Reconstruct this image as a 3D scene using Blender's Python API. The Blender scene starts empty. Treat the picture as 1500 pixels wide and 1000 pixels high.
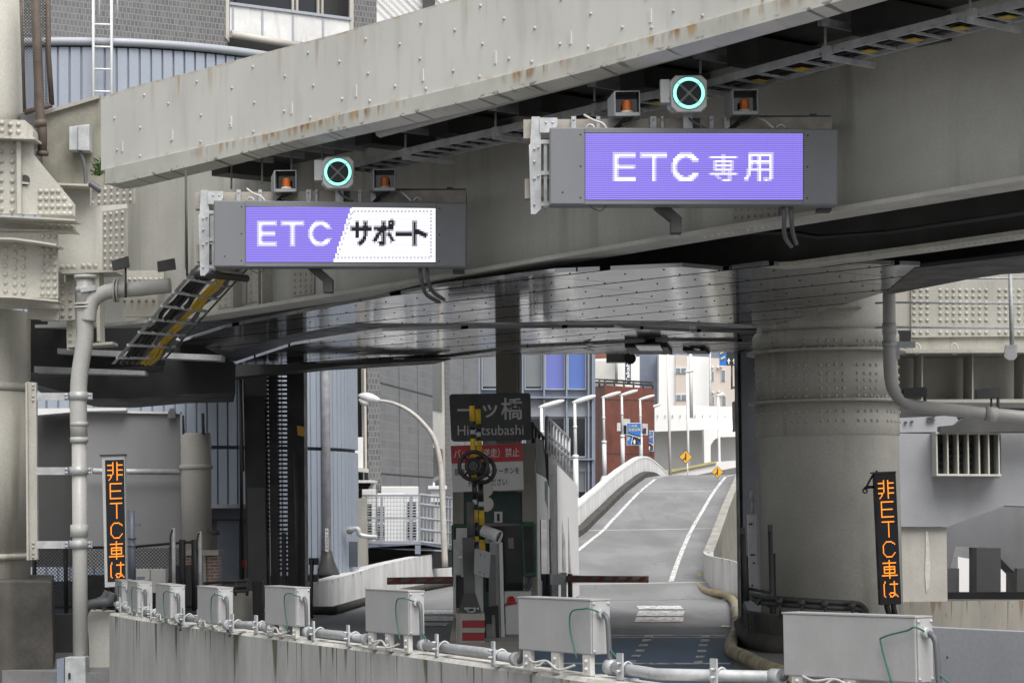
import bpy, bmesh, math, random
from mathutils import Vector, Matrix
random.seed(7)
R = math.radians
SC = bpy.context.scene
COL = SC.collection

# ------------------------------------------------------------------ camera
FPX, HC = 3600.0, 2.5                       # focal length in photo pixels, eye height
PITCH, ROLL = math.atan(255 / FPX), R(0.8)
_f = Vector((0, math.cos(PITCH), math.sin(PITCH)))
_r0 = Vector((1, 0, 0)); _u0 = _r0.cross(_f)
_r = _r0 * math.cos(ROLL) - _u0 * math.sin(ROLL)
_u = _u0 * math.cos(ROLL) + _r0 * math.sin(ROLL)
cd = bpy.data.cameras.new('camera'); cam = bpy.data.objects.new('camera', cd); COL.objects.link(cam)
m4 = Matrix((_r, _u, -_f)).transposed().to_4x4(); m4.translation = (0, 0, HC); cam.matrix_world = m4
cd.sensor_width = 36; cd.lens = FPX * 36 / 1500; cd.clip_start = 0.5; cd.clip_end = 3000
SC.camera = cam

# ------------------------------------------------------------------ light
EXPOSURE = 1.12
SUN_EL, SUN_AZ = R(56), R(158)              # azimuth clockwise from +Y: behind the camera
w = bpy.data.worlds.new('World'); SC.world = w; w.use_nodes = True
nt = w.node_tree; nt.nodes.clear()
sky = nt.nodes.new('ShaderNodeTexSky'); sky.sky_type = 'NISHITA'; sky.sun_disc = False
sky.sun_elevation = SUN_EL; sky.sun_rotation = SUN_AZ; sky.air_density = 1.0; sky.dust_density = 3.0; sky.ozone_density = 1.0
hs = nt.nodes.new('ShaderNodeHueSaturation'); hs.inputs['Saturation'].default_value = 0.16
bg = nt.nodes.new('ShaderNodeBackground'); bg.inputs['Strength'].default_value = 0.078
ow = nt.nodes.new('ShaderNodeOutputWorld')
nt.links.new(sky.outputs[0], hs.inputs['Color']); nt.links.new(hs.outputs[0], bg.inputs[0]); nt.links.new(bg.outputs[0], ow.inputs[0])
sd = bpy.data.lights.new('sun', 'SUN'); sd.energy = 1.5; sd.angle = R(50); sd.color = (1, .97, .93)
so = bpy.data.objects.new('sun', sd); COL.objects.link(so)
sv = Vector((math.sin(SUN_AZ) * math.cos(SUN_EL), math.cos(SUN_AZ) * math.cos(SUN_EL), math.sin(SUN_EL)))
so.rotation_euler = sv.to_track_quat('Z', 'Y').to_euler(); so.location = (0, -20, 60)
SC.view_settings.view_transform = 'Standard'; SC.view_settings.look = 'None'
SC.view_settings.exposure = EXPOSURE; SC.view_settings.gamma = 1; SC.view_settings.use_curve_mapping = False

# ------------------------------------------------------------------ placing
CAM = Vector((0, 0, HC))
def ray(px, py): return _f * FPX + _r * (px - 750) - _u * (py - 500)
def P(px, py, d):                            # point of the place seen at a pixel, d metres ahead
    v = ray(px, py); return CAM + v * (d / v.y)
def PZ(px, py, z):                           # ... on a level plane
    v = ray(px, py); return CAM + v * ((z - HC) / v.z)
BN = Vector((1.1, 1, 0)).normalized()        # the viaduct runs oblique to the view: its normal
BL = Vector((1, -1.1, 0)).normalized()       # and its direction (towards us on the right)
def PL(px, py, num):                         # ... on a vertical plane parallel to the viaduct
    v = ray(px, py); return CAM + v * (num / (1.1 * v.x + v.y))
def lerp(a, b, t): return a + (b - a) * t
def interp(xs, ys, x):
    if x <= xs[0]: i = 0
    elif x >= xs[-1]: i = len(xs) - 2
    else:
        i = max(k for k in range(len(xs) - 1) if xs[k] <= x)
    t = (x - xs[i]) / (xs[i + 1] - xs[i]); return ys[i] + (ys[i + 1] - ys[i]) * t
def poly_y(pts, x): return interp([p[0] for p in pts], [p[1] for p in pts], x)

# ------------------------------------------------------------------ materials
MATS = {}
def base_mat(name):
    m = bpy.data.materials.new(name); m.use_nodes = True; MATS[name] = m
    return m, m.node_tree, m.node_tree.nodes['Principled BSDF']
def N(nt, t, **kw):
    n = nt.nodes.new(t)
    for k, v in kw.items():
        if k in n.inputs: n.inputs[k].default_value = v
        else: setattr(n, k, v)
    return n
def ramp(nt, src, a, b, invert=False):
    n = N(nt, 'ShaderNodeMapRange'); n.inputs[1].default_value = a; n.inputs[2].default_value = b
    n.inputs[3].default_value = 1 if invert else 0; n.inputs[4].default_value = 0 if invert else 1
    n.interpolation_type = 'SMOOTHSTEP'
    nt.links.new(src, n.inputs[0]); return n.outputs[0]
def math_(nt, op, a, b):
    n = N(nt, 'ShaderNodeMath', operation=op)
    for i, s in enumerate((a, b)):
        if isinstance(s, (int, float)): n.inputs[i].default_value = s
        else: nt.links.new(s, n.inputs[i])
    return n.outputs[0]
def mixc(nt, fac, a, b, mode='MIX'):
    n = N(nt, 'ShaderNodeMix', data_type='RGBA', blend_type=mode)
    if isinstance(fac, (int, float)): n.inputs[0].default_value = fac
    else: nt.links.new(fac, n.inputs[0])
    for i, s in ((6, a), (7, b)):
        if isinstance(s, tuple): n.inputs[i].default_value = (*s, 1) if len(s) == 3 else s
        else: nt.links.new(s, n.inputs[i])
    return n.outputs[2]
def coords(nt, scale, uv=False):
    tc = N(nt, 'ShaderNodeTexCoord'); mp = N(nt, 'ShaderNodeMapping'); mp.inputs['Scale'].default_value = scale
    nt.links.new(tc.outputs['UV' if uv else 'Object'], mp.inputs[0]); return mp.outputs[0]
def noise(nt, scale_vec, s=1.0, detail=4, rough=.55, uv=False):
    n = N(nt, 'ShaderNodeTexNoise'); n.inputs['Scale'].default_value = s; n.inputs['Detail'].default_value = detail
    n.inputs['Roughness'].default_value = rough
    nt.links.new(coords(nt, scale_vec, uv), n.inputs['Vector']); return n.outputs[0]
def paint(name, col, rough=.55, metal=0.0, var=.10, vs=.8, streak=None, sc=2.5, amt=.5, fine=.05, bump=0.0, bs=40, spots=None):
    """painted or weathered surface: blotches, vertical run-off stains, fine speckle"""
    m, nt, b = base_mat(name)
    c = mixc(nt, ramp(nt, noise(nt, (vs,) * 3), .3, .7), tuple(x * (1 - var) for x in col), tuple(min(1, x * (1 + var)) for x in col))
    if fine:
        c = mixc(nt, math_(nt, 'MULTIPLY', ramp(nt, noise(nt, (25,) * 3, detail=2), .35, .7), fine * 4), c, tuple(x * .6 for x in col))
    if streak:
        f = ramp(nt, noise(nt, (sc, sc, sc * .07), detail=5), .5, .75)
        f = math_(nt, 'MULTIPLY', f, ramp(nt, noise(nt, (.6,) * 3), .35, .65))
        c = mixc(nt, math_(nt, 'MULTIPLY', f, amt), c, streak)
    if spots:
        f = ramp(nt, noise(nt, (5,) * 3, detail=6, rough=.7), .62, .72)
        c = mixc(nt, math_(nt, 'MULTIPLY', f, .8), c, spots)
    nt.links.new(c, b.inputs['Base Color'])
    b.inputs['Roughness'].default_value = rough; b.inputs['Metallic'].default_value = metal
    rr = ramp(nt, noise(nt, (2.2,) * 3), .3, .7)
    nt.links.new(math_(nt, 'ADD', math_(nt, 'MULTIPLY', rr, .18), rough - .09), b.inputs['Roughness'])
    if bump:
        bp = N(nt, 'ShaderNodeBump'); bp.inputs['Strength'].default_value = bump; bp.inputs['Distance'].default_value = .01
        nt.links.new(noise(nt, (bs,) * 3), bp.inputs['Height']); nt.links.new(bp.outputs[0], b.inputs['Normal'])
    return m
def plain(name, col, rough=.5, metal=0.0, emit=None, es=1.0, alpha=None, trans=0):
    m, nt, b = base_mat(name)
    b.inputs['Base Color'].default_value = (*col, 1); b.inputs['Roughness'].default_value = rough; b.inputs['Metallic'].default_value = metal
    if emit: b.inputs['Emission Color'].default_value = (*emit, 1); b.inputs['Emission Strength'].default_value = es
    if trans: b.inputs['Transmission Weight'].default_value = trans
    return m
RUST = (.20, .085, .03)
def edge_rust(name, col, rough=.5):
    """painted steel with rust runs hanging from the top edge and along the lower seam (uv: u metres, v 0..1)"""
    m, nt, b = base_mat(name)
    tc = N(nt, 'ShaderNodeTexCoord'); sp = N(nt, 'ShaderNodeSeparateXYZ'); nt.links.new(tc.outputs['UV'], sp.inputs[0])
    c = mixc(nt, ramp(nt, noise(nt, (.5, .5, .5)), .3, .7), tuple(x * .93 for x in col), tuple(x * 1.06 for x in col))
    c = mixc(nt, math_(nt, 'MULTIPLY', ramp(nt, noise(nt, (3.5, .7, 1), uv=True), .48, .72), .22), c, (.30, .28, .22))
    runs = noise(nt, (5.5, .5, 1), detail=3, uv=True)
    where = ramp(nt, noise(nt, (.6, .1, 1), detail=2, uv=True), .45, .6)
    top = math_(nt, 'MULTIPLY', ramp(nt, runs, .50, .62), ramp(nt, sp.outputs[1], .50, 1.0))
    edge = math_(nt, 'MULTIPLY', ramp(nt, noise(nt, (4, 3, 1), uv=True), .42, .6), ramp(nt, sp.outputs[1], .95, 1.0))
    low = math_(nt, 'MULTIPLY', ramp(nt, noise(nt, (3, 4, 1), uv=True), .5, .62), ramp(nt, sp.outputs[1], .0, .06, True))
    f = math_(nt, 'MAXIMUM', math_(nt, 'MULTIPLY', top, where), math_(nt, 'MAXIMUM', math_(nt, 'MULTIPLY', edge, .8), math_(nt, 'MULTIPLY', low, .7)))
    c = mixc(nt, math_(nt, 'MULTIPLY', f, .65), c, mixc(nt, ramp(nt, runs, .55, .7), (.42, .27, .10), RUST))
    nt.links.new(c, b.inputs['Base Color']); b.inputs['Roughness'].default_value = rough
    return m
def lip_rust(name, col):
    m, nt, b = base_mat(name)
    tc = N(nt, 'ShaderNodeTexCoord'); sp = N(nt, 'ShaderNodeSeparateXYZ'); nt.links.new(tc.outputs['UV'], sp.inputs[0])
    c = mixc(nt, ramp(nt, noise(nt, (1.2,) * 3), .3, .7), tuple(x * .85 for x in col), tuple(x * 1.06 for x in col))
    runs = ramp(nt, noise(nt, (7, .25, 1), detail=3, uv=True), .44, .6)
    where = ramp(nt, noise(nt, (.28, .05, 1), detail=2, uv=True), .42, .55)
    f = math_(nt, 'MULTIPLY', math_(nt, 'MULTIPLY', runs, where), ramp(nt, sp.outputs[1], .1, .9))
    c = mixc(nt, math_(nt, 'MULTIPLY', f, .85), c, mixc(nt, ramp(nt, noise(nt, (9, 1, 1), uv=True), .4, .6), (.45, .28, .09), RUST))
    g = math_(nt, 'MULTIPLY', ramp(nt, noise(nt, (6, 3, 1), uv=True), .55, .62), ramp(nt, sp.outputs[1], .05, .3, True))
    c = mixc(nt, math_(nt, 'MULTIPLY', g, .7), c, (.04, .04, .035))
    nt.links.new(c, b.inputs['Base Color']); b.inputs['Roughness'].default_value = .6
    return m
def run_stain(name, col, stain, dark, depth=.5):
    """concrete with moss and dirt running down from its top edge (uv: u metres, v metres below the top)"""
    m, nt, b = base_mat(name)
    tc = N(nt, 'ShaderNodeTexCoord'); sp = N(nt, 'ShaderNodeSeparateXYZ'); nt.links.new(tc.outputs['UV'], sp.inputs[0])
    c = mixc(nt, ramp(nt, noise(nt, (1.3, .5, 1), uv=True), .3, .7), tuple(x * .82 for x in col), tuple(x * 1.1 for x in col))
    c = mixc(nt, math_(nt, 'MULTIPLY', ramp(nt, noise(nt, (7, .35, 1), detail=6, uv=True), .5, .76), .34), c, dark)
    r1 = math_(nt, 'MAXIMUM', noise(nt, (2.3, .10, 1), detail=2, uv=True), math_(nt, 'SUBTRACT', noise(nt, (8.5, .22, 1), detail=2, uv=True), .02))
    ln = math_(nt, 'SUBTRACT', r1, math_(nt, 'MULTIPLY', sp.outputs[1], .16 / depth))
    f = ramp(nt, ln, .56, .61)
    c = mixc(nt, math_(nt, 'MULTIPLY', f, .85), c, stain)
    s2 = math_(nt, 'MULTIPLY', ramp(nt, noise(nt, (14, 5, 1), uv=True), .64, .7), .6)
    c = mixc(nt, s2, c, dark)
    nt.links.new(c, b.inputs['Base Color']); b.inputs['Roughness'].default_value = .8
    bp = N(nt, 'ShaderNodeBump'); bp.inputs['Strength'].default_value = .3; bp.inputs['Distance'].default_value = .01
    nt.links.new(noise(nt, (30,) * 3), bp.inputs['Height']); nt.links.new(bp.outputs[0], b.inputs['Normal'])
    return m
def tiles(name, c1, c2, mortar, tw, th, gap, rough=.45, offset=.5):
    m, nt, b = base_mat(name)
    br = N(nt, 'ShaderNodeTexBrick'); br.offset = offset
    for k, v in (('Scale', 1.0), ('Mortar Size', gap), ('Brick Width', tw), ('Row Height', th), ('Bias', 0.0)): br.inputs[k].default_value = v
    br.inputs['Color1'].default_value = (*c1, 1); br.inputs['Color2'].default_value = (*c2, 1); br.inputs['Mortar'].default_value = (*mortar, 1)
    nt.links.new(coords(nt, (1, 1, 1), True), br.inputs['Vector'])
    c = mixc(nt, math_(nt, 'MULTIPLY', ramp(nt, noise(nt, (.8, .15, 1), uv=True), .4, .75), .3), br.outputs['Color'], (.26, .26, .26))
    nt.links.new(c, b.inputs['Base Color']); b.inputs['Roughness'].default_value = rough
    bp = N(nt, 'ShaderNodeBump'); bp.inputs['Strength'].default_value = .4; bp.inputs['Distance'].default_value = .01; bp.invert = True
    nt.links.new(br.outputs['Fac'], bp.inputs['Height']); nt.links.new(bp.outputs[0], b.inputs['Normal'])
    return m
def soffit_mat(name, col, metal=.45, rg=.085):
    """big glossy metal sheets, slightly wavy, open joints between the sheets"""
    m, nt, b = base_mat(name)
    br = N(nt, 'ShaderNodeTexBrick'); br.offset = 0.0
    for k, v in (('Scale', 1.0), ('Mortar Size', .002), ('Brick Width', 1.8), ('Row Height', 1.5), ('Mortar Smooth', .0)): br.inputs[k].default_value = v
    br.inputs['Color1'].default_value = (*col, 1); br.inputs['Color2'].default_value = (*[x * .8 for x in col], 1); br.inputs['Mortar'].default_value = (.012, .012, .012, 1)
    nt.links.new(coords(nt, (1, 1, 1), True), br.inputs['Vector'])
    c = mixc(nt, math_(nt, 'MULTIPLY', ramp(nt, noise(nt, (.7, 2, 1), uv=True), .4, .7), .35), br.outputs['Color'], tuple(x * .55 for x in col))
    tc = N(nt, 'ShaderNodeTexCoord'); sp = N(nt, 'ShaderNodeSeparateXYZ'); nt.links.new(tc.outputs['UV'], sp.inputs[0])
    vr = math_(nt, 'DIVIDE', math_(nt, 'ADD', sp.outputs[1], 300.0), 1.5); row = math_(nt, 'FLOOR', vr, 0); fv_ = math_(nt, 'FRACT', vr, 0)
    fu = math_(nt, 'FRACT', math_(nt, 'ADD', math_(nt, 'DIVIDE', math_(nt, 'ADD', sp.outputs[0], 240.0), 2.4), math_(nt, 'MULTIPLY', row, .37)), 0)
    jt = math_(nt, 'MAXIMUM', math_(nt, 'LESS_THAN', fv_, .055), math_(nt, 'LESS_THAN', fu, .009))
    c = mixc(nt, jt, c, (.006, .006, .006))
    sl = math_(nt, 'SUBTRACT', 1.0, jt); nt.links.new(math_(nt, 'MULTIPLY', sl, .5), b.inputs['Specular IOR Level'])
    nt.links.new(c, b.inputs['Base Color']); nt.links.new(math_(nt, 'MULTIPLY', sl, metal), b.inputs['Metallic'])
    nt.links.new(math_(nt, 'ADD', math_(nt, 'MULTIPLY', ramp(nt, noise(nt, (1.5, 3, 1), uv=True), .3, .7), .06), rg - .02), b.inputs['Roughness'])
    bp = N(nt, 'ShaderNodeBump'); bp.inputs['Strength'].default_value = .12; bp.inputs['Distance'].default_value = .03
    nt.links.new(noise(nt, (.35, 1.9, 1), detail=2, uv=True), bp.inputs['Height']); nt.links.new(bp.outputs[0], b.inputs['Normal'])
    return m
def road_mat(name, col, patch):
    m, nt, b = base_mat(name)
    c = mixc(nt, ramp(nt, noise(nt, (.5, .12, 1)), .35, .68), tuple(x * .8 for x in col), tuple(x * 1.15 for x in col))
    c = mixc(nt, math_(nt, 'MULTIPLY', ramp(nt, noise(nt, (40,) * 3, detail=3), .4, .75), .45), c, patch)
    c = mixc(nt, math_(nt, 'MULTIPLY', ramp(nt, noise(nt, (2.2, .25, 1), detail=5), .58, .75), .3), c, tuple(x * .5 for x in col))
    vo = N(nt, 'ShaderNodeTexVoronoi', feature='DISTANCE_TO_EDGE'); vo.inputs['Scale'].default_value = 1.0
    wv = N(nt, 'ShaderNodeVectorMath', operation='ADD'); nz = N(nt, 'ShaderNodeTexNoise'); nz.inputs['Scale'].default_value = 1.2
    nt.links.new(coords(nt, (1, 1, 1)), nz.inputs['Vector']); nt.links.new(coords(nt, (.33, .12, .3)), wv.inputs[0])
    sc_ = N(nt, 'ShaderNodeVectorMath', operation='SCALE'); sc_.inputs['Scale'].default_value = .35; nt.links.new(nz.outputs['Color'], sc_.inputs[0]); nt.links.new(sc_.outputs[0], wv.inputs[1]); nt.links.new(wv.outputs[0], vo.inputs['Vector'])
    cr = math_(nt, 'MULTIPLY', ramp(nt, vo.outputs['Distance'], .0, .012, True), ramp(nt, noise(nt, (.3, .12, 1)), .5, .6))
    c = mixc(nt, math_(nt, 'MULTIPLY', cr, .55), c, (.03, .03, .03))
    pt = ramp(nt, noise(nt, (.55, .05, 1), detail=1), .56, .60); c = mixc(nt, math_(nt, 'MULTIPLY', pt, .22), c, tuple(x * .55 for x in col))
    nt.links.new(c, b.inputs['Base Color']); b.inputs['Roughness'].default_value = .72
    bp = N(nt, 'ShaderNodeBump'); bp.inputs['Strength'].default_value = .35; bp.inputs['Distance'].default_value = .008
    nt.links.new(noise(nt, (70,) * 3), bp.inputs['Height']); nt.links.new(bp.outputs[0], b.inputs['Normal'])
    return m
def worn_white(name, col=(.72, .72, .70), red=False):
    m, nt, b = base_mat(name)
    c = mixc(nt, ramp(nt, noise(nt, (7, 2.5, 1), detail=6, rough=.7), .46, .62), col, (.25, .25, .25))
    if red: c = mixc(nt, ramp(nt, noise(nt, (1.4, 1.0, 1), detail=3), .5, .62), c, (.55, .30, .30))
    nt.links.new(c, b.inputs['Base Color']); b.inputs['Roughness'].default_value = .65
    return m

BEIGE = (.50, .485, .43)
M = {}
M['fascia'] = edge_rust('fascia_paint', (.61, .605, .565))
M['lip'] = lip_rust('lip_paint', (.59, .585, .53))
M['beige'] = paint('beige_steel_paint', BEIGE, streak=(.24, .21, .16), sc=3.5, amt=.8, var=.10, fine=.08, spots=(.42, .39, .33))
M['beige_rust'] = paint('beige_steel_rusty', (.47, .45, .40), streak=RUST, sc=2.2, amt=.4, var=.12)
M['beam_paint'] = paint('beam_steel_paint', (.40, .39, .35), streak=(.2, .18, .14), sc=3, amt=.7, var=.1, fine=.08, spots=(.34, .31, .26))
M['pier_paint'] = paint('pier_steel_paint', (.50, .485, .435), streak=(.22, .20, .16), sc=2.0, amt=.75, var=.12, vs=.5, fine=.08, spots=(.40, .38, .33))
M['web'] = paint('web_paint', (.52, .515, .47), streak=(.20, .19, .16), sc=2.2, amt=.65, var=.12, vs=.6)
M['dark_steel'] = paint('dark_shade_steel', (.055, .055, .054), streak=(.03, .03, .03), amt=.6, var=.3)  # near-black base deepens the shade under the deck; also plain dark steel parts
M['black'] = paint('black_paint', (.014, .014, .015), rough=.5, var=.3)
M['galv'] = paint('galvanised_steel', (.47, .48, .49), rough=.5, metal=.25, var=.16, vs=5, streak=(.22, .22, .22), amt=.4)
M['galv_rust'] = paint('rusty_channel', (.36, .33, .29), rough=.6, var=.2, vs=3, streak=(.33, .18, .07), sc=3, amt=.8)
M['sign_grey'] = paint('sign_housing_paint', (.18, .185, .20), rough=.45, var=.04, fine=.02)
M['lamp_grey'] = paint('lamp_housing_paint', (.72, .73, .73), rough=.4, var=.06)
M['beacon_grey'] = paint('beacon_box_paint', (.30, .31, .32), rough=.45, var=.06)
M['cabinet'] = paint('cabinet_paint', (.40, .40, .40), rough=.42, var=.05, vs=2, streak=(.3, .3, .28), sc=4, amt=.35, fine=.03)
M['wall'] = run_stain('barrier_concrete', (.43, .43, .41), (.062, .068, .022), (.17, .165, .15), 1.1)
M['walltop'] = paint('barrier_top', (.50, .49, .45), rough=.85, var=.2, vs=4, fine=.1, spots=(.10, .10, .06))
M['pier'] = run_stain('pier_concrete', (.56, .55, .50), (.14, .12, .08), (.30, .28, .24), .5)
M['flange_edge'] = paint('flange_edge_paint', (.52, .51, .47), rough=.6, var=.12, vs=2, spots=(.16, .155, .14))
M['bluish'] = paint('bluish_grey_parapet_paint', (.30, .305, .325), rough=.6, var=.05, vs=.8, streak=(.2, .2, .21), sc=2, amt=.4)
M['white_wall'] = run_stain('white_wall_paint', (.76, .76, .75), (.16, .16, .12), (.42, .41, .38), .30)
M['conc'] = paint('pale_concrete', (.40, .385, .345), rough=.85, var=.12, streak=(.16, .15, .12), sc=2, amt=.6, bump=.3)
M['conc_pale'] = paint('pale_pier_concrete', (.58, .57, .52), rough=.85, var=.1, streak=(.30, .27, .2), sc=5, amt=.6, bump=.3)
M['conc_moss_shade'] = paint('moss_shade_concrete', (.27, .26, .215), rough=.9, var=.25, vs=1.5, streak=(.09, .095, .05), sc=1.6, amt=.85, bump=.5)  # moss on the abutment; dark tone stands for shade on the ramp parapet
M['conc_dark'] = paint('sooty_concrete', (.062, .058, .052), rough=.9, var=.3, vs=1.6, streak=(.15, .14, .125), sc=1.5, amt=.45, bump=.6, fine=.1)
M['conc_white'] = paint('bent_paint', (.30, .305, .32), rough=.7, var=.07, streak=(.25, .25, .24), sc=1.5, amt=.5)
M['asphalt'] = road_mat('asphalt', (.215, .215, .22), (.31, .31, .31))
M['asphalt_wet'] = road_mat('asphalt_dark', (.10, .10, .105), (.17, .17, .17))
M['blue_road'] = road_mat('blue_road_paint', (.105, .170, .255), (.16, .22, .30))
M['white_line'] = worn_white('worn_white_marking'); M['red_white_line'] = worn_white('worn_red_white_marking', red=True)
M['ground'] = road_mat('ground_dirt', (.10, .10, .095), (.16, .16, .15))
M['soffit'] = soffit_mat('soffit_sheet', (.40, .40, .41))
M['soffit_dull'] = soffit_mat('soffit_sheet_plain', (.33, .33, .34), .35, .26)
M['tile'] = tiles('grey_tile', (.105, .105, .108), (.155, .155, .158), (.235, .23, .225), .15, .22, .014)
M['tile_side'] = tiles('grey_block', (.165, .167, .172), (.205, .207, .212), (.25, .25, .25), 1.1, .34, .014)
M['brick'] = tiles('red_brick', (.22, .11, .075), (.30, .16, .11), (.40, .37, .33), .22, .075, .012)
M['corr'] = paint('blue_grey_sheet', (.33, .37, .435), rough=.45, var=.06, vs=.4, streak=(.24, .27, .33), sc=2, amt=.35)
M['corr_dark'] = paint('sheet_joint', (.07, .08, .10), rough=.5)
M['white'] = paint('white_paint', (.74, .74, .73), rough=.5, var=.05, streak=(.45, .45, .43), sc=2, amt=.35)
M['offwhite'] = paint('offwhite_paint', (.60, .59, .56), rough=.5, var=.07, streak=(.36, .34, .30), sc=2, amt=.5)
M['duct'] = paint('duct_paint', (.50, .475, .43), rough=.6, var=.08, streak=(.33, .29, .23), sc=1.5, amt=.5)
M['pipe'] = paint('pipe_paint', (.46, .455, .43), rough=.42, var=.07, streak=(.30, .29, .27), sc=3, amt=.4)
M['grey_box'] = paint('grey_shed_paint', (.18, .18, .185), rough=.5, var=.08, vs=.7, streak=(.15, .15, .15), sc=1.2, amt=.5)
M['shed'] = paint('shed_sheet', (.25, .25, .255), rough=.5, var=.06, vs=.5, streak=(.17, .17, .17), sc=1.2, amt=.5)
M['lime'] = paint('lime_stain', (.50, .49, .46), rough=.8, var=.1, vs=6)
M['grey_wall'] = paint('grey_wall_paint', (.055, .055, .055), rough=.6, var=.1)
M['bluegrey'] = paint('bluegrey_frame', (.25, .28, .345), rough=.4, var=.06, metal=.2)
M['bluegrey_lt'] = paint('bluegrey_spandrel', (.36, .385, .42), rough=.4, var=.05)
M['terracotta'] = paint('terracotta_panel', (.185, .062, .042), rough=.6, var=.14, vs=1.2, streak=(.10, .035, .03), sc=1.0, amt=.6)
M['white_far'] = paint('far_white', (.82, .815, .80), rough=.6, var=.04, vs=.2, streak=(.6, .59, .56), sc=.4, amt=.3)
M['beige_far'] = paint('far_beige', (.60, .53, .475), rough=.6, var=.04, vs=.2)
M['yellow_far'] = paint('far_band', (.50, .45, .20), rough=.6)
M['slate_far'] = paint('far_slate', (.17, .195, .25), rough=.5)
M['navy'] = plain('navy', (.03, .04, .09), .5)
M['green_frame'] = paint('green_frame', (.012, .11, .052), rough=.45, var=.1)
M['teal'] = paint('booth_teal', (.012, .050, .048), rough=.4, var=.15)
M['yellow'] = paint('yellow_post', (.62, .40, .012), rough=.45, var=.1, streak=(.25, .16, .02), amt=.5)
M['blackpost'] = paint('black_post', (.018, .018, .018), rough=.4)
M['red'] = paint('sign_red', (.50, .02, .03), rough=.4, var=.06)
M['red_matte'] = paint('red_stripe', (.32, .022, .028), rough=.6, var=.15)
M['sign_white'] = paint('sign_white', (.70, .70, .69), rough=.4, var=.04)
M['sign_dark'] = paint('sign_dark_grey', (.045, .048, .052), rough=.45, var=.06)
M['letter_grey'] = plain('letter_grey', (.56, .57, .56), .5)
M['letter_black'] = plain('letter_black', (.02, .02, .022), .5)
M['letter_white'] = plain('letter_white', (.8, .8, .8), .5)
M['sign_blue'] = plain('sign_blue', (.03, .17, .55), .4)
M['sign_yellow'] = plain('sign_yellow', (.72, .38, .035), .4)
M['letter_yellow'] = plain('letter_yellow', (.65, .55, .16), .5)
M['rusty_pole'] = paint('rusting_pole', (.50, .49, .46), rough=.5, var=.1, vs=3, spots=(.33, .13, .05), streak=(.34, .15, .06), sc=6, amt=.8)
M['rust_pipe'] = paint('brown_rusty_pipe', (.095, .072, .058), rough=.7, var=.25, vs=4)
M['cable'] = plain('grey_cable', (.10, .105, .11), .5)
M['cable_black'] = plain('black_cable', (.012, .012, .013), .45)
M['wire_green'] = plain('green_wire', (.03, .14, .10), .45)
M['cable_yellow'] = plain('yellow_cable', (.52, .34, .03), .5)
M['hose'] = paint('yellowed_hose', (.30, .25, .15), rough=.6, var=.35, vs=3, spots=(.05, .045, .04))
M['glass_dark'] = plain('dark_glass', (.02, .023, .027), .06)
M['glass_grey'] = plain('grey_blind_glass', (.145, .155, .165), .15)
M['blind_grey'] = paint('grey_blind', (.20, .215, .225), rough=.6, var=.05)
M['blind_violet'] = plain('violet_blind_glass', (.16, .19, .50), .2)
M['blind_blue'] = plain('blue_blind_glass', (.105, .18, .47), .2)
M['glass_far'] = plain('far_glass', (.19, .23, .26), .2)
M['amber_glass'] = plain('amber_lens', (.50, .12, .015), .15)
M['clear'] = plain('lens_black', (.012, .020, .020), .55)
M['lampglass'] = plain('lamp_glass', (.62, .63, .62), .15)
M['leaf'] = plain('leaf_green', (.055, .12, .025), .6)
M['tree_leaf'] = plain('tree_leaf', (.07, .13, .04), .6)
M['bark'] = paint('bark', (.08, .065, .05), rough=.9)
M['redcap'] = plain('red_cap', (.45, .03, .03), .35)
# lamps that give off light
M['led_violet'] = plain('led_violet', (0, 0, 0), .5, emit=(.26, .20, .80), es=.62)
M['led_mid'] = plain('led_mid', (0, 0, 0), .5, emit=(.52, .48, .86), es=.66)
M['led_half'] = plain('led_half', (0, 0, 0), .5, emit=(.30, .30, .33), es=.66)
M['led_white'] = plain('led_white', (0, 0, 0), .5, emit=(.92, .90, 1.0), es=.72)
M['led_dim'] = plain('led_dim', (0, 0, 0), .5, emit=(.42, .41, .46), es=.7)
M['led_off'] = plain('led_off', (.012, .012, .018), .5)
M['led_amber'] = plain('led_amber', (0, 0, 0), .5, emit=(1.0, .27, .02), es=.85)
M['led_green'] = plain('led_green', (0, 0, 0), .5, emit=(.27, 1.0, .72), es=.95)
M['led_back'] = plain('led_back', (.035, .03, .06), .6)

# ------------------------------------------------------------------ building objects
ORG = {}
AUTO = dict(splice_plate=.3, deck_bracket=.3, hanger_arm=.6, hanger_rod=.2, cable_tag=.2, cover_plate=.3, end_bracket=.45, pale_column=.3, dark_column=.3, hanger=.3,
            yellow_band=.1, black_band=.1, clamp_band=.05, upper_clip=.12, dark_strut=.2, joint_collar=.1, black_cable=.1, hanger_plate=.2, clamp=.12, stub=.1, coupling=.05,
            sleeve=.1, stair_wall=.3, side_wall=.5, mullion=.5, white_wall=.5, beige_wall=.5, wall=.5, corner_post=.5, drain_spout=.1, cable_shelf=.5, cross_brace=.5, chevron_sticker=.1,
            post=.3, railing=.2, frame=.3, drain_tab=.1, left_cross_beam=.5, roof_edge=.5, vent=.1, cable=.2, rail=.3, side_upright=.35, guard_rail=.2, fin=.3, balcony_slab=.3, window_frame=.05, flange_plates=.5, foot=.1, bracket=.15, screw=.01, hanger_plate_=.1)
def tag(o, label, cat, group=None):
    o['label'] = label; o['category'] = cat
    if group: o['group'] = group
    return o
def T(name, label, cat, loc, group=None):
    o = bpy.data.objects.new(name, None); COL.objects.link(o); o.location = loc; o.empty_display_size = .2
    ORG[o.name] = Vector(loc); return tag(o, label, cat, group)
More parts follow.
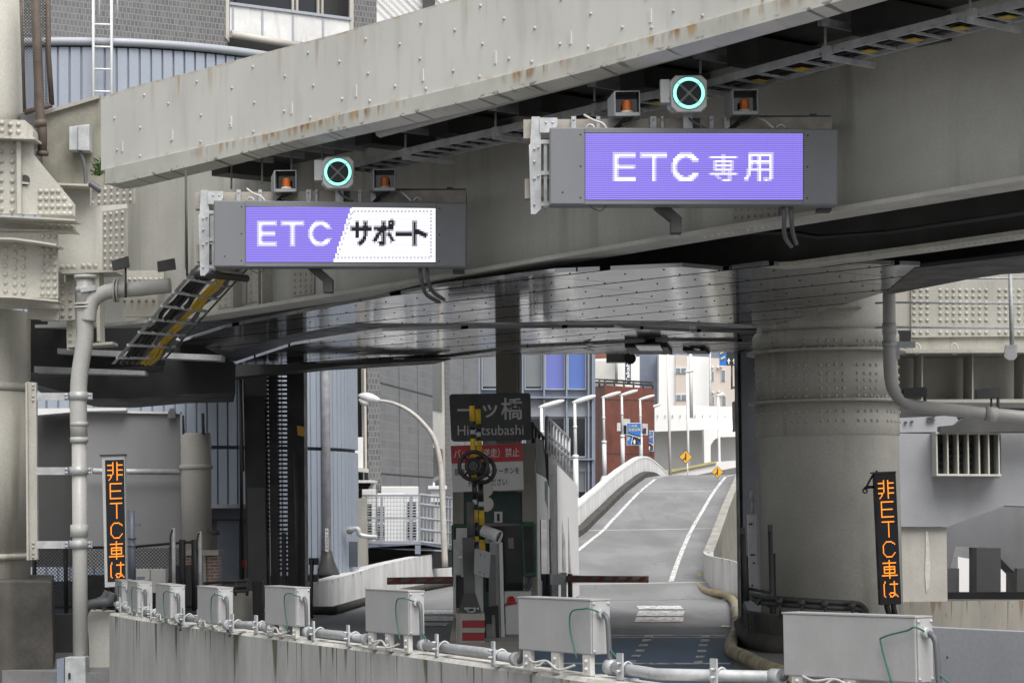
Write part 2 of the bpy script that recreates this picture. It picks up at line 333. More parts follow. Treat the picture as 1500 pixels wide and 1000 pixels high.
class MB:
    def __init__(s): s.v = []; s.f = []; s.mi = []; s.sm = []; s.uv = []
    def add(s, vs, fs, mi=0, sm=False, uvs=None):
        b = len(s.v); s.v += [Vector(x) for x in vs]
        for k, f in enumerate(fs):
            s.f.append(tuple(b + i for i in f)); s.mi.append(mi); s.sm.append(sm); s.uv.append(uvs[k] if uvs else None)
        return s
    def obox(s, o, a, b, c, mi=0):
        o, a, b, c = map(Vector, (o, a, b, c))
        return s.add([o, o + a, o + a + b, o + b, o + c, o + a + c, o + a + b + c, o + b + c],
                     [(0, 1, 2, 3), (4, 5, 6, 7), (0, 1, 5, 4), (1, 2, 6, 5), (2, 3, 7, 6), (3, 0, 4, 7)], mi)
    def box(s, c, size, mi=0, rz=0):
        c = Vector(c); q = Matrix.Rotation(rz, 3, 'Z'); a, b, d = q @ Vector((size[0], 0, 0)), q @ Vector((0, size[1], 0)), Vector((0, 0, size[2]))
        return s.obox(c - a / 2 - b / 2 - d / 2, a, b, d, mi)
    def prism(s, pts, ext, mi=0, uv=None, uvs_side=None):
        n = len(pts); pts = [Vector(p) for p in pts]; ext = Vector(ext)
        fs = [tuple(range(n)), tuple(range(n, 2 * n))] + [(i, (i + 1) % n, n + (i + 1) % n, n + i) for i in range(n)]
        uvs = None
        if uv:
            a, b, o = uv
            g = lambda p: ((p - o).dot(a), (p - o).dot(b))
            al = pts + [p + ext for p in pts]
            uvs = [[g(al[i]) for i in f] for f in fs]
        return s.add(pts + [p + ext for p in pts], fs, mi, uvs=uvs)
    def pan(s, poly, d, th, mi=0): return s.prism([P(x, y, d) for x, y in poly], (0, th, 0), mi)
    def pxb(s, x0, y0, x1, y1, d, th, mi=0): return s.pan([(x0, y0), (x1, y0), (x1, y1), (x0, y1)], d, th, mi)
    def tube(s, path, r, n=8, mi=0, closed=False, caps=True):
        path = [Vector(p) for p in path]; k = len(path); vs = []; prev = None
        for i, p in enumerate(path):
            if closed: t = path[(i + 1) % k] - path[i - 1]
            else: t = path[min(i + 1, k - 1)] - path[max(i - 1, 0)]
            t = t.normalized() if t.length > 1e-9 else Vector((0, 0, 1))
            if prev is None:
                a = Vector((0, 0, 1)) if abs(t.z) < .9 else Vector((1, 0, 0)); nrm = t.cross(a).normalized()
            else:
                nrm = prev - t * prev.dot(t); nrm = nrm.normalized() if nrm.length > 1e-6 else t.orthogonal().normalized()
            prev = nrm; bi = t.cross(nrm); rr = r[i] if isinstance(r, (list, tuple)) else r
            vs += [p + (nrm * math.cos(2 * math.pi * j / n) + bi * math.sin(2 * math.pi * j / n)) * rr for j in range(n)]
        fs = []
        for i in range(k if closed else k - 1):
            i2 = (i + 1) % k
            fs += [(i * n + j, i * n + (j + 1) % n, i2 * n + (j + 1) % n, i2 * n + j) for j in range(n)]
        s.add(vs, fs, mi, True)
        if caps and not closed:
            b = len(s.v) - len(vs)
            s.f += [tuple(b + j for j in range(n)), tuple(b + (k - 1) * n + j for j in range(n))]; s.mi += [mi, mi]; s.sm += [False, False]; s.uv += [None, None]
        return s
    def rod(s, pts, r, n=8, mi=0): return s.tube([P(*p) for p in pts], r, n, mi)
    def lathe(s, c, prof, n=32, mi=0, axis='Z'):
        c = Vector(c); vs = []
        for r, z in prof:
            for j in range(n):
                a = 2 * math.pi * j / n; x, y = r * math.cos(a), r * math.sin(a)
                vs.append(c + (Vector((x, y, z)) if axis == 'Z' else Vector((x, z, y))))
        k = len(prof)
        fs = [(i * n + j, i * n + (j + 1) % n, (i + 1) * n + (j + 1) % n, (i + 1) * n + j) for i in range(k - 1) for j in range(n)]
        s.add(vs, fs, mi, True)
        b = len(s.v) - len(vs)
        s.f += [tuple(b + j for j in range(n)), tuple(b + (k - 1) * n + j for j in range(n))]; s.mi += [mi, mi]; s.sm += [False, False]; s.uv += [None, None]
        return s
    def dome(s, p, nrm, r, h=.6, mi=0, n=8):
        p, nrm = Vector(p), Vector(nrm).normalized(); a = nrm.orthogonal().normalized(); b = nrm.cross(a); vs = []
        for rr, hh in ((1, 0), (.75, .62 * h), (.35, .95 * h)):
            vs += [p + (a * math.cos(2 * math.pi * j / n) + b * math.sin(2 * math.pi * j / n)) * r * rr + nrm * r * hh for j in range(n)]
        fs = [(i * n + j, i * n + (j + 1) % n, (i + 1) * n + (j + 1) % n, (i + 1) * n + j) for i in range(2) for j in range(n)]
        s.add(vs, fs, mi, True); b0 = len(s.v) - len(vs)
        s.f.append(tuple(b0 + 2 * n + j for j in range(n))); s.mi.append(mi); s.sm.append(True); s.uv.append(None)
        return s
    def strip(s, A, B, uA=None, mi=0, v=(0, 1)):
        """sheet between two polylines, uv u = metres along A, v from B to A"""
        u = 0; us = [0]
        for i in range(1, len(A)): u += (Vector(A[i]) - Vector(A[i - 1])).length; us.append(u)
        n = len(A)
        for i in range(n - 1):
            va, vb = (v[1], v[0]) if v != 'm' else (0, 0)
            if v == 'm': h0 = (Vector(A[i]) - Vector(B[i])).length; h1 = (Vector(A[i + 1]) - Vector(B[i + 1])).length; q = [(us[i], 0), (us[i + 1], 0), (us[i + 1], h1), (us[i], h0)]
            else: q = [(us[i], va), (us[i + 1], va), (us[i + 1], vb), (us[i], vb)]
            s.add([A[i], A[i + 1], B[i + 1], B[i]], [(0, 1, 2, 3)], mi, uvs=[q])
        return s
    def islands(s, thr):
        par = list(range(len(s.v)))
        def find(a):
            while par[a] != a: par[a] = par[par[a]]; a = par[a]
            return a
        for f in s.f:
            for i in f[1:]: par[find(i)] = find(f[0])
        vs, fs = {}, {}
        for i in range(len(s.v)): vs.setdefault(find(i), []).append(i)
        for k, f in enumerate(s.f): fs.setdefault(find(f[0]), []).append(k)
        bb = {r: (Vector([min(s.v[i][c] for i in q) for c in range(3)]), Vector([max(s.v[i][c] for i in q) for c in range(3)])) for r, q in vs.items() if r in fs}
        big = [r for r in bb if (bb[r][1] - bb[r][0]).length > thr]
        if len(big) < 2: return [s]
        own = {r: [r] for r in big}
        for r in bb:
            if r in own: continue
            c = (bb[r][0] + bb[r][1]) / 2
            dist = lambda g: sum(max(bb[g][0][k] - c[k], 0, c[k] - bb[g][1][k]) ** 2 for k in range(3))
            own[min(big, key=dist)].append(r)
        out = []
        for r in big:
            m = MB(); mp = {}
            for q in own[r]:
                for i in vs[q]: mp[i] = len(m.v); m.v.append(s.v[i])
                for k in fs[q]: m.f.append(tuple(mp[i] for i in s.f[k])); m.mi.append(s.mi[k]); m.sm.append(s.sm[k]); m.uv.append(s.uv[k])
            out.append(m)
        return out
    def build(s, name, mats, parent=None, bevel=0, recalc=True, weld=False):
        if parent is not None and name in AUTO:
            ps = s.islands(AUTO[name])
            if len(ps) > 1:
                return [p.build1(name, mats, parent, bevel, recalc, weld) for p in ps][0]
        return s.build1(name, mats, parent, bevel, recalc, weld)
    def build1(s, name, mats, parent=None, bevel=0, recalc=True, weld=False):
        if not isinstance(mats, (list, tuple)): mats = [mats]
        if parent is not None: org = ORG[parent.name]
        else:
            xs = [p.x for p in s.v]; ys = [p.y for p in s.v]; org = Vector(((min(xs) + max(xs)) / 2, (min(ys) + max(ys)) / 2, min(p.z for p in s.v)))
        me = bpy.data.meshes.new(name); me.from_pydata([p - org for p in s.v], [], s.f)
        for m in mats: me.materials.append(M[m] if isinstance(m, str) else m)
        me.polygons.foreach_set('material_index', s.mi); me.polygons.foreach_set('use_smooth', s.sm)
        if any(s.uv):
            uvl = me.uv_layers.new(name='UVMap'); k = 0
            for pi, p in enumerate(me.polygons):
                u = s.uv[pi]
                for j in range(p.loop_total): uvl.data[p.loop_start + j].uv = u[j] if u else (0, 0)
        if recalc or weld:
            bm = bmesh.new(); bm.from_mesh(me)
            if weld: bmesh.ops.remove_doubles(bm, verts=bm.verts, dist=1e-4)
            if recalc: bmesh.ops.recalc_face_normals(bm, faces=bm.faces)
            bm.to_mesh(me); bm.free()
        me.update()
        o = bpy.data.objects.new(name, me); COL.objects.link(o); ORG[o.name] = org.copy()
        if parent is not None: o.parent = parent
        else: o.location = org
        if bevel:
            b = o.modifiers.new('bevel', 'BEVEL'); b.width = bevel; b.segments = 2; b.limit_method = 'ANGLE'; b.angle_limit = R(50); b.harden_normals = False
        return o
def S(o): o['kind'] = 'structure'; return o
def copy_tree(o, parent=None):
    c = o.copy(); COL.objects.link(c)
    if parent: c.parent = parent
    for ch in list(o.children): copy_tree(ch, c)
    return c
_txt = {}
def glyphs(body, off=0.0):
    """flat outline of a line of text: points and triangles, one em high"""
    if (body, off) in _txt: return _txt[(body, off)]
    c = bpy.data.curves.new('lettering_source', 'FONT'); c.body = body; c.size = 1; c.offset = off; c.resolution_u = 3; c.fill_mode = 'FRONT'
    o = bpy.data.objects.new('lettering_source', c); COL.objects.link(o); bpy.context.view_layer.update()
    me = bpy.data.meshes.new_from_object(o.evaluated_get(bpy.context.evaluated_depsgraph_get())); me.calc_loop_triangles()
    vs = [(v.co.x, v.co.y) for v in me.vertices]; ts = [tuple(t.vertices) for t in me.loop_triangles]
    bpy.data.objects.remove(o); bpy.data.curves.remove(c); bpy.data.meshes.remove(me)
    _txt[(body, off)] = (vs, ts); return vs, ts
def lettering(mb, body, p0, p1, up, h, off=0.0, mi=0, pad=(0, 0)):
    """text stretched so that its ink spans from p0 to p1 (bottom line), ink height h"""
    vs, ts = glyphs(body, off)
    x0, x1 = min(v[0] for v in vs), max(v[0] for v in vs); y0, y1 = min(v[1] for v in vs), max(v[1] for v in vs)
    p0, p1, up = Vector(p0), Vector(p1), Vector(up).normalized()
    pts = [p0 + (p1 - p0) * ((x - x0) / (x1 - x0)) + up * ((y - y0) / max(1e-6, y1 - y0) * h) for x, y in vs]
    return mb.add(pts, ts, mi)
def raster(body, cols, rows, off=0.0):
    vs, ts = glyphs(body, off)
    x0, x1 = min(v[0] for v in vs), max(v[0] for v in vs); y0, y1 = min(v[1] for v in vs), max(v[1] for v in vs)
    out = set()
    for (a, b, c) in ts:
        (ax, ay), (bx, by), (cx, cy) = [((vs[i][0] - x0) / (x1 - x0) * cols, (y1 - vs[i][1]) / (y1 - y0) * rows) for i in (a, b, c)]
        det = (by - cy) * (ax - cx) + (cx - bx) * (ay - cy)
        if abs(det) < 1e-9: continue
        for i in range(max(0, int(min(ax, bx, cx))), min(cols, int(max(ax, bx, cx)) + 1)):
            for j in range(max(0, int(min(ay, by, cy))), min(rows, int(max(ay, by, cy)) + 1)):
                x, y = i + .5, j + .5
                l1 = ((by - cy) * (x - cx) + (cx - bx) * (y - cy)) / det; l2 = ((cy - ay) * (x - cx) + (ax - cx) * (y - cy)) / det
                if l1 >= -.01 and l2 >= -.01 and l1 + l2 <= 1.01: out.add((i, j))
    return out
def bez(p0, p1, p2, p3, n=10):
    p0, p1, p2, p3 = map(Vector, (p0, p1, p2, p3)); o = []
    for i in range(n + 1):
        t = i / n; o.append(p0 * (1 - t) ** 3 + p1 * 3 * t * (1 - t) ** 2 + p2 * 3 * t * t * (1 - t) + p3 * t ** 3)
    return o
def spline(pts, n=6):
    pts = [Vector(p) for p in pts]; o = []
    for i in range(len(pts) - 1):
        a, b, c, d = pts[max(i - 1, 0)], pts[i], pts[i + 1], pts[min(i + 2, len(pts) - 1)]
        for k in range(n):
            t = k / n
            o.append(.5 * ((2 * b) + (c - a) * t + (2 * a - 5 * b + 4 * c - d) * t * t + (3 * b - a - 3 * c + d) * t ** 3))
    o.append(pts[-1]); return o
Zv = Vector((0, 0, 1))

# ================================================================== SETTING: ground and road
g = MB(); g.add([(-1500, -200, -2.2), (1500, -200, -2.2), (1500, 2500, -2.2), (-1500, 2500, -2.2)], [(0, 1, 2, 3)]); S(g.build('ground', 'ground'))
WT = [(160, 897), (200, 904.5), (245, 911), (290, 917), (335, 923.5), (400, 932), (470, 941), (540, 950), (600, 957.5), (690, 970), (800, 985), (900, 999), (1000, 1013), (1100, 1027), (1250, 1045), (1450, 1066), (1700, 1090)]
ZW = 1.0
wall_top = [PZ(x, y, ZW) for x, y in WT]
deck = [Vector((p.x, p.y, 0)) for p in wall_top]
road_poly = deck[::-1] + [Vector((-14, 46, 0)), Vector((-16, 60, 0)), Vector((-18, 125, 0)), Vector((3.4, 125, 0)), Vector((2.2, 100, 0)), Vector((1.2, 72, 0)), Vector((7.0, 72, 0)), Vector((30, 60, 0)), Vector((30, 20, 0)), Vector((deck[-1].x + 1, 14, 0))]
rd = MB(); rd.prism(road_poly, (0, 0, -2.15)); road = S(rd.build('road', 'asphalt'))
# the ramp that climbs away to the right
ZD = ([60, 72, 78, 90, 100, 111, 122, 133, 144, 152, 160, 175], [0, .0, .33, .78, 1.20, 1.73, 2.62, 3.66, 4.60, 4.85, 4.75, 3.9])
XL = ([72, 78, 111, 144, 160, 175], [772, 792, 878, 960, 997, 1030]); XR = ([72, 78, 111, 144, 160, 175], [970, 977, 1008, 1060, 1092, 1120])
def rampz(d): return max(0, interp(*ZD, d))
def rx(tab, d): return (interp(*tab, d) - 750) / FPX * d
ds = [71.9, 75, 78, 82, 86, 90, 95, 100, 105, 111, 116, 122, 127, 133, 138, 144, 148, 152, 156, 160, 168, 175]
LE = [Vector((rx(XL, d) - 1.05, d, rampz(d) + .004)) for d in ds]; RE = [Vector((rx(XR, d) + 1.5, d, rampz(d) + .004)) for d in ds]
rm = MB()
for i in range(len(ds) - 1): rm.add([LE[i], RE[i], RE[i + 1], LE[i + 1]], [(0, 1, 2, 3)])
for i in range(len(ds) - 1):
    for E_ in (LE, RE): rm.add([E_[i], E_[i + 1], E_[i + 1] - Vector((0, 0, 1.1)), E_[i] - Vector((0, 0, 1.1))], [(0, 1, 2, 3)])
S(rm.build('ramp_road', 'asphalt'))
def line(tab, wd, d0, d1, name, mat, off=0):
    b = MB(); n = 40
    for i in range(n):
        a, c = lerp(d0, d1, i / n), lerp(d0, d1, (i + 1) / n)
        xa, xc = rx(tab, a) + off, rx(tab, c) + off
        b.add([(xa - wd, a, rampz(a) + .012), (xa + wd, a, rampz(a) + .012), (xc + wd, c, rampz(c) + .012), (xc - wd, c, rampz(c) + .012)], [(0, 1, 2, 3)])
    S(b.build(name, mat, road))
line(XL, .085, 73, 160, 'edge_line', 'white_line'); line(XR, .085, 78.3, 160, 'edge_line', 'white_line')
for d in (77.6, 111.5, 133):
    b = MB(); x0, x1 = rx(XL, d) - 1.0, rx(XR, d) + 1.3; h = .16 if d < 80 else .1
    b.add([(x0, d, rampz(d) + .008), (x1, d + .1, rampz(d) + .008), (x1, d + h + .3, rampz(d + h + .3) + .009), (x0, d + h + .2, rampz(d + h + .2) + .009)], [(0, 1, 2, 3)]); S(b.build('expansion_joint', 'conc', road))
b = MB(); b.add([PZ(x, y, .004) for x, y in [(700, 930), (1068, 930), (1080, 1010), (700, 1010)]], [(0, 1, 2, 3)]); S(b.build('blue_lane_surface', 'blue_road', road))
for y, h, m in ((929, 2.2, 'black'), (932.5, 1.2, 'white_line'), (970, 2.2, 'white_line')):
    b = MB(); b.add([PZ(x, yy, .009) for x, yy in [(700, y), (1070, y), (1070, y + h), (700, y + h)]], [(0, 1, 2, 3)]); S(b.build('lane_joint', m, road))
def mark(px, z=.013, name='road_marking', mat='white_line'):
    b = MB(); b.add([PZ(x, y, z) for x, y in px], [(0, 1, 2, 3)]); S(b.build(name, mat, road))
for cx, y in [(951, 931), (948, 937), (943, 944), (938, 952), (932, 960), (926, 968), (919, 978)]: mark([(cx - 6, y - 1.6), (cx + 7, y - 1.6), (cx + 5, y + 1.7), (cx - 8, y + 1.7)], name='dashed_marking')
for cx, y in [(1034, 931), (1033, 937), (1030.5, 944), (1028.5, 952.5), (1026, 961), (1023, 968.5), (1031, 981)]: mark([(cx - 6.5, y - 1.6), (cx + 6.5, y - 1.6), (cx + 6, y + 1.8), (cx - 7, y + 1.8)], name='dashed_marking')
mark([(932, 886.5), (997, 886.5), (1001, 891.5), (936, 891.5)], name='stop_bar'); mark([(936, 894), (1003, 894), (1001, 901.5), (932, 901.5)], name='stop_bar')
mark([(932, 903), (1002, 903), (1000, 910.5), (929, 910.5)], name='stop_bar', mat='red_white_line'); mark([(1056, 915.5), (1075, 915.5), (1073, 918), (1056, 918)])
mark([(612, 893), (668, 893), (668, 899), (608, 899)], name='stop_bar'); mark([(606, 902), (668, 902), (668, 909), (601, 909)], name='stop_bar'); mark([(600, 911.5), (658, 911.5), (652, 916.5), (596, 916.5)], name='stop_bar', mat='red_white_line')
# traffic island of the toll booth
b = MB(); b.prism([PZ(x, y, .16) for x, y in [(655, 958), (760, 966), (790, 900), (830, 880), (700, 880), (664, 905)]], (0, 0, -.158)); S(b.build('traffic_island', 'conc', None, .03))

# ================================================================== barrier wall
NA = [0] * len(wall_top)
def perp(i):
    a, c = wall_top[max(i - 1, 0)], wall_top[min(i + 1, len(wall_top) - 1)]; t = (c - a).normalized(); return Vector((-t.y, t.x, 0))
smooth_top = spline(wall_top, 5)
def sperp(i):
    a, c = smooth_top[max(i - 1, 0)], smooth_top[min(i + 1, len(smooth_top) - 1)]; t = (c - a); t.z = 0; t.normalize(); return Vector((-t.y, t.x, 0))
back = [p + sperp(i) * .34 for i, p in enumerate(smooth_top)]
bw = T('barrier_wall', 'curved stained white concrete wall running across the foreground, carrying grey cabinets', 'wall', smooth_top[20] - Vector((0, 0, 3)))
cham = [p + sperp(i) * .03 + Vector((0, 0, .0)) for i, p in enumerate(smooth_top)]
face_top = [p - Vector((0, 0, .035)) for p in smooth_top]
b = MB(); b.strip(face_top, [p - Vector((0, 0, 3.1)) for p in smooth_top], v='m'); b.strip(back, [p - Vector((0, 0, 3.1)) for p in back], v='m'); b.build('wall_face', 'wall', bw, recalc=False)
b = MB(); b.strip(face_top, cham); b.strip(cham, back); b.build('coping', 'walltop', bw)
b = MB(); e0 = smooth_top[0]
b.prism([P(124.5, 893, 42.6), P(161, 895, 42.6), P(161, 1060, 42.6), P(124.5, 1060, 42.6)], (0.02, .5, 0)); b.build('end_pier', 'conc_pale', bw, .015)
b = MB()
for x0, x1, h in ((136, 139.5, 13), (149.5, 154, 16)):
    b.pxb(x0, 894 - h, x1, 894, 42.75, .12)
b.build('bracket', 'rust_pipe', bw)

# ================================================================== VIADUCT
va = T('viaduct', 'beige painted steel road viaduct crossing obliquely overhead with rusty fascia', 'viaduct', (0, 36, 5))
TOP = [(148, 143), (205, 124), (300, 100.5), (400, 74), (500, 48), (560, 30.5), (663, 0), (820, -46), (1000, -100), (1300, -190), (1750, -330)]
SEAM = [(148, 250), (300, 215), (400, 195), (500, 168), (700, 121), (850, 82), (1000, 41), (1130, 3), (1300, -48), (1750, -190)]
LOW = [(154, 269), (175, 268), (300, 238.5), (400, 213), (500, 190), (700, 145), (850, 107), (1000, 66), (1167, 20), (1300, -19), (1750, -160)]
NF = 32.6
xs = [148 + 8 * i for i in range(14)] + [260 + 30 * i for i in range(50)]
A = [PL(x, poly_y(TOP, x), NF) for x in xs]; Bm = [PL(x, poly_y(SEAM, x), NF) for x in xs]
b = MB(); b.strip(A, Bm); bk = BN * .12
b.strip([p + bk for p in A], [p + bk for p in Bm]); b.strip(A, [p + bk for p in A]); b.strip([A[0], Bm[0]], [A[0] + bk, Bm[0] + bk]); fas = b
xl = [154] + xs[1:]
C1 = [PL(x, poly_y(SEAM, x) - .6, NF - .05) for x in xl]; C2 = [PL(x, poly_y(LOW, x), NF - .02) for x in xl]; C0 = [p + BN * .09 for p in C1]
C3 = [p + BN * .30 - Zv * .06 for p in C2]
b = MB(); b.strip(C1, C2); b.strip(C0, C1, v=(.95, 1)); b.strip(C2, C3, v=(0, .05)); b.strip([C1[0], C2[0]], [C1[0] + BN * .3, C3[0]])
b.build('fascia_lip', 'lip', va, recalc=False)
b = fas
for k, x in enumerate(range(170, 1500, 41)):        # bolt heads and drain tabs on the fascia
    rows = (.16, .56, .93) if k % 2 else (.36, .80)
    for r_ in rows:
        xx = x + random.uniform(-6, 6); y = lerp(poly_y(TOP, xx), poly_y(SEAM, xx), r_ + random.uniform(-.03, .03))
        if y > -20: b.dome(PL(xx, y, NF), -BN, .026, 1.0, mi=1)
b.build('fascia_panel', ['fascia', 'beige_rust'], va, recalc=False)
b = MB()
for x in (177, 250, 336, 425, 519, 617, 723, 833, 950, 1075, 1210):
    y = poly_y(SEAM, x) - 21
    p = PL(x, y, NF - .02); b.obox(p, BL * .045, Zv * .17, BN * .03)
b.build('drain_tab', 'fascia', va)
# deck slab, running on behind the fascia
def und(x, dn, dz=.0): return PL(x, poly_y(LOW, x), NF) + BN * dn + Zv * dz
xd = [154, 400, 700, 1000, 1400, 1750]
b = MB()
NEAR, DZ = .12, .42
def FAR(x): return 12.5 if x > 900 else 15.0
for i in range(len(xd) - 1):
    a0, a1 = und(xd[i], NEAR, DZ), und(xd[i + 1], NEAR, DZ); f0, f1 = und(xd[i], FAR(xd[i]), DZ), und(xd[i + 1], FAR(xd[i + 1]), DZ)
    b.add([a0, a1, f1, f0, a0 + Zv * .5, a1 + Zv * .5, f1 + Zv * .5, f0 + Zv * .5], [(0, 1, 2, 3), (4, 5, 6, 7), (3, 2, 6, 7), (0, 1, 5, 4)])
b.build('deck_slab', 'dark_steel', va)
b = MB(); b.tube([PL(x, y, NF + .8) for x, y in [(556, 193), (700, 155), (850, 116), (1000, 75), (1200, 18), (1400, -45)]], .09, 8); b.build('drain_pipe', 'beige_rust', va)
# near girder
NG = 37.0
FL = [(85, 476), (180, 474), (300, 462), (500, 431), (750, 389), (1000, 346), (1167, 318), (1500, 263), (1760, 222)]
def deckz(x): return None
gx = [70, 120, 180, 240, 300] + list(range(360, 1770, 60))
GT = []
for x in gx:
    q = PL(x, poly_y(FL, x), NG); base = und(x, 0); # deck underside above this spot
    u0 = und(x, 3.2 * NG / NG); GT.append(Vector((q.x, q.y, interp([154, 700, 1400, 1750], [und(t, 0).z for t in (154, 700, 1400, 1750)], max(x, 60)) + .9)))
GB = [PL(x, poly_y(FL, x), NG) for x in gx]
b = MB(); b.strip(GT, GB); b.strip([p + BN * .05 for p in GT], [p + BN * .05 for p in GB]); b.build('girder_web', 'web', va, recalc=False)
b = MB()
G0 = [p - BN * .28 for p in GB]; G1 = [p + BN * .34 for p in GB]; dz_ = Zv * -.06
b.strip(G0, G1); b.strip([p + dz_ for p in G0], [p + dz_ for p in G1]); b.strip(G0, [p + dz_ for p in G0]); b.strip(G1, [p + dz_ for p in G1])
gfl = b
b = MB()
for x, wd in ((355, .02), (392, .02), (398, .02)):
    q = PL(x, poly_y(FL, x), NG); b.obox(q - BN * .22, BL * .03, BN * .22, Zv * 1.9)
b.build('stiffener', 'beige', va)
b = MB()
def splice(pts, num, nr, nc, th=.03, rad=.032):
    q = [PL(x, y, num) - BN * th for x, y in pts]; b.prism(q, BN * (th + .002))
    for i in range(nr):
        for j in range(nc):
            u, v = (j + .5) / nc, (i + .5) / nr
            b.dome(q[0] * (1 - u) * (1 - v) + q[1] * u * (1 - v) + q[2] * u * v + q[3] * (1 - u) * v, -BN, rad, .8)
splice([(1074, 301), (1142, 301), (1142, 326), (1074, 338)], NG, 3, 7, rad=.026); splice([(320, 408), (362, 402), (362, 445), (320, 452)], NG, 5, 5)
splice([(430, 398), (462, 398), (462, 430), (430, 434)], NG, 4, 4); splice([(365, 396), (383, 396), (383, 440), (365, 444)], NG, 5, 2)
splice([(152, 310), (186, 305), (186, 396), (152, 396)], 34.7, 8, 4, rad=.04); splice([(134, 275), (198, 268), (198, 298), (134, 302)], 34.75, 3, 7, rad=.04)
b.build('splice_plate', 'beige_rust', va)
# second and third girders deeper under the deck, cross bracing
for k, (num, line_) in enumerate(((40.0, [(700, 420), (1000, 396), (1180, 384), (1353, 361), (1500, 340), (1760, 305)]), (46, [(900, 436), (1340, 402), (1500, 392), (1760, 370)]))):
    b = MB(); X = [p[0] for p in line_]
    B2 = [PL(x, y, num) for x, y in line_]; T2 = [Vector((p.x, p.y, 8.3)) for p in B2]
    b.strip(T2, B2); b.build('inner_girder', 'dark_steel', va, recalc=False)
    b = MB()
    for i in range(len(B2) - 1): b.obox(B2[i] - BN * .25, B2[i + 1] - B2[i], BN * .5, Zv * -.06)
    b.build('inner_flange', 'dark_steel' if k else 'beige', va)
b = MB()
for x in (1190, 1290, 1400, 1520, 1640):
    p = PL(x, poly_y(FL, x) + 6, NG + .2); q = p + BN * 3.6; b.obox(p + Zv * .3, BL * .12, q - p, Zv * .35)
for x in (1150, 1280, 1420, 1560):
    p = PL(x, 372, 40.2); b.obox(p + Zv * .5, BL * .12, BN * 5, Zv * .3)
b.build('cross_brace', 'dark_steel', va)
b = MB(); b.rod([(1010, 352, 36), (1040, 347, 35.7), (1100, 340, 34.6), (1160, 340, 33.8)], .035); b.rod([(1160, 340, 33.8), (1200, 347, 33.4), (1300, 340, 32.4), (1510, 310, 30.5)], .03); b.build('loose_cable', 'cable_black', va)
b = gfl   # bolted splice under the flange, seen edge-on
for i in range(13):
    x = lerp(1032, 1158, i / 12)
    for k in range(2):
        p = PL(x, poly_y(FL, x) + 3, NG - .1 + k * .25); b.dome(p - Zv * .02, -Zv, .035, 1.1)
for i in range(16):
    x = lerp(1356, 1496, i / 15); p = PL(x, poly_y([(1353, 361), (1500, 340)], x) + 3, 39.9); b.dome(p, -Zv, .045, 1.1)
b.build('girder_flange', 'flange_edge', va, weld=True)
# cross arms under the deck (dark boxes)
b = MB()
for x0, x1, y0, y1 in ((1247, 1297, 20, 52), (1065, 1112, 70, 97), (908, 951, 108, 134), (760, 803, 146, 170), (628, 668, 176, 200), (520, 556, 193, 214), (310, 352, 234, 258)):
    p = PL(x0, y1, 35.0); b.obox(p, BL * ((x1 - x0) / 90), BN * 1.3, Zv * ((y1 - y0) / 85))
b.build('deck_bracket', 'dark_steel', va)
# glossy ceiling sheets below the girders
def inside(p, poly):
    c = False; n = len(poly)
    for i in range(n):
        a, d = poly[i], poly[i - 1]
        if (a.y > p.y) != (d.y > p.y) and p.x < (d.x - a.x) * (p.y - a.y) / (d.y - a.y) + a.x: c = not c
    return c
ZS = 6.05
def sheet(px, name, mat, z=ZS, th=.06):
    pts = [PZ(x, y, z) for x, y in px]
    b = MB(); b.prism(pts, (0, 0, th), uv=(BL, BN, pts[0]))
    if mat in ('soffit', 'soffit_dull') and name == 'soffit_panel':
        for i in range(-4, 60):
            for j in range(-30, 40):
                p = pts[0] + BL * (i * .8 - 4 + (.4 if j % 2 else 0)) + BN * (j * .75 - .06)
                if inside(p, pts): b.dome(Vector((p.x, p.y, pts[0].z)), -Zv, .017, .7, mi=1, n=6)
    return b.build(name, [mat, 'black'], va), pts
s1, pts1 = sheet([(268, 500), (330, 480), (420, 462), (500, 447), (640, 421), (813, 399), (1000, 391), (1060, 396), (1120, 388), (1208, 392), (1250, 386), (1348, 389), (1296, 428), (1200, 457), (1132, 477), (1000, 470), (880, 469), (750, 472), (640, 473), (520, 473), (430, 489), (340, 514), (262, 508)], 'soffit_panel', 'soffit')
s2, pts2 = sheet([(330, 538), (430, 505), (560, 485), (700, 481), (900, 480), (1010, 486), (1145, 489), (1145, 500), (985, 499), (760, 509), (655, 523), (560, 527), (440, 535)], 'soffit_panel', 'soffit', ZS - .02)
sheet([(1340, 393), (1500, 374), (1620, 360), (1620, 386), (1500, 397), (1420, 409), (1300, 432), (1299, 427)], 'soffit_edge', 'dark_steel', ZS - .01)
s3, pts3 = sheet([(440, 535.6), (560, 527.6), (655, 523.6), (760, 509.6), (985, 499.6), (1145, 500.6), (1145, 514), (983, 517), (760, 520), (655, 526.5), (500, 534), (440, 541)], 'soffit_edge', 'soffit_dull', ZS - .06)
b = MB()   # catwalk gratings and dark gap between the two ceilings
pp = [PZ(x, y, ZS + .9) for x, y in [(240, 470), (500, 440), (813, 440), (1150, 445), (1150, 478), (700, 500), (300, 540)]]
b.prism(pp, (0, 0, .1)); b.build('gap_plate', 'black', va)
b = MB()
for i in range(70):
    x = lerp(905, 1130, i / 69); p = PZ(x, 474 + 3 * (i / 69), ZS + .05); b.obox(p, (.03, 0, 0), BN * .7, (0, 0, .05))
b.rod([(905, 472, 46.6), (1135, 478, 46.8)], .03); b.build('catwalk_grating', 'galv', va)
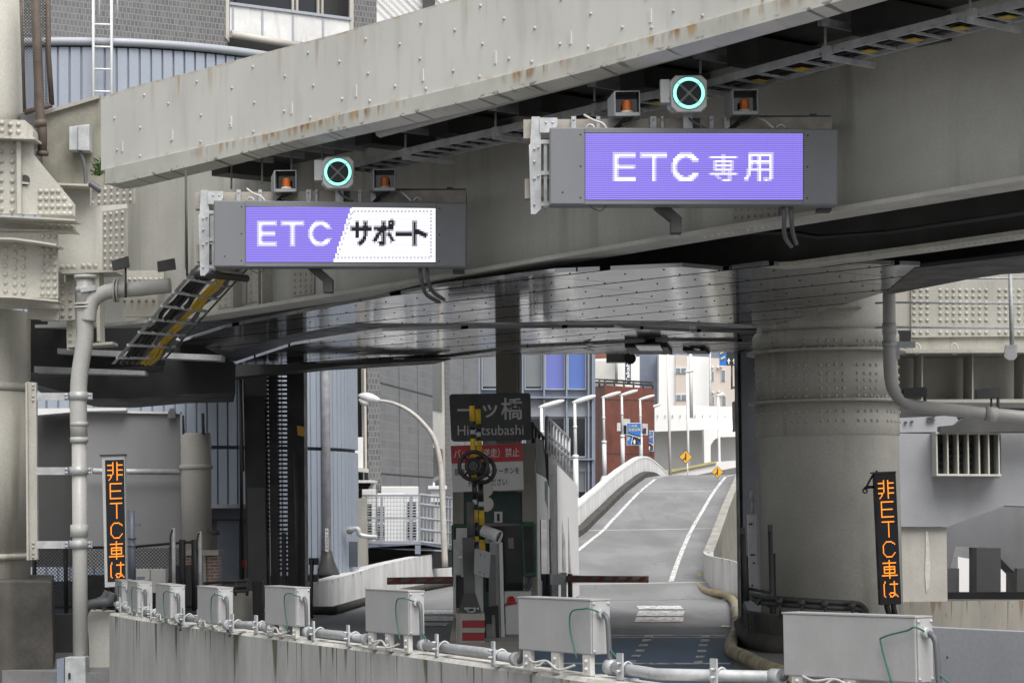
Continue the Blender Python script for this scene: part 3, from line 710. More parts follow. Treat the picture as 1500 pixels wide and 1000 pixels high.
# chevron stickers and recessed lamps on the edge strip
b = MB()
for x in (868, 1013):
    for k in (0, 1):
        q = [(x - 14, 507 + 5 * k), (x - 4, 504 + 5 * k), (x + 2, 504 + 5 * k), (x - 6, 507 + 5 * k), (x + 4, 510 + 5 * k), (x - 2, 510 + 5 * k)]
        b.add([PZ(a, c - 1.2, ZS - .066) for a, c in q], [(0, 1, 2, 3), (0, 3, 4, 5)])
b.build('chevron_sticker', 'letter_white', va)
for (x0, x1, y0, y1) in ((915, 985, 503, 513.5), (1000, 1040, 508, 513), (560, 606, 522.5, 526), ):
    b = MB(); b.prism([PZ(x, y, ZS - .07) for x, y in [(x0, y0), (x1 - 8, y0), (x1, y1), (x0 + 8, y1)]], (0, 0, -.08)); o = b.build('lamp_recess', 'black', va)
    b = MB(); b.prism([PZ(x, y, ZS - .152) for x, y in [(x0 + 16, y0 + 1.5), (x1 - 18, y0 + 1.5), (x1 - 14, y1 - 2), (x0 + 22, y1 - 2)]], (0, 0, -.03)); b.build('lamp_glass', 'lampglass', o)
# dark undersides at the left, behind the ladder tray
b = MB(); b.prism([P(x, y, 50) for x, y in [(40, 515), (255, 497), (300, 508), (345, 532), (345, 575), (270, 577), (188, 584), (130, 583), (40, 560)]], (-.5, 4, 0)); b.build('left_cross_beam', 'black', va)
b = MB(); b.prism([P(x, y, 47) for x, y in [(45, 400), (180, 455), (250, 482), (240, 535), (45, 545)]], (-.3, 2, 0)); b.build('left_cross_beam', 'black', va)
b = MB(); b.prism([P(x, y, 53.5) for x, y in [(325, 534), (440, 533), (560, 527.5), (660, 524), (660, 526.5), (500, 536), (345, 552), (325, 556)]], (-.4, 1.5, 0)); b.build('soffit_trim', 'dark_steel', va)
b = MB()
for q in ([(84, 510), (325, 520), (325, 528), (84, 518)], [(50, 536), (212, 543), (212, 549), (50, 545)]): b.pan(q, 46.5, .5)
b.build('cable_shelf', 'galv', va)

# ================================================================== left pillar with riveted brackets
DP = 43.0
lp = T('bridge_pillar', 'beige round steel pillar with gusset plates and a bolted jacket, standing on the sooty plinth', 'pillar', P(-62, 1010, DP + .5))
cxl = P(-62, 600, DP + 1.3); sc_ = DP / FPX
def zl(y, d=DP): return HC + (765 - y) / FPX * d
b = MB(); rr = 110 * sc_
b.lathe((cxl.x, cxl.y, 0), [(rr * .985, -1), (rr * .985, zl(557)), (rr * .985, zl(448))], 40); b.build('shaft', 'beige', lp)
b = MB(); b.lathe((cxl.x, cxl.y, 0), [(rr * 1.03, zl(820)), (rr * 1.03, zl(557))], 40); b.lathe((cxl.x, cxl.y, 0), [(rr * 1.04, zl(569)), (rr * 1.04, zl(558))], 40); b.lathe((cxl.x, cxl.y, 0), [(rr * 1.04, zl(820)), (rr * 1.04, zl(811))], 40); b.build('jacket', 'beige', lp)
b = MB(); b.pan([(39, 559), (53, 560), (55, 819), (41, 820)], DP - .25, .12); b.pan([(37, 560), (40, 560), (42, 820), (39, 820)], DP - .33, .3)
for y in (564, 569, 580, 586, 795, 801, 810, 816):
    b.dome(P(48.5, y, DP - .26), (0, -1, 0), .025, .8)
b.build('jacket_flange', 'beige', lp)
b = MB(); b.lathe((cxl.x, cxl.y, 0), [(rr * .905, zl(186)), (rr * .90, zl(150)), (rr * .89, zl(-120))], 40); b.build('upper_shaft', 'beige', lp)
def rows(mb, x0, y0, x1, y1, nx, ny, d, r=.045):
    for i in range(nx):
        for j in range(ny): mb.dome(P(lerp(x0, x1, i / max(1, nx - 1)), lerp(y0, y1, j / max(1, ny - 1)), d), (0, -1, 0), r, .75)
b = MB()   # collar, gusset, lower block
b.pan([(-20, 174), (36, 176), (48, 191), (48, 201), (-20, 199)], DP - .35, .8); b.pan([(-20, 199), (51, 201), (51, 204), (-20, 202)], DP - .5, 1.2)
rows(b, 3, 180, 3, 191, 1, 2, DP - .36); rows(b, 15, 182, 27, 193, 2, 2, DP - .36)
b.build('collar', 'beige', lp)
b = MB(); b.pan([(-30, 203), (48, 203), (49, 226), (66, 247), (87, 272), (110, 300), (110, 316), (-30, 312)], DP - .15, .06)
rows(b, 2, 208, 2, 306, 1, 8, DP - .16); rows(b, 18, 208, 19, 308, 1, 8, DP - .16); rows(b, 30, 210, 31, 310, 1, 8, DP - .16)
for j, n in ((280, 4), (291, 5), (302, 6), (313, 6)): rows(b, 59, j, 59 + 8.8 * (n - 1), j - 1, n, 1, DP - .16)
b.pan([(24, 203), (30, 203), (31, 313), (25, 313)], DP - .3, .16)
b.build('gusset_plate', 'beige', lp)
b = MB(); b.pan([(28 + 8 * math.cos(a) + 8, 264 + 8 * math.sin(a)) for a in [2 * math.pi * k / 16 for k in range(16)]], DP - .158, .004); b.build('access_hole', 'grey_wall', lp)
b = MB(); b.pan([(29, 266), (42, 267), (42, 270), (30, 269)], DP - .2, .04); b.build('hole_bar', 'beige', lp)
b = MB(); b.pan([(-30, 313), (110, 321), (110, 323.5), (-30, 316)], DP - .6, .6); b.pan([(-30, 322), (110, 324), (110, 338), (-30, 334)], DP + .1, .1); b.pan([(-30, 334), (111, 338), (111, 340), (-30, 337)], DP - .1, .4)
for x in (62, 74, 86, 97, 105): b.dome(P(x, 331, DP + .09), (0, -1, 0), .035, .75)
b.build('bracket_flange', 'beige', lp)
b = MB(); b.pan([(-30, 341), (84, 341), (85, 437), (-30, 432)], DP - .15, .08)
rows(b, 8, 352, 8, 426, 1, 7, DP - .16); rows(b, 22, 358, 22, 428, 1, 7, DP - .16); rows(b, 34, 354, 34, 428, 1, 7, DP - .16); rows(b, 62, 346, 80, 346, 3, 1, DP - .16)
rows(b, 62, 365, 80, 430, 3, 7, DP - .16)
b.build('lower_plate', 'beige', lp)
b = MB(); b.prism([P(x, y, DP - .7) for x, y in [(-30, 347), (20, 348), (50, 352), (82, 357), (82, 360), (50, 355), (20, 351), (-30, 350)]], (0, .7, 0)); b.prism([P(x, y, DP - .7) for x, y in [(-30, 432), (20, 433), (85, 439), (85, 442), (20, 436), (-30, 435)]], (0, .7, 0))
b.pan([(-30, 436), (86, 440), (86, 452), (-30, 452)], DP + .2, .1); b.pan([(40, 452), (86, 453), (86, 469), (40, 467)], DP + .3, .1)
b.build('lower_flange', 'beige', lp)
# riveted cross girder end behind the pillar
b = MB(); b.pan([(85, 270), (148, 272), (186, 270), (186, 396), (185, 396), (92, 400), (92, 470), (60, 470), (60, 275)], DP + .9, .1); b.build('end_girder', 'web', va)
b = MB(); b.pan([(85, 268), (140, 270), (140, 273), (85, 271)], DP + .4, .6); b.pan([(82, 395), (170, 394), (170, 398), (92, 401)], DP + .2, .9); b.pan([(85, 393), (150, 383), (150, 395), (92, 397)], DP + .8, .1)
rows(b, 91, 391, 108, 390, 3, 1, DP + .78); rows(b, 122, 389, 140, 388, 3, 1, DP + .78)
b.pan([(88, 413), (110, 411), (110, 468), (88, 470)], DP + .55, .08); rows(b, 92, 418, 92, 462, 1, 5, DP + .53, .035); rows(b, 103, 416, 103, 462, 1, 5, DP + .53, .035)
b.pan([(96, 400), (108, 402), (112, 425), (112, 515), (98, 513)], DP + .75, .06); b.pan([(140, 400), (145, 400), (147, 500), (142, 500)], DP + .3, .5); b.pan([(98, 505), (165, 500), (165, 504), (98, 509)], DP + .3, .6)
rows(b, 103, 430, 103, 508, 1, 9, DP + .73, .03)
b.pan([(182, 396), (240, 396), (240, 414), (182, 414)], DP + .5, .2)
rows(b, 190, 409, 236, 408, 7, 1, DP + .49, .035)
b.pan([(182, 436), (300, 430), (300, 462), (182, 464)], DP + 1.0, .1); rows(b, 172, 441, 225, 441, 6, 3, DP + 1.0 - .02, .03)
b.build('end_bracket', 'beige', va)

# plinth under the left pillar
b = MB(); b.prism([P(x, y, 42.2) for x, y in [(-40, 849), (76, 851), (80, 1040), (-40, 1040)]], (-.9, 5, 0)); tag(b.build('concrete_plinth', 'conc_dark', None, .03), 'dark sooty concrete plinth carrying the jacketed beige pillar', 'plinth')

# ================================================================== right pillar
rp_d = 48.0
cR = P(1214, 700, rp_d); hz = 748.5
def zr(y, d=rp_d): return HC + (hz - y) / FPX * d
k_ = rp_d / FPX
rp = T('bridge_pillar', 'thick round beige steel pillar right of the ramp with two riveted flanged collars', 'pillar', (cR.x, cR.y, 0))
b = MB(); b.lathe((cR.x, cR.y, 0), [(103 * k_, -.5), (103 * k_, zr(636)), (101 * k_, zr(613))], 56); b.build('shaft', 'pier_paint', rp)
b = MB(); b.lathe((cR.x, cR.y, 0), [(103.5 * k_, zr(640)), (104.5 * k_, zr(639)), (104.5 * k_, zr(592))], 56); b.lathe((cR.x, cR.y, 0), [(104 * k_, zr(588)), (104 * k_, zr(519))], 56); b.lathe((cR.x, cR.y, 0), [(107 * k_, zr(514)), (107 * k_, zr(493)), (104 * k_, zr(488))], 56)
for y, angs in ((602, 26), (616, 26), (534, 0), (547, 0), (557, 0), (569, 0), (580, 0), (499, 1), (508, 1)):
    r_ = (107 if y < 512 else 104.5 if y > 590 else 104) * k_
    for a in range(180, 361, 6):
        if a % 30 in (12,): continue
        p = Vector((cR.x + r_ * math.cos(R(a)), cR.y + r_ * math.sin(R(a)), zr(y, rp_d - r_))); b.dome(p, (math.cos(R(a)), math.sin(R(a)), 0), .036, .8)
b.build('riveted_drum', 'beige', rp)
b = MB()
for y in (590, 517):
    b.lathe((cR.x, cR.y, 0), [(101 * k_, zr(y + 2.2)), (116 * k_, zr(y + 2.2)), (116 * k_, zr(y - 1.8)), (101 * k_, zr(y - 1.8))], 56)
    for a in range(300, 345, 4):
        p = Vector((cR.x + 111 * k_ * math.cos(R(a)), cR.y + 111 * k_ * math.sin(R(a)), zr(y - 2, rp_d))); b.dome(p, Zv, .03, 1.6)
b.build('flange_ring', 'beige', rp)
b = MB(); b.lathe((cR.x, cR.y, 0), [(101 * k_, zr(490)), (100 * k_, zr(475)), (92 * k_, zr(452)), (90 * k_, zr(400))], 48)
b.pan([(1140, 446), (1262, 449), (1262, 464), (1140, 462)], rp_d - 1.0, .2); b.pan([(1140, 446), (1262, 449), (1262, 451.5), (1140, 448)], rp_d - 1.6, .7); rows(b, 1148, 457, 1256, 458, 8, 1, rp_d - 1.02, .035)
b.build('head', 'beige', rp)
# cross beam at the right
cb = T('cross_beam', 'riveted beige box beam running behind the thick round pillar, dense rows of rivet heads', 'beam', P(1330, 520, 50))
b = MB(); b.pan([(1020, 462), (1130, 460), (1290, 420), (1290, 395), (1560, 395), (1560, 513), (1313, 515), (1290, 512), (1130, 480), (1020, 482)], 49.6, 2.0); b.build('beam_body', 'beam_paint', cb)
b = MB()
b.pan([(1335, 415), (1520, 409), (1520, 492), (1335, 494)], 49.52, .078)
for x in [1339 + 9.6 * i for i in range(18)]:
    if abs(x - 1368) < 4 or abs(x - 1455) < 4: continue
    for y in (425, 434, 443, 450, 459, 469, 487): b.dome(P(x, y, 49.52), (0, -1, 0), .042, .75)
b.build('rivet_plate', 'beam_paint', cb)
b = MB(); b.pan([(1300, 512.5), (1560, 510), (1560, 516), (1300, 517)], 49.0, 2.5)
b.pan([(1313, 585), (1560, 584), (1560, 590), (1313, 589)], 49.2, 2.3)
for x in (1350, 1424, 1500): b.pan([(x, 516), (x + 2, 516), (x + 2, 586), (x, 586)], 49.4, 1.0)
b.build('flange_plates', 'beam_paint', cb)
b = MB(); b.pan([(1313, 515), (1560, 514), (1560, 587), (1313, 587)], 50.6, .2); b.build('beam_web', 'web', cb)
b = MB()
for x in (1343, 1398):
    q = P(x, 511, 49.1); b.tube([q + Vector((math.cos(a) * .07, 0, math.sin(a) * .11)) for a in [math.pi * 2 * k / 12 for k in range(12)]], .018, 6, closed=True)
b.build('lifting_eye', 'beige', cb)
b = MB(); b.pxb(1316, 484, 1334, 500, 49.3, .2)
b.build('vent_box', 'black', cb)
hr = T('handrail', 'thin grey handrail with one upright standing before the riveted beam', 'handrail', P(1482, 520, 46))
b = MB(); b.rod([(1480, 400, 46), (1483, 525, 46)], .045); b.build('post', 'galv', hr)
b = MB(); b.pan([(1473, 505), (1490, 505), (1490, 522), (1486, 527), (1477, 527), (1471, 522)], 45.9, .06); b.build('foot_plate', 'galv', hr)
for y in (444, 480):
    b = MB(); b.rod([(1282, y, 46), (1300, y - 1, 46), (1560, y + 1, 46)], .022, 6); b.build('rail', 'galv', hr)
b = MB(); b.rod([(1282, 409, 46), (1560, 407, 46)], .022, 6); b.build('rail', 'galv', hr)

# ================================================================== upper left: abutment, fence, junction box
ab = T('abutment_wall', 'mossy grey concrete wall end behind the fascia, with a pale coping', 'wall', P(105, 270, 44))
b = MB(); b.pan([(62, 168), (144, 143.5), (149, 143), (152, 275), (85, 275), (62, 275)], 43.9, 1.6); b.build('wall_face', 'conc_moss_shade', ab)
b = MB(); b.pan([(62, 163), (145, 138.5), (145, 144), (62, 168.5)], 43.8, 1.8); b.build('coping', 'conc', ab)
b = MB(); b.pan([(30, 166), (66, 166), (70, 275), (30, 275)], 43.95, 1.2); b.build('side_panel', 'grey_box', ab)
fe = T('mesh_fence', 'brown rusty frame with wire mesh beside the pale pillar top', 'fence', P(52, 165, 43.6))
b = MB()
b.rod([(70, -20, 43.6), (71, 80, 43.6), (76, 154, 43.6)], .05, 6); b.rod([(36, 165, 43.6), (76, 154, 43.6)], .05, 6); b.rod([(30, -20, 43.6), (36, 165, 43.6)], .03, 6)
b.build('frame', 'rust_pipe', fe)
def mesh_wires(q, step, r, d):
    """crossed wires clipped to a four-sided px region (x0,y0,x1,y1)"""
    x0, y0, x1, y1 = q; mb = MB(); h = y1 - y0
    k = x0 - h
    while k < x1:
        for sgn in (1, -1):
            xa, xb, ya, yb = k, k + h, y0, y1
            pts = []
            ta = max(0, (x0 - xa) / (xb - xa)); tb = min(1, (x1 - xa) / (xb - xa))
            if tb > ta:
                a = (lerp(xa, xb, ta), lerp(ya, yb, ta)); c = (lerp(xa, xb, tb), lerp(ya, yb, tb))
                if sgn < 0: a, c = (a[0], y0 + y1 - a[1]), (c[0], y0 + y1 - c[1])
                mb.tube([P(*a, d), P(*c, d)], r, 3, caps=False)
        k += step
    return mb
mesh_wires((33, -10, 73, 160), 4.6, .007, 43.65).build('wire_mesh', 'dark_steel', fe)
b = MB(); b.rod([(51, -20, 43.2), (55, 80, 43.2), (59, 178, 43.2), (62, 190, 43.2), (62, 226, 43.2)], .085, 10); b.rod([(59, 176, 43.2), (59.5, 186, 43.2)], .11, 10); b.rod([(62, 222, 43.2), (62, 228, 43.2)], .11, 10)
tag(b.build('downpipe', 'rust_pipe'), 'brown rusty downpipe in front of the wire mesh fence, above the gusset plates', 'pipe')
jb = T('junction_box', 'small grey steel junction box on the mossy concrete wall', 'junction box', P(117, 221, 43.7))
b = MB(); b.pan([(114, 184), (131, 182), (131, 221), (114, 220)], 43.5, .35); b.pan([(101, 186), (114, 184), (114, 220), (101, 220)], 43.55, .3); b.build('housing', 'galv', jb, .01)
b = MB(); b.tube(spline([P(*q, 43.6) for q in [(117, 221), (122, 235), (125, 252), (126, 268), (132, 272)]]), .035); b.build('cable', 'cable', jb)
b = MB(); b.tube(spline([P(*q, 42.6) for q in [(132, 268), (142, 275), (155, 282), (170, 283), (180, 281)]]), .06); tag(b.build('cable', 'cable'), 'thick grey cable sagging from the wall end beneath the fascia corner', 'cable')
b = MB()
for i in range(90):
    p = P(145 + random.gauss(0, 3), 258 - abs(random.gauss(0, 9)), 42.6 + random.random() * .3); a = random.random() * 6.28; t = Vector((math.cos(a) * .09, math.sin(a) * .06, random.uniform(.02, .14))); s_ = Vector((-math.sin(a), math.cos(a), 0)) * .018
    b.add([p - s_, p + s_, p + t + s_ * .6, p + t * 1.15 - Zv * .02], [(0, 1, 2, 3)])
tag(b.build('wall_plant', 'leaf'), 'small green fern growing in the joint between wall and fascia', 'plant')

# ================================================================== round building with ribbed sheets
cc = Vector((-12.75, 75, 0)); RB = 8.0
rb = T('round_building', 'round building clad in blue grey ribbed metal sheets behind the viaduct', 'building', cc)
def ribbed(z0, z1):
    b = MB(); n = 78; vs = []; prof = []
    for k in range(n):
        a = math.pi * 1.02 + math.pi * .99 * k / n; da = math.pi * .99 / n
        prof += [(a, RB), (a + da * .80, RB), (a + da * .82, RB - .09), (a + da * .98, RB - .09)]
    A_ = [cc + Vector((r * math.cos(a), r * math.sin(a), z1)) for a, r in prof]; B_ = [p - Zv * (z1 - z0) for p in A_]
    b.strip(A_, B_); return b
for z0, z1 in ((.9, 4.46), (4.56, 9.9), (10.0, 15.55)): ribbed(z0, z1).build('ribbed_cladding', 'corr', rb, recalc=False)
b = MB(); b.lathe(cc, [(RB - .1, -.5), (RB - .1, 15.6)], 96); b.build('joint_ring', 'corr_dark', rb)
b = MB(); b.lathe(cc, [(RB - .2, 15.6), (RB + .12, 15.6), (RB + .13, 15.8), (RB - .2, 15.84)], 96); b.build('parapet_cap', 'bluegrey_lt', rb)
def rbp(px, z, off): # point on the drum surface at a pixel column
    v = ray(px, 700); ux, uy = v.x / v.y, 1.0
    A2 = ux * ux + 1; B2 = -2 * (ux * cc.x + cc.y); C2 = cc.x ** 2 + cc.y ** 2 - (RB + off) ** 2; y = (-B2 - math.sqrt(max(0, B2 * B2 - 4 * A2 * C2))) / (2 * A2)
    return Vector((ux * y, y, z))
b = MB(); b.tube([rbp(478, .9, .14), rbp(478, 14, .14)], .13, 10); b.build('drainpipe', 'galv', rb)
b = MB(); q = rbp(478, .9, .14); b.lathe(q - Zv * .1, [(.36, 0), (.36, .12), (.2, .5), (.15, .75)], 12); b.build('pipe_foot', 'dark_steel', rb)
b = MB(); q = rbp(478, 1.55, .28); b.obox(q - Vector((.045, 0, 0)), (.09, 0, 0), (0, .02, 0), (0, 0, .66)); o = b.build('pipe_plate', 'sign_white', rb)
b = MB(); lettering(b, '220014', q + Vector((.03, -.004, .04)), q + Vector((.03, -.004, .62)), (-1, 0, 0), .055); b.build('lettering', 'letter_black', o)
b = MB(); q = rbp(500, 0, 0); p0 = Vector((P(503, 776, 70).x, q.y - .15, P(503, 776, q.y).z))
b.tube(spline([p0 + Vector((0, .3, 0)), p0, p0 + Vector((.25, -.1, .03)), p0 + Vector((.32, -.12, -.14)), p0 + Vector((.55, -.12, -.2)), p0 + Vector((.82, -.12, -.22))]), .075, 10); b.lathe(p0 + Vector((0, .02, 0)), [(.13, 0), (.13, .06)], 12, axis='Y'); b.build('exhaust_pipe', 'galv', rb)
b = MB(); q = rbp(512, .95, .02); b.obox(q + Vector((-.2, -.06, .1)), (.42, .05, 0), (0, .06, 0), (0, 0, .75)); b.build('louvre', 'corr_dark', rb)
ld = MB()
for x in (138, 165):
    q0 = rbp(x, 12.2, .35); top = rbp(x, 16.9, .35)
    ld.tube([q0, top, top + Vector((.05, .15, .15)), top + Vector((.08, .38, .12)), top + Vector((.08, .42, -.5))], .042, 8)
for z in [12.4 + .62 * k for k in range(7)]: ld.tube([rbp(138, z, .35), rbp(165, z, .35)], .03, 6)
ld.build('ladder', 'lamp_grey', rb)
# low annex at its foot
ax = T('annex', 'low dark grey annex with white band at the foot of the ribbed round building', 'annex', P(335, 850, 64))
b = MB(); b.pan([(255, 752), (365, 752), (366, 860), (255, 860)], 64, 2.5); b.build('wall', 'grey_box', ax)
b = MB(); b.pan([(250, 738), (366, 738), (366, 744), (250, 744)], 63.6, 3); b.build('white_band', 'white', ax)
b = MB(); b.pan([(250, 744), (366, 744), (366, 760), (250, 760)], 63.9, .1); b.build('dark_band', 'bluegrey', ax)
b = MB(); b.pan([(318, 762), (350, 762), (350, 850), (318, 850)], 63.93, .08); b.build('door', 'bluegrey', ax)
b = MB(); b.rod([(352, 545, 63.5), (355, 850, 63.5)], .05); b.build('downpipe', 'dark_steel', ax)
b = MB(); b.pan([(355, 820), (360, 820), (360, 830), (355, 830)], 63, .1); tag(b.build('alarm_box', 'red'), 'tiny red box beside the dark steel frame under the viaduct', 'alarm box')

# ================================================================== grey tiled building
cor = P(558, 700, 92); cor.z = 0
ev = Vector((1.46, 1, 0)).normalized(); sv_ = Vector((.145, 1, 0)).normalized(); HT = 27
tb = T('tiled_building', 'tall grey tiled building with pale balconies behind the round building', 'building', cor)
def wallsheet(name, o, e, w_, z0, z1, mat, th=.3, off=0.0):
    nrm = Vector((e.y, -e.x, 0)); b = MB(); o = o + nrm * off; o = Vector((o.x, o.y, z0))
    b.prism([o, o + e * w_, o + e * w_ + Zv * (z1 - z0), o + Zv * (z1 - z0)], -nrm * th, uv=(e, Zv, Vector((cor.x, cor.y, 0)))); return b.build(name, mat, tb)
def efind(px): # metres along the front face at a pixel column (negative = left of the corner)
    v = ray(px, 300); a = v.x / v.y; return (a * cor.y - cor.x) / (ev.x - a * ev.y)
def sfind(px):
    v = ray(px, 620); a = v.x / v.y; return (a * cor.y - cor.x) / (sv_.x - a * sv_.y)
e1, e2, e3 = efind(335), efind(520), efind(545)
wallsheet('tile_wall', cor + ev * -22, ev, 22 + e1, -2, HT, 'tile'); wallsheet('tile_column', cor + ev * e2, ev, -e2 + .02, 10, HT, 'tile')
wallsheet('tile_column', cor + ev * efind(536), ev, -efind(536), -2, 10, 'tile')
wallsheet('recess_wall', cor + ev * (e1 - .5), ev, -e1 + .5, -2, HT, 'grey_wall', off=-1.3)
nf = Vector((ev.y, -ev.x, 0))
def tpt(px, py, off=0.0): # point on the front face plane
    v = ray(px, py); den = v.x * nf.x + v.y * nf.y; p0 = cor + nf * off
    t = ((p0 - CAM).x * nf.x + (p0 - CAM).y * nf.y) / den; return CAM + v * t
b = MB(); b.prism([tpt(337, 5), tpt(515, 28), tpt(515, 72), tpt(337, 48)], -nf * .25); o = b.build('balcony_front', paint('dirty_white_panel', (.70, .70, .69), rough=.6, var=.10, vs=1.2, streak=(.22, .22, .21), sc=5, amt=.75), tb)
b = MB()
for px in (340, 383, 428, 472): b.prism([tpt(px, lerp(5, 28, (px - 337) / 178), .03), tpt(px + 3, lerp(5, 28, (px - 334) / 178), .03), tpt(px + 3, lerp(48, 72, (px - 334) / 178), .03), tpt(px, lerp(48, 72, (px - 337) / 178), .03)], -nf * .05)
b.prism([tpt(337, 3, .08), tpt(515, 26, .08), tpt(515, 30, .08), tpt(337, 7, .08)], -nf * .4)
b.build('balcony_rib', 'bluegrey_lt', o)
b = MB(); b.tube([tpt(338, 50, .3), tpt(440, 68, .3)], .14, 8); b.build('awning_pipe', 'duct', tb)
b = MB(); b.prism([tpt(345, -60, -1.2), tpt(425, -60, -1.2), tpt(425, 18, -1.2), tpt(345, 12, -1.2)], -nf * .06); b.prism([tpt(437, -60, -1.2), tpt(462, -60, -1.2), tpt(462, 22, -1.2), tpt(437, 22, -1.2)], -nf * .06); b.build('window', 'glass_dark', tb)
b = MB()
for px in (428, 434, 465, 471): b.prism([tpt(px, -60, -1.1), tpt(px + 3, -60, -1.1), tpt(px + 3, 28, -1.1), tpt(px, 28, -1.1)], -nf * .1)
for px in (331, 513): b.prism([tpt(px, -60, .05), tpt(px + 5, -60, .05), tpt(px + 5, 62, .05), tpt(px, 56, .05)], -nf * .1)
b.build('window_frame', 'duct', tb)
b = MB(); b.prism([tpt(524, 690, .1), tpt(532, 690, .1), tpt(532, 640, .1), tpt(520, 640, .1), tpt(520, 690, .1)], -nf * .5); b.build('small_balcony', 'white', tb)
b = MB(); b.prism([tpt(520, 690, .3), tpt(540, 692, .3), tpt(540, 686, .3), tpt(520, 684, .3)], -nf * .5); b.prism([tpt(533, 540, .05), tpt(536, 540, .05), tpt(538, 692, .05), tpt(535, 692, .05)], -nf * .2); b.build('balcony_slab', 'duct', tb)
# side face: block panels, joints, window strips
L0, L1, L2, L3 = 0, sfind(634), sfind(653), sfind(702)
wallsheet('side_wall', cor, sv_, L1, -2, 16, 'tile_side'); wallsheet('side_wall', cor + sv_ * L2, sv_, L3 - L2, -2, 16, 'tile_side')
wallsheet('side_recess', cor + sv_ * L1, sv_, L2 - L1, -2, 16, 'offwhite', off=-.12)
for z in (4.1, 7.5, 1.5, 10.9):
    wallsheet('panel_joint', cor + sv_ * .02, sv_, L1 - .04, z, z + .07, 'grey_wall', .02, .012); wallsheet('panel_joint', cor + sv_ * L2, sv_, L3 - L2, z, z + .07, 'grey_wall', .02, .012)
for px in (585, 612, 680): wallsheet('panel_joint', cor + sv_ * sfind(px), sv_, .05, -1, 15.8, 'grey_wall', .02, .008)
for z0, z1 in ((7.0, 13.5), (3.0, 5.4)): wallsheet('window', cor + sv_ * (L1 + .1), sv_, L2 - L1 - .5, z0, z1, 'glass_dark', .05, -.08)
wallsheet('window_frame', cor + sv_ * (L2 - .35), sv_, .12, -1, 16, 'duct', .3, .0); wallsheet('tile_column', cor + sv_ * (L2 - .2), sv_, 1.2, -2, 16, 'tile', .3, .03)
# white building further behind with slanted lines
b = MB(); b.pan([(535, -120), (700, -120), (700, 60), (535, 60)], 150, 4)
o = tag(b.build('white_building', 'white_far'), 'white building wall with slanting thin dark lines, just above the rusty fascia', 'building')
b = MB()
for k in range(16):
    x = 500 + k * 11; w_ = .9 if k % 4 == 1 else .35
    b.pan([(x, -40), (x + w_, -40), (x + 98 + w_, 58), (x + 98, 58)], 149.9, .05)
b.build('slanted_line', 'grey_box', o)
b = MB(); b.pan([(619, -80), (637, -80), (637, 20), (619, 20)], 149.5, .6); b.build('window_strip', 'grey_wall', o)

# ================================================================== glass office building, red building, far white blocks
gb = T('office_building', 'blue grey office block with tall windows and blue blinds behind the road ramp', 'building', P(785, 760, 135))
DG = 135
b = MB(); b.pan([(699, 380), (872, 380), (872, 860), (699, 860)], DG, 12); b.build('wall', 'bluegrey', gb)
for (x0, x1, m1) in ((707, 757, 'glass_grey'), (770, 793, 'glass_grey'), (800, 826, 'blind_violet'), (833, 857, 'blind_blue')):
    for (y0, y1, m) in ((508, 569, m1), (400, 480, 'glass_grey'), (613, 668, 'glass_dark'), (690, 740, 'glass_grey')):
        b = MB(); b.pxb(x0, y0, x1, y1, DG - .06, .05); o = b.build('window', 'glass_dark' if m in ('glass_grey', 'glass_dark') else m, gb)
        if m == 'glass_grey': b = MB(); b.pxb(x0 + .5, y0, x1 - .5, lerp(y0, y1, random.choice((.95, .95, .8, .6))), DG - .075, .012); b.build('blind', 'blind_grey', o)
        b = MB(); b.pxb(x0 - 1.5, y1, x1 + 1.5, y1 + 1.6, DG - .3, .3); b.pxb(x0 - 1.6, y0 - 2, x0, y1, DG - .2, .2); b.pxb(x1, y0 - 2, x1 + 1.6, y1, DG - .2, .2); b.build('window_frame', 'bluegrey_lt', o)
b = MB()
for y0, y1 in ((585, 610), (484, 503), (674, 690)): b.pxb(700, y0, 868, y1, DG - .12, .1)
b.build('spandrel', 'bluegrey_lt', gb)
b = MB()
for x in (701, 760, 764.5, 796, 829, 861, 867): b.pxb(x, 380, x + 2.4, 860, DG - .55, .54)
for y in (580.5, 671): b.pxb(699, y, 872, y + 2.5, DG - .7, .6)
b.build('mullion', 'bluegrey', gb)
DR = 172
rdn = T('red_building', 'reddish brown panelled building with roof railing beyond the road lamps', 'building', P(915, 720, DR))
b = MB(); b.prism([P(886, 564, DR), P(958, 569, DR + 6), P(958, 760, DR + 6), P(886, 760, DR)], (0.5, 8, 0)); b.prism([P(869, 566, DR + 7), P(885.9, 564, DR), P(885.9, 760, DR), P(869, 760, DR + 7)], (2, 8, 0)); b.build('wall', 'terracotta', rdn)
b = MB(); 
for y in (584, 663): b.prism([P(886, y, DR - .04), P(958, y + 2, DR + 5.96), P(958, y + 3, DR + 5.96), P(886, y + 1, DR - .04)], (0, .1, 0))
b.build('panel_joint', 'grey_wall', rdn)
for x0, x1, y0, y1 in ((911, 923, 613, 637), (941, 949, 620, 637)):
    b = MB(); b.prism([P(x0, y0, DR + 2), P(x1, y0 + .5, DR + 2.8), P(x1, y1, DR + 2.8), P(x0, y1, DR + 2)], (0, .6, 0)); o = b.build('window_frame', 'offwhite', rdn)
    b = MB(); b.prism([P(x0 + 1.5, lerp(y0, y1, .4), DR + 1.9), P(x1 - 1.5, lerp(y0, y1, .4), DR + 2.7), P(x1 - 1.5, y1 - 2, DR + 2.7), P(x0 + 1.5, y1 - 2, DR + 1.9)], (0, .05, 0)); b.build('pane', 'glass_dark', o)
b = MB(); b.pxb(904, 619, 909, 631, DR - .6, .8); b.build('air_conditioner', 'offwhite', rdn)
b = MB()
for y in (556, 560): b.tube([P(868, y - 1, DR + 3), P(886, y, DR + .6), P(957, y + 4, DR + 6.6)], .07, 5)
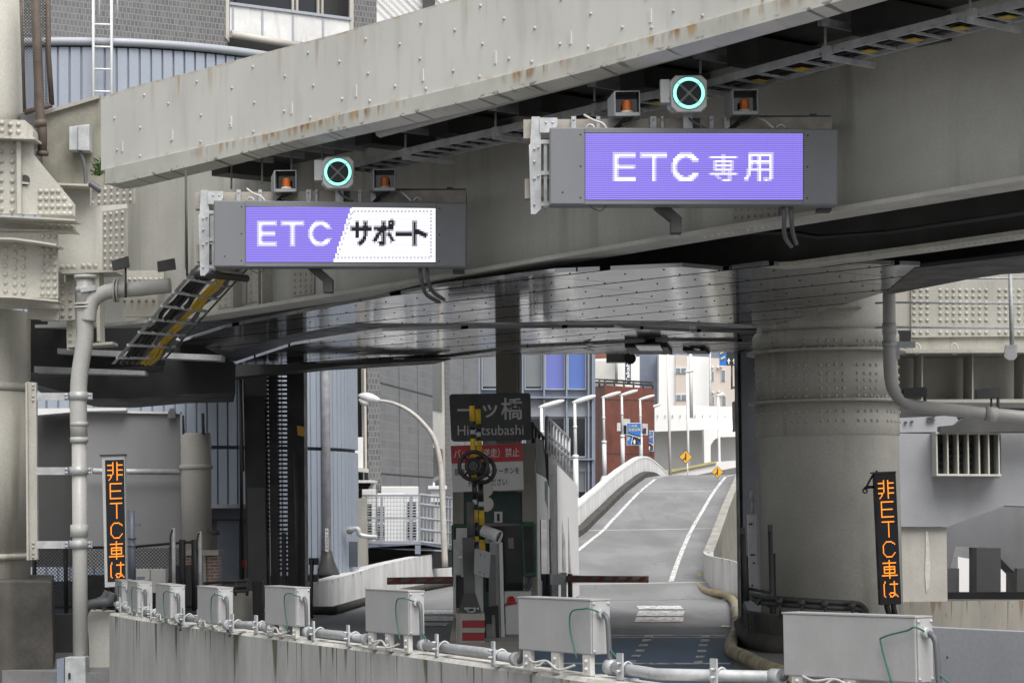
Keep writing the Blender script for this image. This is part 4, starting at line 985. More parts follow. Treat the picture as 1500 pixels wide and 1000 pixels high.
for x in (870, 878, 886, 900, 914, 928, 942, 956): b.tube([P(x, 556 + (x - 868) * .045, DR + .6 + max(0, (x - 886)) * .08), P(x, 566 + (x - 868) * .05, DR + .6 + max(0, (x - 886)) * .08)], .07, 5)
b.build('roof_railing', 'grey_wall', rdn)
wb = T('white_building', 'white block with a roof tank wall behind the red building railing', 'building', P(905, 600, 205))
b = MB(); b.pan([(866, 526), (937, 522), (937, 620), (866, 620)], 205, 8); b.build('wall', 'white_far', wb)
b = MB(); b.pan([(870, 528), (900, 529), (900, 560), (870, 559)], 204.6, .3); b.build('tank_panel', 'offwhite', wb)
b = MB(); b.pan([(866, 515), (890, 515), (890, 526), (866, 526)], 206, 4); b.build('upper_block', 'terracotta', wb)
b = MB(); b.rod([(902, 505, 204), (903, 562, 204)], .14, 6); b.build('mast', 'galv', wb)
sg = T('vertical_sign', 'narrow dark blue upright sign with white lettering above the red building', 'sign', P(920, 562, 202))
b = MB(); b.pan([(916, 500), (924, 500), (924, 562), (916, 562)], 202, .5); b.build('panel', 'navy', sg)
b = MB(); q0, q1 = P(922.3, 561, 201.98), P(922.3, 512, 201.98); lettering(b, 'Takahashi', q0, q1, P(910, 540, 202) - P(920, 540, 202), .30, .03); b.build('lettering', 'letter_white', sg)
DW = 245
ww = T('apartment_block', 'pale beige and white far apartment block with small paired windows', 'building', P(1020, 600, DW))
b = MB(); b.pan([(936, 518), (966, 512), (966, 640), (936, 640)], DW + 3, 10); b.build('slate_wing', 'slate_far', ww)
b = MB(); b.pan([(965, 519), (990, 520), (990, 640), (965, 640)], DW, 10); b.pan([(1006, 521), (1041, 523), (1041, 640), (1006, 640)], DW, 10); b.build('white_wall', 'white_far', ww)
b = MB(); b.pan([(989.6, 519), (1006.5, 520), (1006.5, 640), (989.6, 640)], DW - .3, 10); b.pan([(1040.5, 524), (1110, 527), (1110, 640), (1040.5, 640)], DW + 2, 10); b.build('beige_wall', 'beige_far', ww)
b = MB(); b.pan([(937, 505), (1110, 500), (1110, 526), (1000, 524), (1000, 519), (937, 519)], DW + 14, 8); b.build('roof_block', 'slate_far', ww)
for (x0, x1, y0, y1) in ((990.5, 996.5, 539, 546), (998, 1005, 539, 546), (991, 997, 578, 585), (998.5, 1005.5, 578, 585), (1043, 1045.5, 544, 556), (1057, 1062, 542, 557), (1044, 1046, 581, 592), (1058, 1063, 580, 593)):
    dd = DW - .4 if x0 < 1010 else DW + 1.9
    b = MB(); b.pxb(x0 - .8, y0 - .8, x1 + .8, y1 + .8, dd, .1); o = b.build('window', 'white', ww)
    b = MB(); b.pxb(x0, y0, x1, y1, dd - .05, .04); b.build('pane', 'glass_far', o)
b = MB(); b.rod([(1040, 515, DW - 1), (1041, 640, DW - 1)], .12, 6); b.build('downpipe', 'galv', ww)
b = MB()
for x, y in ((1044, 537), (1052, 537), (1057, 536), (1045, 574), (1053, 573), (1058, 575)): b.lathe(P(x, y, DW + 1.6), [(.12, 0), (.12, .4)], 8, axis='Y')
b.build('vent', 'white', ww)
DV = 205
fv = T('far_viaduct', 'white far viaduct with plain parapet crossing behind the crest of the ramp', 'viaduct', P(1020, 700, DV))
b = MB(); b.pan([(955, 593), (1110, 596), (1110, 630), (1040, 629), (955, 632)], DV, 9); b.build('parapet', 'white_far', fv)
b = MB(); b.pan([(955, 632), (1035, 632), (1035, 692), (955, 695)], DV + 5, 3); b.pan([(1040, 630), (1110, 632), (1110, 690), (1040, 690)], DV + 5, 3); b.build('girder', 'white_far', fv)
b = MB(); b.pan([(1031, 628), (1041, 628), (1041, 760), (1033, 760)], DV - 2, 2); b.prism([P(x, y, DV - 2) for x, y in [(1041, 629), (1100, 630), (1100, 639), (1053, 640), (1046, 644), (1041, 652)]], (0, 2, 0)); b.build('pier', 'white_far', fv)
b = MB()
for x in range(963, 1090, 11): b.pan([(x, 607.5), (x + .8, 607.5), (x + .8, 611), (x, 611)], DV - .15, .1)
b.build('drain_spout', 'grey_box', fv)
lv = T('lower_viaduct', 'low white slab with a yellowish band sloping behind the crest of the ramp', 'viaduct', P(1020, 705, 185))
b = MB(); b.prism([P(x, y, 186) for x, y in [(955, 692), (1050, 676), (1110, 672), (1110, 735), (955, 735)]], (0, 6, 0)); b.build('slab', 'white_far', lv)
b = MB(); b.prism([P(x, y, 185.8) for x, y in [(965, 691), (1047, 675), (1050, 678), (975, 693)]], (0, .15, 0)); b.build('band', 'yellow_far', lv)
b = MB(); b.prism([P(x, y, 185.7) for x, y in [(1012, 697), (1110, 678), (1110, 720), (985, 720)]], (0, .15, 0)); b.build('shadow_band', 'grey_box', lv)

# ================================================================== ramp parapets
dl = [64, 68, 72, 75, 78, 82, 86, 90, 95, 100, 105, 111, 116, 122, 127, 133, 138, 144, 149, 154, 160, 166, 172]
def lpx(d): return rx(XL, d) - 1.05 if d >= 72 else rx(XL, 72) - 1.05 - (72 - d) * .01
L_ = []
for d in dl:
    sink = max(0, (d - 150)) * .075
    L_.append(Vector((lpx(d), d, rampz(d) + 1.2 - sink)))
Ls = spline(L_, 3)
pl = T('ramp_parapet', 'white concrete parapet rounded over the crest of the ramp, lamp poles behind it', 'parapet', L_[8] - Zv * 1.5)
offL = Vector((-.32, 0, 0))
b = MB(); b.strip(Ls, [p - Zv * 2.2 for p in Ls], v='m'); b.strip([p + offL for p in Ls], [p + offL - Zv * 2.2 for p in Ls], v='m'); b.build('wall', 'white_wall', pl, recalc=False)
b = MB(); b.strip([p + Zv * .003 for p in Ls], [p + offL + Zv * .003 for p in Ls]); b.strip([p + Zv * .003 for p in Ls], [p + Vector((.03, 0, -.1)) for p in Ls]); b.strip([p + Vector((.03, 0, -.1)) for p in Ls], [p + Vector((0, 0, -.1)) for p in Ls]); b.build('coping', 'white', pl)
b = MB(); K = [Vector((p.x + .02, p.y, p.z - 1.2 + .30)) for p in Ls]
for q in (0,):
    b.strip(K, [p + Vector((.34, 0, -.04)) for p in K]); b.strip([p + Vector((.34, 0, -.04)) for p in K], [p + Vector((.36, 0, -.5)) for p in K])
b.build('kerb', 'conc_dark', pl)
R_ = [P(1030, 808, 80), P(1040, 785, 87), P(1048, 765, 95), P(1057, 742, 105), P(1066, 722, 117), P(1075, 702, 129), P(1084, 683, 142), P(1096, 672, 160)]
Rs = spline(R_, 4); offR = Vector((.34, .05, 0))
pr = T('ramp_parapet', 'dirty concrete ramp parapet with dark stained top, on the side of the thick pillar', 'parapet', R_[2] - Zv * 1.5)
b = MB(); b.strip(Rs, [Vector((p.x, p.y, rampz(p.y) - .4)) for p in Rs], v='m'); b2_ = MB(); b2_.strip([p + offR for p in Rs], [Vector((p.x, p.y, rampz(p.y) - 2.4)) + offR for p in Rs], v='m'); b2_.build('shade_outer_face', 'conc_moss_shade', pr, recalc=False); b.strip([Rs[0], Rs[0] + offR], [Vector((Rs[0].x, Rs[0].y, -.2)), Vector((Rs[0].x, Rs[0].y, -.2)) + offR], v='m'); b.build('wall', 'white_wall', pr, recalc=False)  # outer face gets a darker material in place of shade
b = MB(); b.strip([p + Zv * .003 for p in Rs], [p + offR + Zv * .003 for p in Rs]); b.build('coping', paint('dirty_coping', (.34, .33, .30), rough=.85, var=.3, vs=2, spots=(.08, .08, .07)), pr)
C_ = spline([P(1030, 808, 80), P(1034, 812, 78), P(1045, 815, 74.5), P(1060, 818, 71.5), P(1076, 822, 69), P(1091, 828, 67)], 4)
cwl = T('curved_wall', 'short white curved concrete wall where the ramp parapet meets the pillar foot', 'wall', C_[8] - Zv * 1.2)
b = MB(); b.strip(C_, [Vector((p.x, p.y, -.2)) for p in C_], v='m'); b.strip([p + Vector((.05, .3, 0)) for p in C_], [Vector((p.x + .05, p.y + .3, -.2)) for p in C_], v='m'); b.build('wall_face', 'white_wall', cwl, recalc=False)
b = MB(); b.strip(C_, [p + Vector((.05, .3, 0)) for p in C_]); b.build('coping', 'white', cwl)
# left lane wall
W_ = spline([P(459, 854, 64), P(475, 850.5, 66), P(496, 846, 69), P(530, 836, 74), P(556, 828, 78), P(610, 816, 85), P(664, 807, 92), P(720, 801, 98)], 4)
lw = T('lane_wall', 'white flaking concrete wall rising along the left lane, mossy at its foot', 'wall', W_[8] - Zv * 1.2)
b = MB(); b.strip(W_, [Vector((p.x, p.y, -.2)) for p in W_], v='m'); b.strip([p + Vector((-.45, 0, 0)) for p in W_], [Vector((p.x - .45, p.y, -.2)) for p in W_], v='m')
e = W_[0]; b.strip([e, e + Vector((-.45, 0, 0))], [Vector((e.x, e.y, -.2)), Vector((e.x - .45, e.y, -.2))], v='m'); b.build('wall_face', 'white_wall', lw, recalc=False)
b = MB(); b.strip([p + Zv * .002 for p in W_], [p + Vector((-.45, 0, .002)) for p in W_]); b.build('coping', 'white', lw)
b = MB(); K = [Vector((p.x + .5, p.y, .12)) for p in W_]; b.tube(K, .11, 8)
b.tube(spline([K[0], K[0] + Vector((-.6, -.5, .02)), K[0] + Vector((-1.6, -.6, .02))]), .11, 8); b.build('kerb', 'conc_dark', lw)
b = MB()
for x, y in ((637, 821), (653, 819)): b.pxb(x - 1.5, y - 3, x + 1.5, y + 2, lerp(85, 92, (x - 610) / 54) - .25, .1)
b.build('reflector', 'sign_yellow', lw)

# ================================================================== far right: bent, grille, walls
DB = 62
bt = T('concrete_bent', 'grey white concrete pier bent with haunched opening and a steel grille on its face', 'pier', P(1360, 880, DB))
b = MB(); b.pan([(1300, 634), (1560, 638), (1560, 744), (1500, 741), (1472, 740), (1388, 771), (1300, 771)], DB, 2.4); b.build('cap_beam', 'conc_white', bt)
b = MB(); b.pan([(1300, 771.2), (1386.5, 772), (1388, 881), (1360, 886), (1300, 886)], DB + .15, 2.1); b.build('column', 'conc', bt)
b = MB(); b.pan([(1356, 777), (1359, 777), (1361, 800), (1363, 830), (1361, 860), (1357, 868), (1355, 840), (1356, 810)], DB + .12, .03); b.build('lime_streak', 'lime', bt)
gr = T('steel_grille', 'ribbed steel box end with upright fins on the face of the concrete bent', 'beam', P(1418, 695, DB - .6))
b = MB(); b.pan([(1372, 635), (1466, 636), (1466, 695), (1374, 695)], DB - .1, .08); b.build('back_plate', 'dark_steel', gr)
b = MB()
for x in (1371, 1387, 1402, 1417, 1433, 1447, 1462): b.pan([(x, 635), (x + 2, 635), (x + 3, 694), (x + 1, 694)], DB - .75, .65)
b.pan([(1371, 632.5), (1466, 633.5), (1466, 636), (1371, 635)], DB - .8, .8); b.pan([(1372, 693.5), (1467, 694), (1467, 697), (1372, 696.5)], DB - .8, .8); b.build('fin', 'web', gr)
b = MB()
for x in (1378, 1391, 1406, 1421):
    for y in (653, 662, 673, 683): b.dome(P(x, y, DB - .1), (0, -1, 0), .06, 1.2)
b.build('bolt', 'black', gr)
dg = T('far_girder', 'dark girder underside resting above the concrete bent with the steel grille', 'beam', P(1440, 630, 66))
b = MB(); b.pan([(1300, 560), (1600, 560), (1600, 628), (1300, 630)], 67, 3); b.build('web', 'dark_steel', dg)
b = MB(); b.pan([(1314, 612), (1400, 608), (1412, 632), (1314, 633)], 63.5, .4); b.build('pale_plate', 'conc_white', dg)
b = MB(); b.pan([(1325, 617), (1329, 617), (1329, 620), (1325, 620)], 63.4, .08); b.pan([(1334, 616), (1338, 616), (1338, 619), (1334, 619)], 63.4, .08); b.pan([(1358, 611), (1370, 609), (1370, 611), (1358, 613)], 63.4, .08); b.pan([(1358, 616), (1370, 614), (1370, 616), (1358, 618)], 63.4, .08); b.build('plate_slot', 'grey_wall', dg)
b = MB(); b.pan([(1378, 624), (1400, 622), (1412, 612), (1440, 606), (1600, 606), (1600, 630), (1378, 634)], 61.0, .5); b.build('bearing', 'dark_steel', dg)
b = MB(); b.obox((12, 63, 7.4), (40, 0, 0), (0, 20, 0), (0, 0, .8)); b.build('deck', 'dark_steel', dg)  # unseen slab added above the opening to shade the second bent
b2 = T('concrete_bent', 'dark second bent with pale columns seen through the haunched opening', 'pier', P(1450, 870, 88))
b = MB(); b.pan([(1380, 690), (1620, 690), (1620, 880), (1560, 866), (1498, 850), (1450, 802), (1440, 801), (1400, 800), (1392, 832), (1380, 832)], 88, 2); b.build('cap_beam', 'conc_white', b2)
b = MB(); b.pan([(1380, 832), (1405, 832), (1405, 878), (1380, 878)], 87.5, 2); b.pan([(1431, 802), (1466, 802), (1466, 878), (1431, 878)], 87, 1.5); b.pan([(1490, 832), (1560, 832), (1560, 878), (1490, 878)], 87.6, 2); b.build('dark_column', 'grey_box', b2)
b = MB(); b.pan([(1403, 815), (1432, 820), (1432, 875), (1404, 875)], 96, 2); b.pan([(1466, 812), (1497, 818), (1497, 875), (1466, 875)], 97, 2); b.build('pale_column', 'white_far', b2)
b = MB(); b.prism([P(1375, 867, 86), P(1620, 866, 86), P(1620, 884, 86), P(1375, 884, 86)], (0, .4, 0)); tag(b.build('low_wall', 'grey_wall'), 'low dark wall at the foot of the dark second bent', 'wall')
bb = MB(); bb.pan([(1300, 520), (1800, 520), (1800, 900), (1300, 900)], 150, 3); tag(bb.build('distant_wall', 'grey_box'), 'distant grey building wall glimpsed between the pale columns', 'building')
tr = T('tree', 'small green tree glimpsed between the far pale columns', 'tree', P(1493, 870, 120))
b = MB(); b.tube([P(1493, 880, 120), P(1493, 840, 120), P(1495, 815, 120)], [.14, .1, .05], 6); b.build('trunk', 'bark', tr)
b = MB()
for i in range(500):
    p = P(1493, 832, 120) + Vector((random.gauss(0, .7), random.gauss(0, .6), random.gauss(0, .75))); a = Vector((random.uniform(-1, 1), random.uniform(-1, 1), random.uniform(-1, 1))).normalized() * .12; c = a.orthogonal().normalized() * .08
    b.add([p - a, p + c, p + a, p - c], [(0, 1, 2, 3)])
b.build('crown', 'tree_leaf', tr)
b = MB(); b.strip([P(1322, 882, 51), P(1400, 880, 51), P(1500, 879, 51), P(1600, 878, 51)], [P(1322, 1000, 51), P(1400, 1000, 51), P(1500, 1000, 51), P(1600, 1000, 51)], v='m'); b.strip([P(1322, 882, 51), P(1600, 878, 51)], [P(1322, 882, 51) + Vector((0, .4, 0)), P(1600, 878, 51) + Vector((0, .4, 0))])
tag(b.build('stained_wall', run_stain('stained_wall_concrete', (.33, .31, .27), (.20, .14, .09), (.12, .10, .08), .9), None, recalc=False), 'brown streaked concrete wall below the concrete bent with the steel grille', 'wall')
b = MB(); b.prism([P(1300, 912, 22), P(1372, 919, 21.5), P(1600, 930, 20), P(1600, 1100, 20), P(1300, 1100, 22)], (.05, .2, 0))
op = tag(b.build('steel_parapet', 'bluish'), 'plain grey painted parapet panel behind the nearest cabinet', 'parapet')
b = MB()
for x, y in ((1388, 962), (1470, 944), (1480, 967)): b.dome(P(x, y, lerp(21.5, 20, (x - 1372) / 228) - .01), (0, -1, 0), .012, .8)
b.build('bolt', 'conc_dark', op)

# ================================================================== LED lane signs
def seg_pixels(strokes, w=1):
    out = set()
    for (x0, y0, x1, y1) in strokes:
        n = max(abs(x1 - x0), abs(y1 - y0), 1)
        for k in range(n + 1): out.add((round(lerp(x0, x1, k / n)), round(lerp(y0, y1, k / n))))
    return out
def place(px, ox, oy): return {(x + ox, y + oy) for x, y in px}
def arc_c(w_, h_, t):
    o = set()
    for i in range(w_):
        for j in range(h_):
            x, y = (i + .5 - w_ / 2) / (w_ / 2), (j + .5 - h_ / 2) / (h_ / 2); r_ = math.hypot(x, y)
            if r_ <= 1.03 and math.hypot(x * (w_ / 2) / (w_ / 2 - t), y * (h_ / 2) / (h_ / 2 - t)) >= 1 and not (x > .45 and abs(y) < .42): o.add((i, j))
    return o
def etc_pixels(ox, oy, h_, ws, gap, t):
    o = set()
    E_ = {(i, j) for i in range(ws[0]) for j in range(h_) if i < t or j < t or j >= h_ - t or (abs(j - (h_ - 1) / 2) < t / 2 and i < ws[0] - 1)}
    T_ = {(i, j) for i in range(ws[1]) for j in range(h_) if j < t or abs(i - (ws[1] - 1) / 2) < t / 2}
    x = ox
    for px, w_ in ((E_, ws[0]), (T_, ws[1]), (arc_c(ws[2], h_, t), ws[2])): o |= place(px, x, oy); x += w_ + gap
    return o
NX, NY = 104, 32
bold = .012
s_r = {'w': etc_pixels(14, 10, 13, (11, 12, 13), 3, 3) | place(seg_pixels([(0, 1, 12, 1), (6, 0, 6, 8), (2, 3, 10, 3), (2, 3, 2, 7), (10, 3, 10, 7), (2, 5, 10, 5), (2, 7, 10, 7), (0, 9, 12, 9), (8, 8, 8, 12), (9, 8, 9, 12), (6, 12, 9, 12), (3, 10, 4, 11)]), 59, 10) | place(raster('用', 13, 13, bold), 76, 10), 'k': set(), 'd': set(), 'white_bg': lambda i, j: False}
kata = place(raster('サポート', 42, 14, .018), 59, 9)
kata = set(); ox = 58
for ch, w_, dy, h_ in (('サ', 11, 9, 14), ('ポ', 12, 8, 15), ('ー', 9, 15, 2), ('ト', 8, 9, 14)):
    kata |= place(raster(ch, w_, h_, .014), ox, dy); ox += w_ + 1
dash = {(i, 2) for i in range(58, 101)} | {(i, 29) for i in range(50, 101)} | {(101, j) for j in range(2, 30)} | {(round(58 - (j - 2) * 8.5 / 27), j) for j in range(2, 30)}
dash = {p for p in dash if (p[0] + p[1]) % 2}
s_l = {'w': etc_pixels(7, 9, 14, (10, 12, 12), 3, 3), 'k': kata, 'd': dash, 'white_bg': lambda i, j: i > 57 - j * 9.5 / 31}
def aa(fn):
    fine = fn(2); cnt = {}
    for (x, y) in fine: cnt[(x // 2, y // 2)] = cnt.get((x // 2, y // 2), 0) + 1
    return {p for p, c in cnt.items() if c >= 3}, {p for p, c in cnt.items() if c in (1, 2)}
def r2(ch, w_, h_, ox, oy, off): return place(raster(ch, int(w_ * 2), int(h_ * 2), off), int(ox * 2), int(oy * 2))
w_, m_ = aa(lambda k: etc_pixels(27, 19, 27, (21, 25, 26), 5, 4) | r2('用', 13.5, 13.5, 76, 9.5, .008) | place({(x * 2 + a, y * 2 + c) for x, y in seg_pixels([(0, 1, 12, 1), (6, 0, 6, 8), (2, 3, 10, 3), (2, 3, 2, 7), (10, 3, 10, 7), (2, 5, 10, 5), (2, 7, 10, 7), (0, 9, 12, 9), (9, 8, 9, 12), (6, 12, 9, 12), (3, 10, 4, 11)]) for a in (0, 1) for c in (0, 1)}, 119, 20))
s_r.update(w=w_, m=m_, g=set())
w_, m_ = aa(lambda k: etc_pixels(13, 17, 28, (20, 24, 25), 6, 4)); s_l.update(w=w_, m=m_)
def kat(k):
    o = set(); ox = 57.5
    for ch, w2, dy, h2 in (('サ', 11.5, 8.5, 14), ('ポ', 12, 7.5, 15), ('ー', 9, 14.5, 2.5), ('ト', 8, 8.5, 14)): o |= r2(ch, w2, h2, ox, dy, .03); ox += w2 + .5
    return o
w_, m_ = aa(kat); s_l.update(k=w_, g=m_)
def etc_sign(px, scr, d, label, pat, rust_side):
    (x0, y0t), (x1, y1t), (x2, y2b), (x3, y3b) = px
    t = T('lane_sign', label, 'LED sign', P((x0 + x1) / 2, y2b, d))
    def q(u, v, dy=0.0): # u,v 0..1 over the face
        y = lerp(lerp(y0t, y1t, u), lerp(y3b, y2b, u), v); x = lerp(lerp(x0, x1, u), lerp(x3, x2, u), v); return P(x, y, d) + Vector((0, dy, 0))
    def qp(x, y, dy=0.0): return P(x, y, d) + Vector((0, dy, 0))
    b = MB(); b.prism([q(0, 0), q(1, 0), q(1, 1), q(0, 1)], (0, .34, 0)); b.build('housing', 'sign_grey', t, .008)
    sx0, sy0, sx1, sy1 = scr; fx0 = (sx0 - 1 - x0) / (x1 - x0); fx1 = (sx1 + 1 - x0) / (x1 - x0)
    for u0, u1 in ((0.002, fx0), (fx1, .998)):
        b = MB(); b.prism([q(u0 + .002, .015, -.012), q(u1 - .002, .015, -.012), q(u1 - .002, .985, -.012), q(u0 + .002, .985, -.012)], (0, .01, 0)); o = b.build('side_panel', 'sign_grey', t, .004)
        b = MB()
        for u in ((u0 + u1) / 2 + (u1 - u0) * .38 * (1 if u0 < .3 else -1),):
            for v in (.09, .5, .91): b.dome(q(u, v, -.012), (0, -1, 0), .012, .6)
        if u0 < .3: b.dome(q(.045, .84, -.012), (0, -1, 0), .012, .6)
        b.build('screw', 'black', o)
    for v0, v1 in ((.01, (sy0 - y0t - 1) / (y3b - y0t)), ((sy1 + 1 - y0t) / (y3b - y0t), .99)):
        b = MB(); b.prism([q(fx0, v0, -.014), q(fx1, v0, -.014), q(fx1, v1, -.014), q(fx0, v1, -.014)], (0, .012, 0)); b.build('frame_strip', 'sign_grey', t)
    b = MB(); b.prism([qp(sx0 - .5, sy0 - .5, -.004), qp(sx1 + .5, sy0 - .5, -.004), qp(sx1 + .5, sy1 + .5, -.004), qp(sx0 - .5, sy1 + .5, -.004)], (0, .003, 0)); scrn = b.build('screen', 'led_back', t)
    b = MB(); cw, ch = (sx1 - sx0) / NX, (sy1 - sy0) / NY
    for i in range(NX):
        for j in range(NY):
            if (i, j) in pat['k']: mi = 2
            elif (i, j) in pat['d']: mi = 3
            elif (i, j) in pat['g']: mi = 5
            elif (i, j) in pat['m']: mi = 4
            elif (i, j) in pat['w'] or pat['white_bg'](i, j): mi = 1
            else: mi = 0
            cx, cy = sx0 + (i + .5) * cw, sy0 + (j + .5) * ch
            hw, hh = cw * .48, ch * .40
            b.add([qp(cx - hw, cy - hh, -.008), qp(cx + hw, cy - hh, -.008), qp(cx + hw, cy + hh, -.008), qp(cx - hw, cy + hh, -.008)], [(0, 1, 2, 3)], mi)
    b.build('led_dots', ['led_violet', 'led_white', 'led_off', 'led_dim', 'led_mid', 'led_half'], scrn, recalc=False)
    # carrying frame behind: rusty channel along the top, galvanised uprights at the left, lower struts
    k = (x1 - x0) / 423.0
    def f(dx, dy): return (x0 + dx * k, y0t + dy * k)
    b = MB()
    b.prism([qp(*f(-38, -20), .45), qp(*f(420, -24), .45), qp(*f(420, 6), .45), qp(*f(-38, 8), .45)], (0, .25, 0)); b.prism([qp(*f(-36, 68), .45), qp(*f(20, 68), .45), qp(*f(20, 95), .45), qp(*f(-36, 97), .45)], (0, .25, 0)); b.build('rear_channel', 'galv_rust', t)
    b = MB(); b.prism([qp(*f(-26, -22), .32), qp(*f(-14, -22), .32), qp(*f(-12, 20), .32), qp(*f(-12, 114), .32), qp(*f(-20, 122), .32), qp(*f(-27, 122), .32), qp(*f(-30, 20), .32), qp(*f(-28, 18), .32)], (0, .1, 0))
    b.prism([qp(*f(-14, -20), .3), qp(*f(12, -20), .3), qp(*f(12, -8), .3), qp(*f(4, 2), .3), qp(*f(-14, 2), .3)], (0, .05, 0)); b.prism([qp(*f(-8, 14), .35), qp(*f(-3, 14), .35), qp(*f(-3, 112), .35), qp(*f(-8, 112), .35)], (0, .2, 0))
    for y in (12, 58, 104): b.prism([qp(*f(-14, y), .33), qp(*f(0, y), .33), qp(*f(0, y + 6), .33), qp(*f(-14, y + 6), .33)], (0, .15, 0))
    for x, y in ((-5, -13), (5, -13), (-22, 26), (-22, 45), (-22, 70), (-22, 108), (-16, 24), (-16, 66)): b.dome(qp(*f(x, y), .3), (0, -1, 0), .02, .8)
    b.build('side_upright', 'galv', t)
    b = MB()
    for x, w_ in ((33, 7), (70, 6), (150, 9), (166, 4), (238, 6), (260, 8)): b.prism([qp(*f(x, -24), .4), qp(*f(x + w_, -24), .4), qp(*f(x + w_, 2), .4), qp(*f(x, 2), .4)], (0, .06, 0)); b.dome(qp(*f(x + w_ / 2, -19), .4), (0, -1, 0), .018, .8)
    b.build('upper_clip', 'galv', t)
    b = MB(); b.prism([qp(*f(206, -22), .42), qp(*f(224, -22), .42), qp(*f(224, 2), .42), qp(*f(206, 2), .42)], (0, .2, 0)); b.prism([qp(*f(300, -27), .5), qp(*f(420, -27), .5), qp(*f(420, 6), .5), qp(*f(300, 6), .5)], (0, .6, 0)); b.prism([qp(*f(388, -29), .46), qp(*f(398, -29), .46), qp(*f(398, 6), .46), qp(*f(388, 6), .46)], (0, .1, 0))
    b.prism([qp(*f(398, 112), .3), qp(*f(418, 112), .3), qp(*f(418, 117), .3), qp(*f(398, 117), .3)], (0, .3, 0))
    b.prism([qp(*f(155, 112), .25), qp(*f(178, 112), .25), qp(*f(196, 128), .25), qp(*f(196, 150), .25), qp(*f(180, 150), .25), qp(*f(180, 132), .25)], (0, .3, 0))
    b.build('dark_strut', 'dark_steel', t)
    for sx in (60, 340):
        b = MB(); b.tube([qp(*f(sx + 6 * math.cos(a), 0 - 6 * math.sin(a)), .1) for a in [math.pi * i / 8 for i in range(9)]], .016, 6); b.build('lifting_ring', 'galv', t)
    b = MB()
    b.tube(spline([qp(*f(52, -24), .3), qp(*f(64, -14), .15), qp(*f(78, -8), .1), qp(*f(84, 0), .1)]), .016, 6); b.tube(spline([qp(*f(308, -20), .3), qp(*f(318, -12), .15), qp(*f(330, 0), .1)]), .016, 6)
    b.build('cable', 'offwhite', t)
    b = MB(); b.tube(spline([qp(*f(206, -20), .3), qp(*f(214, -10), .15), qp(*f(232, 0), .1)]), .016, 6)
    b.tube(spline([qp(*f(58, 112), .1), qp(*f(66, 118), .1), qp(*f(76, 120), .1), qp(*f(84, 112), .1)]), .008, 5)
    b.tube(spline([qp(*f(344, 112), .2), qp(*f(346, 128), .2), qp(*f(352, 150), .6), qp(*f(372, 156), 1.4)]), .03, 8); b.tube(spline([qp(*f(356, 112), .2), qp(*f(357, 130), .2), qp(*f(364, 146), .6), qp(*f(380, 152), 1.4)]), .03, 8)
    b.build('black_cable', 'cable', t)
    return t
DSR, DSL = 31.2, 36.3
etc_sign([(805, 187), (1228, 189), (1227, 300.5), (805, 300)], (857.5, 195.5, 1176, 293), DSR, 'LED board all violet with white letters, the higher hung of the two boards', s_r, 1)
etc_sign([(313, 293.5), (684, 297.5), (683, 391), (313, 391)], (360.5, 303, 638, 384), DSL, 'LED board half violet half white, the lower hung of the two boards', s_l, 1)
def ring_signal(x, y, r, d, label):
    t = T('lane_signal', label, 'signal', P(x, y + r * 1.5, d)); k = d / FPX; c = P(x, y, d)
    b = MB(); hw, ch = 30 * r / 25, 9 * r / 25
    oct_ = [(-hw + ch, -hw), (hw - ch, -hw), (hw, -hw + ch), (hw * .96, hw - ch), (hw - ch * 1.2, hw), (-hw + ch * 1.2, hw), (-hw * .96, hw - ch), (-hw, -hw + ch)]
    b.prism([c + Vector((a * k, 0, -z * k)) for a, z in oct_], (0, .22, 0)); b.build('housing', 'lamp_grey', t, .02)
    b = MB(); b.prism([c + Vector((a * k * .9 - .06, .221, -z * k * .9)) for a, z in oct_], (0, .14, 0)); b.obox(c + Vector((-hw * k - .12, .08, -.1)), (.12, 0, 0), (0, .2, 0), (0, 0, .3)); b.build('rear_cover', 'lamp_grey', t)
    b = MB(); b.lathe(c, [(r * k * 1.06, -.025), (r * k * 1.06, .01)], 40, axis='Y'); o = b.build('lens', 'clear', t)
    b = MB(); n = 72
    for i in range(n):
        for rr in (.86, .925, .99):
            a = 2 * math.pi * (i + .5 * (rr > .9)) / n; p = c + Vector((math.cos(a) * r * k * rr, -.028, math.sin(a) * r * k * rr)); s_ = r * k * .039
            b.add([p + Vector((-s_, 0, -s_)), p + Vector((s_, 0, -s_)), p + Vector((s_, 0, s_)), p + Vector((-s_, 0, s_))], [(0, 1, 2, 3)])
    b.build('ring_light', 'led_green', o, recalc=False)
    b = MB()
    for sg in (-1, 1): 
        for off in (-.012, .012): b.tube([c + Vector((-.68 * r * k + off, -.03, -.68 * r * k * sg)), c + Vector((.68 * r * k + off, -.03, .68 * r * k * sg))], .005, 4)
    b.build('cross_lamps', 'galv', o)
    b = MB()
    for sg in (-1, 1): b.dome(c + Vector((sg * hw * k * 1.0, .1, -hw * .2 * k)), (sg, 0, 0), .03, 1)
    b.build('side_bolt', 'galv', t)
    b = MB(); b.obox(c + Vector((-.06, .25, -r * k * 2.4)), (.12, 0, 0), (0, .08, 0), (0, 0, r * k * 1.4)); b.build('stand', 'galv', t)
ring_signal(1009, 137, 22.8, DSR + .02, 'grey signal head with green ring light above the all violet LED board')
ring_signal(495, 252.5, 19.6, DSL + .02, 'grey signal head with green ring light above the half white LED board')
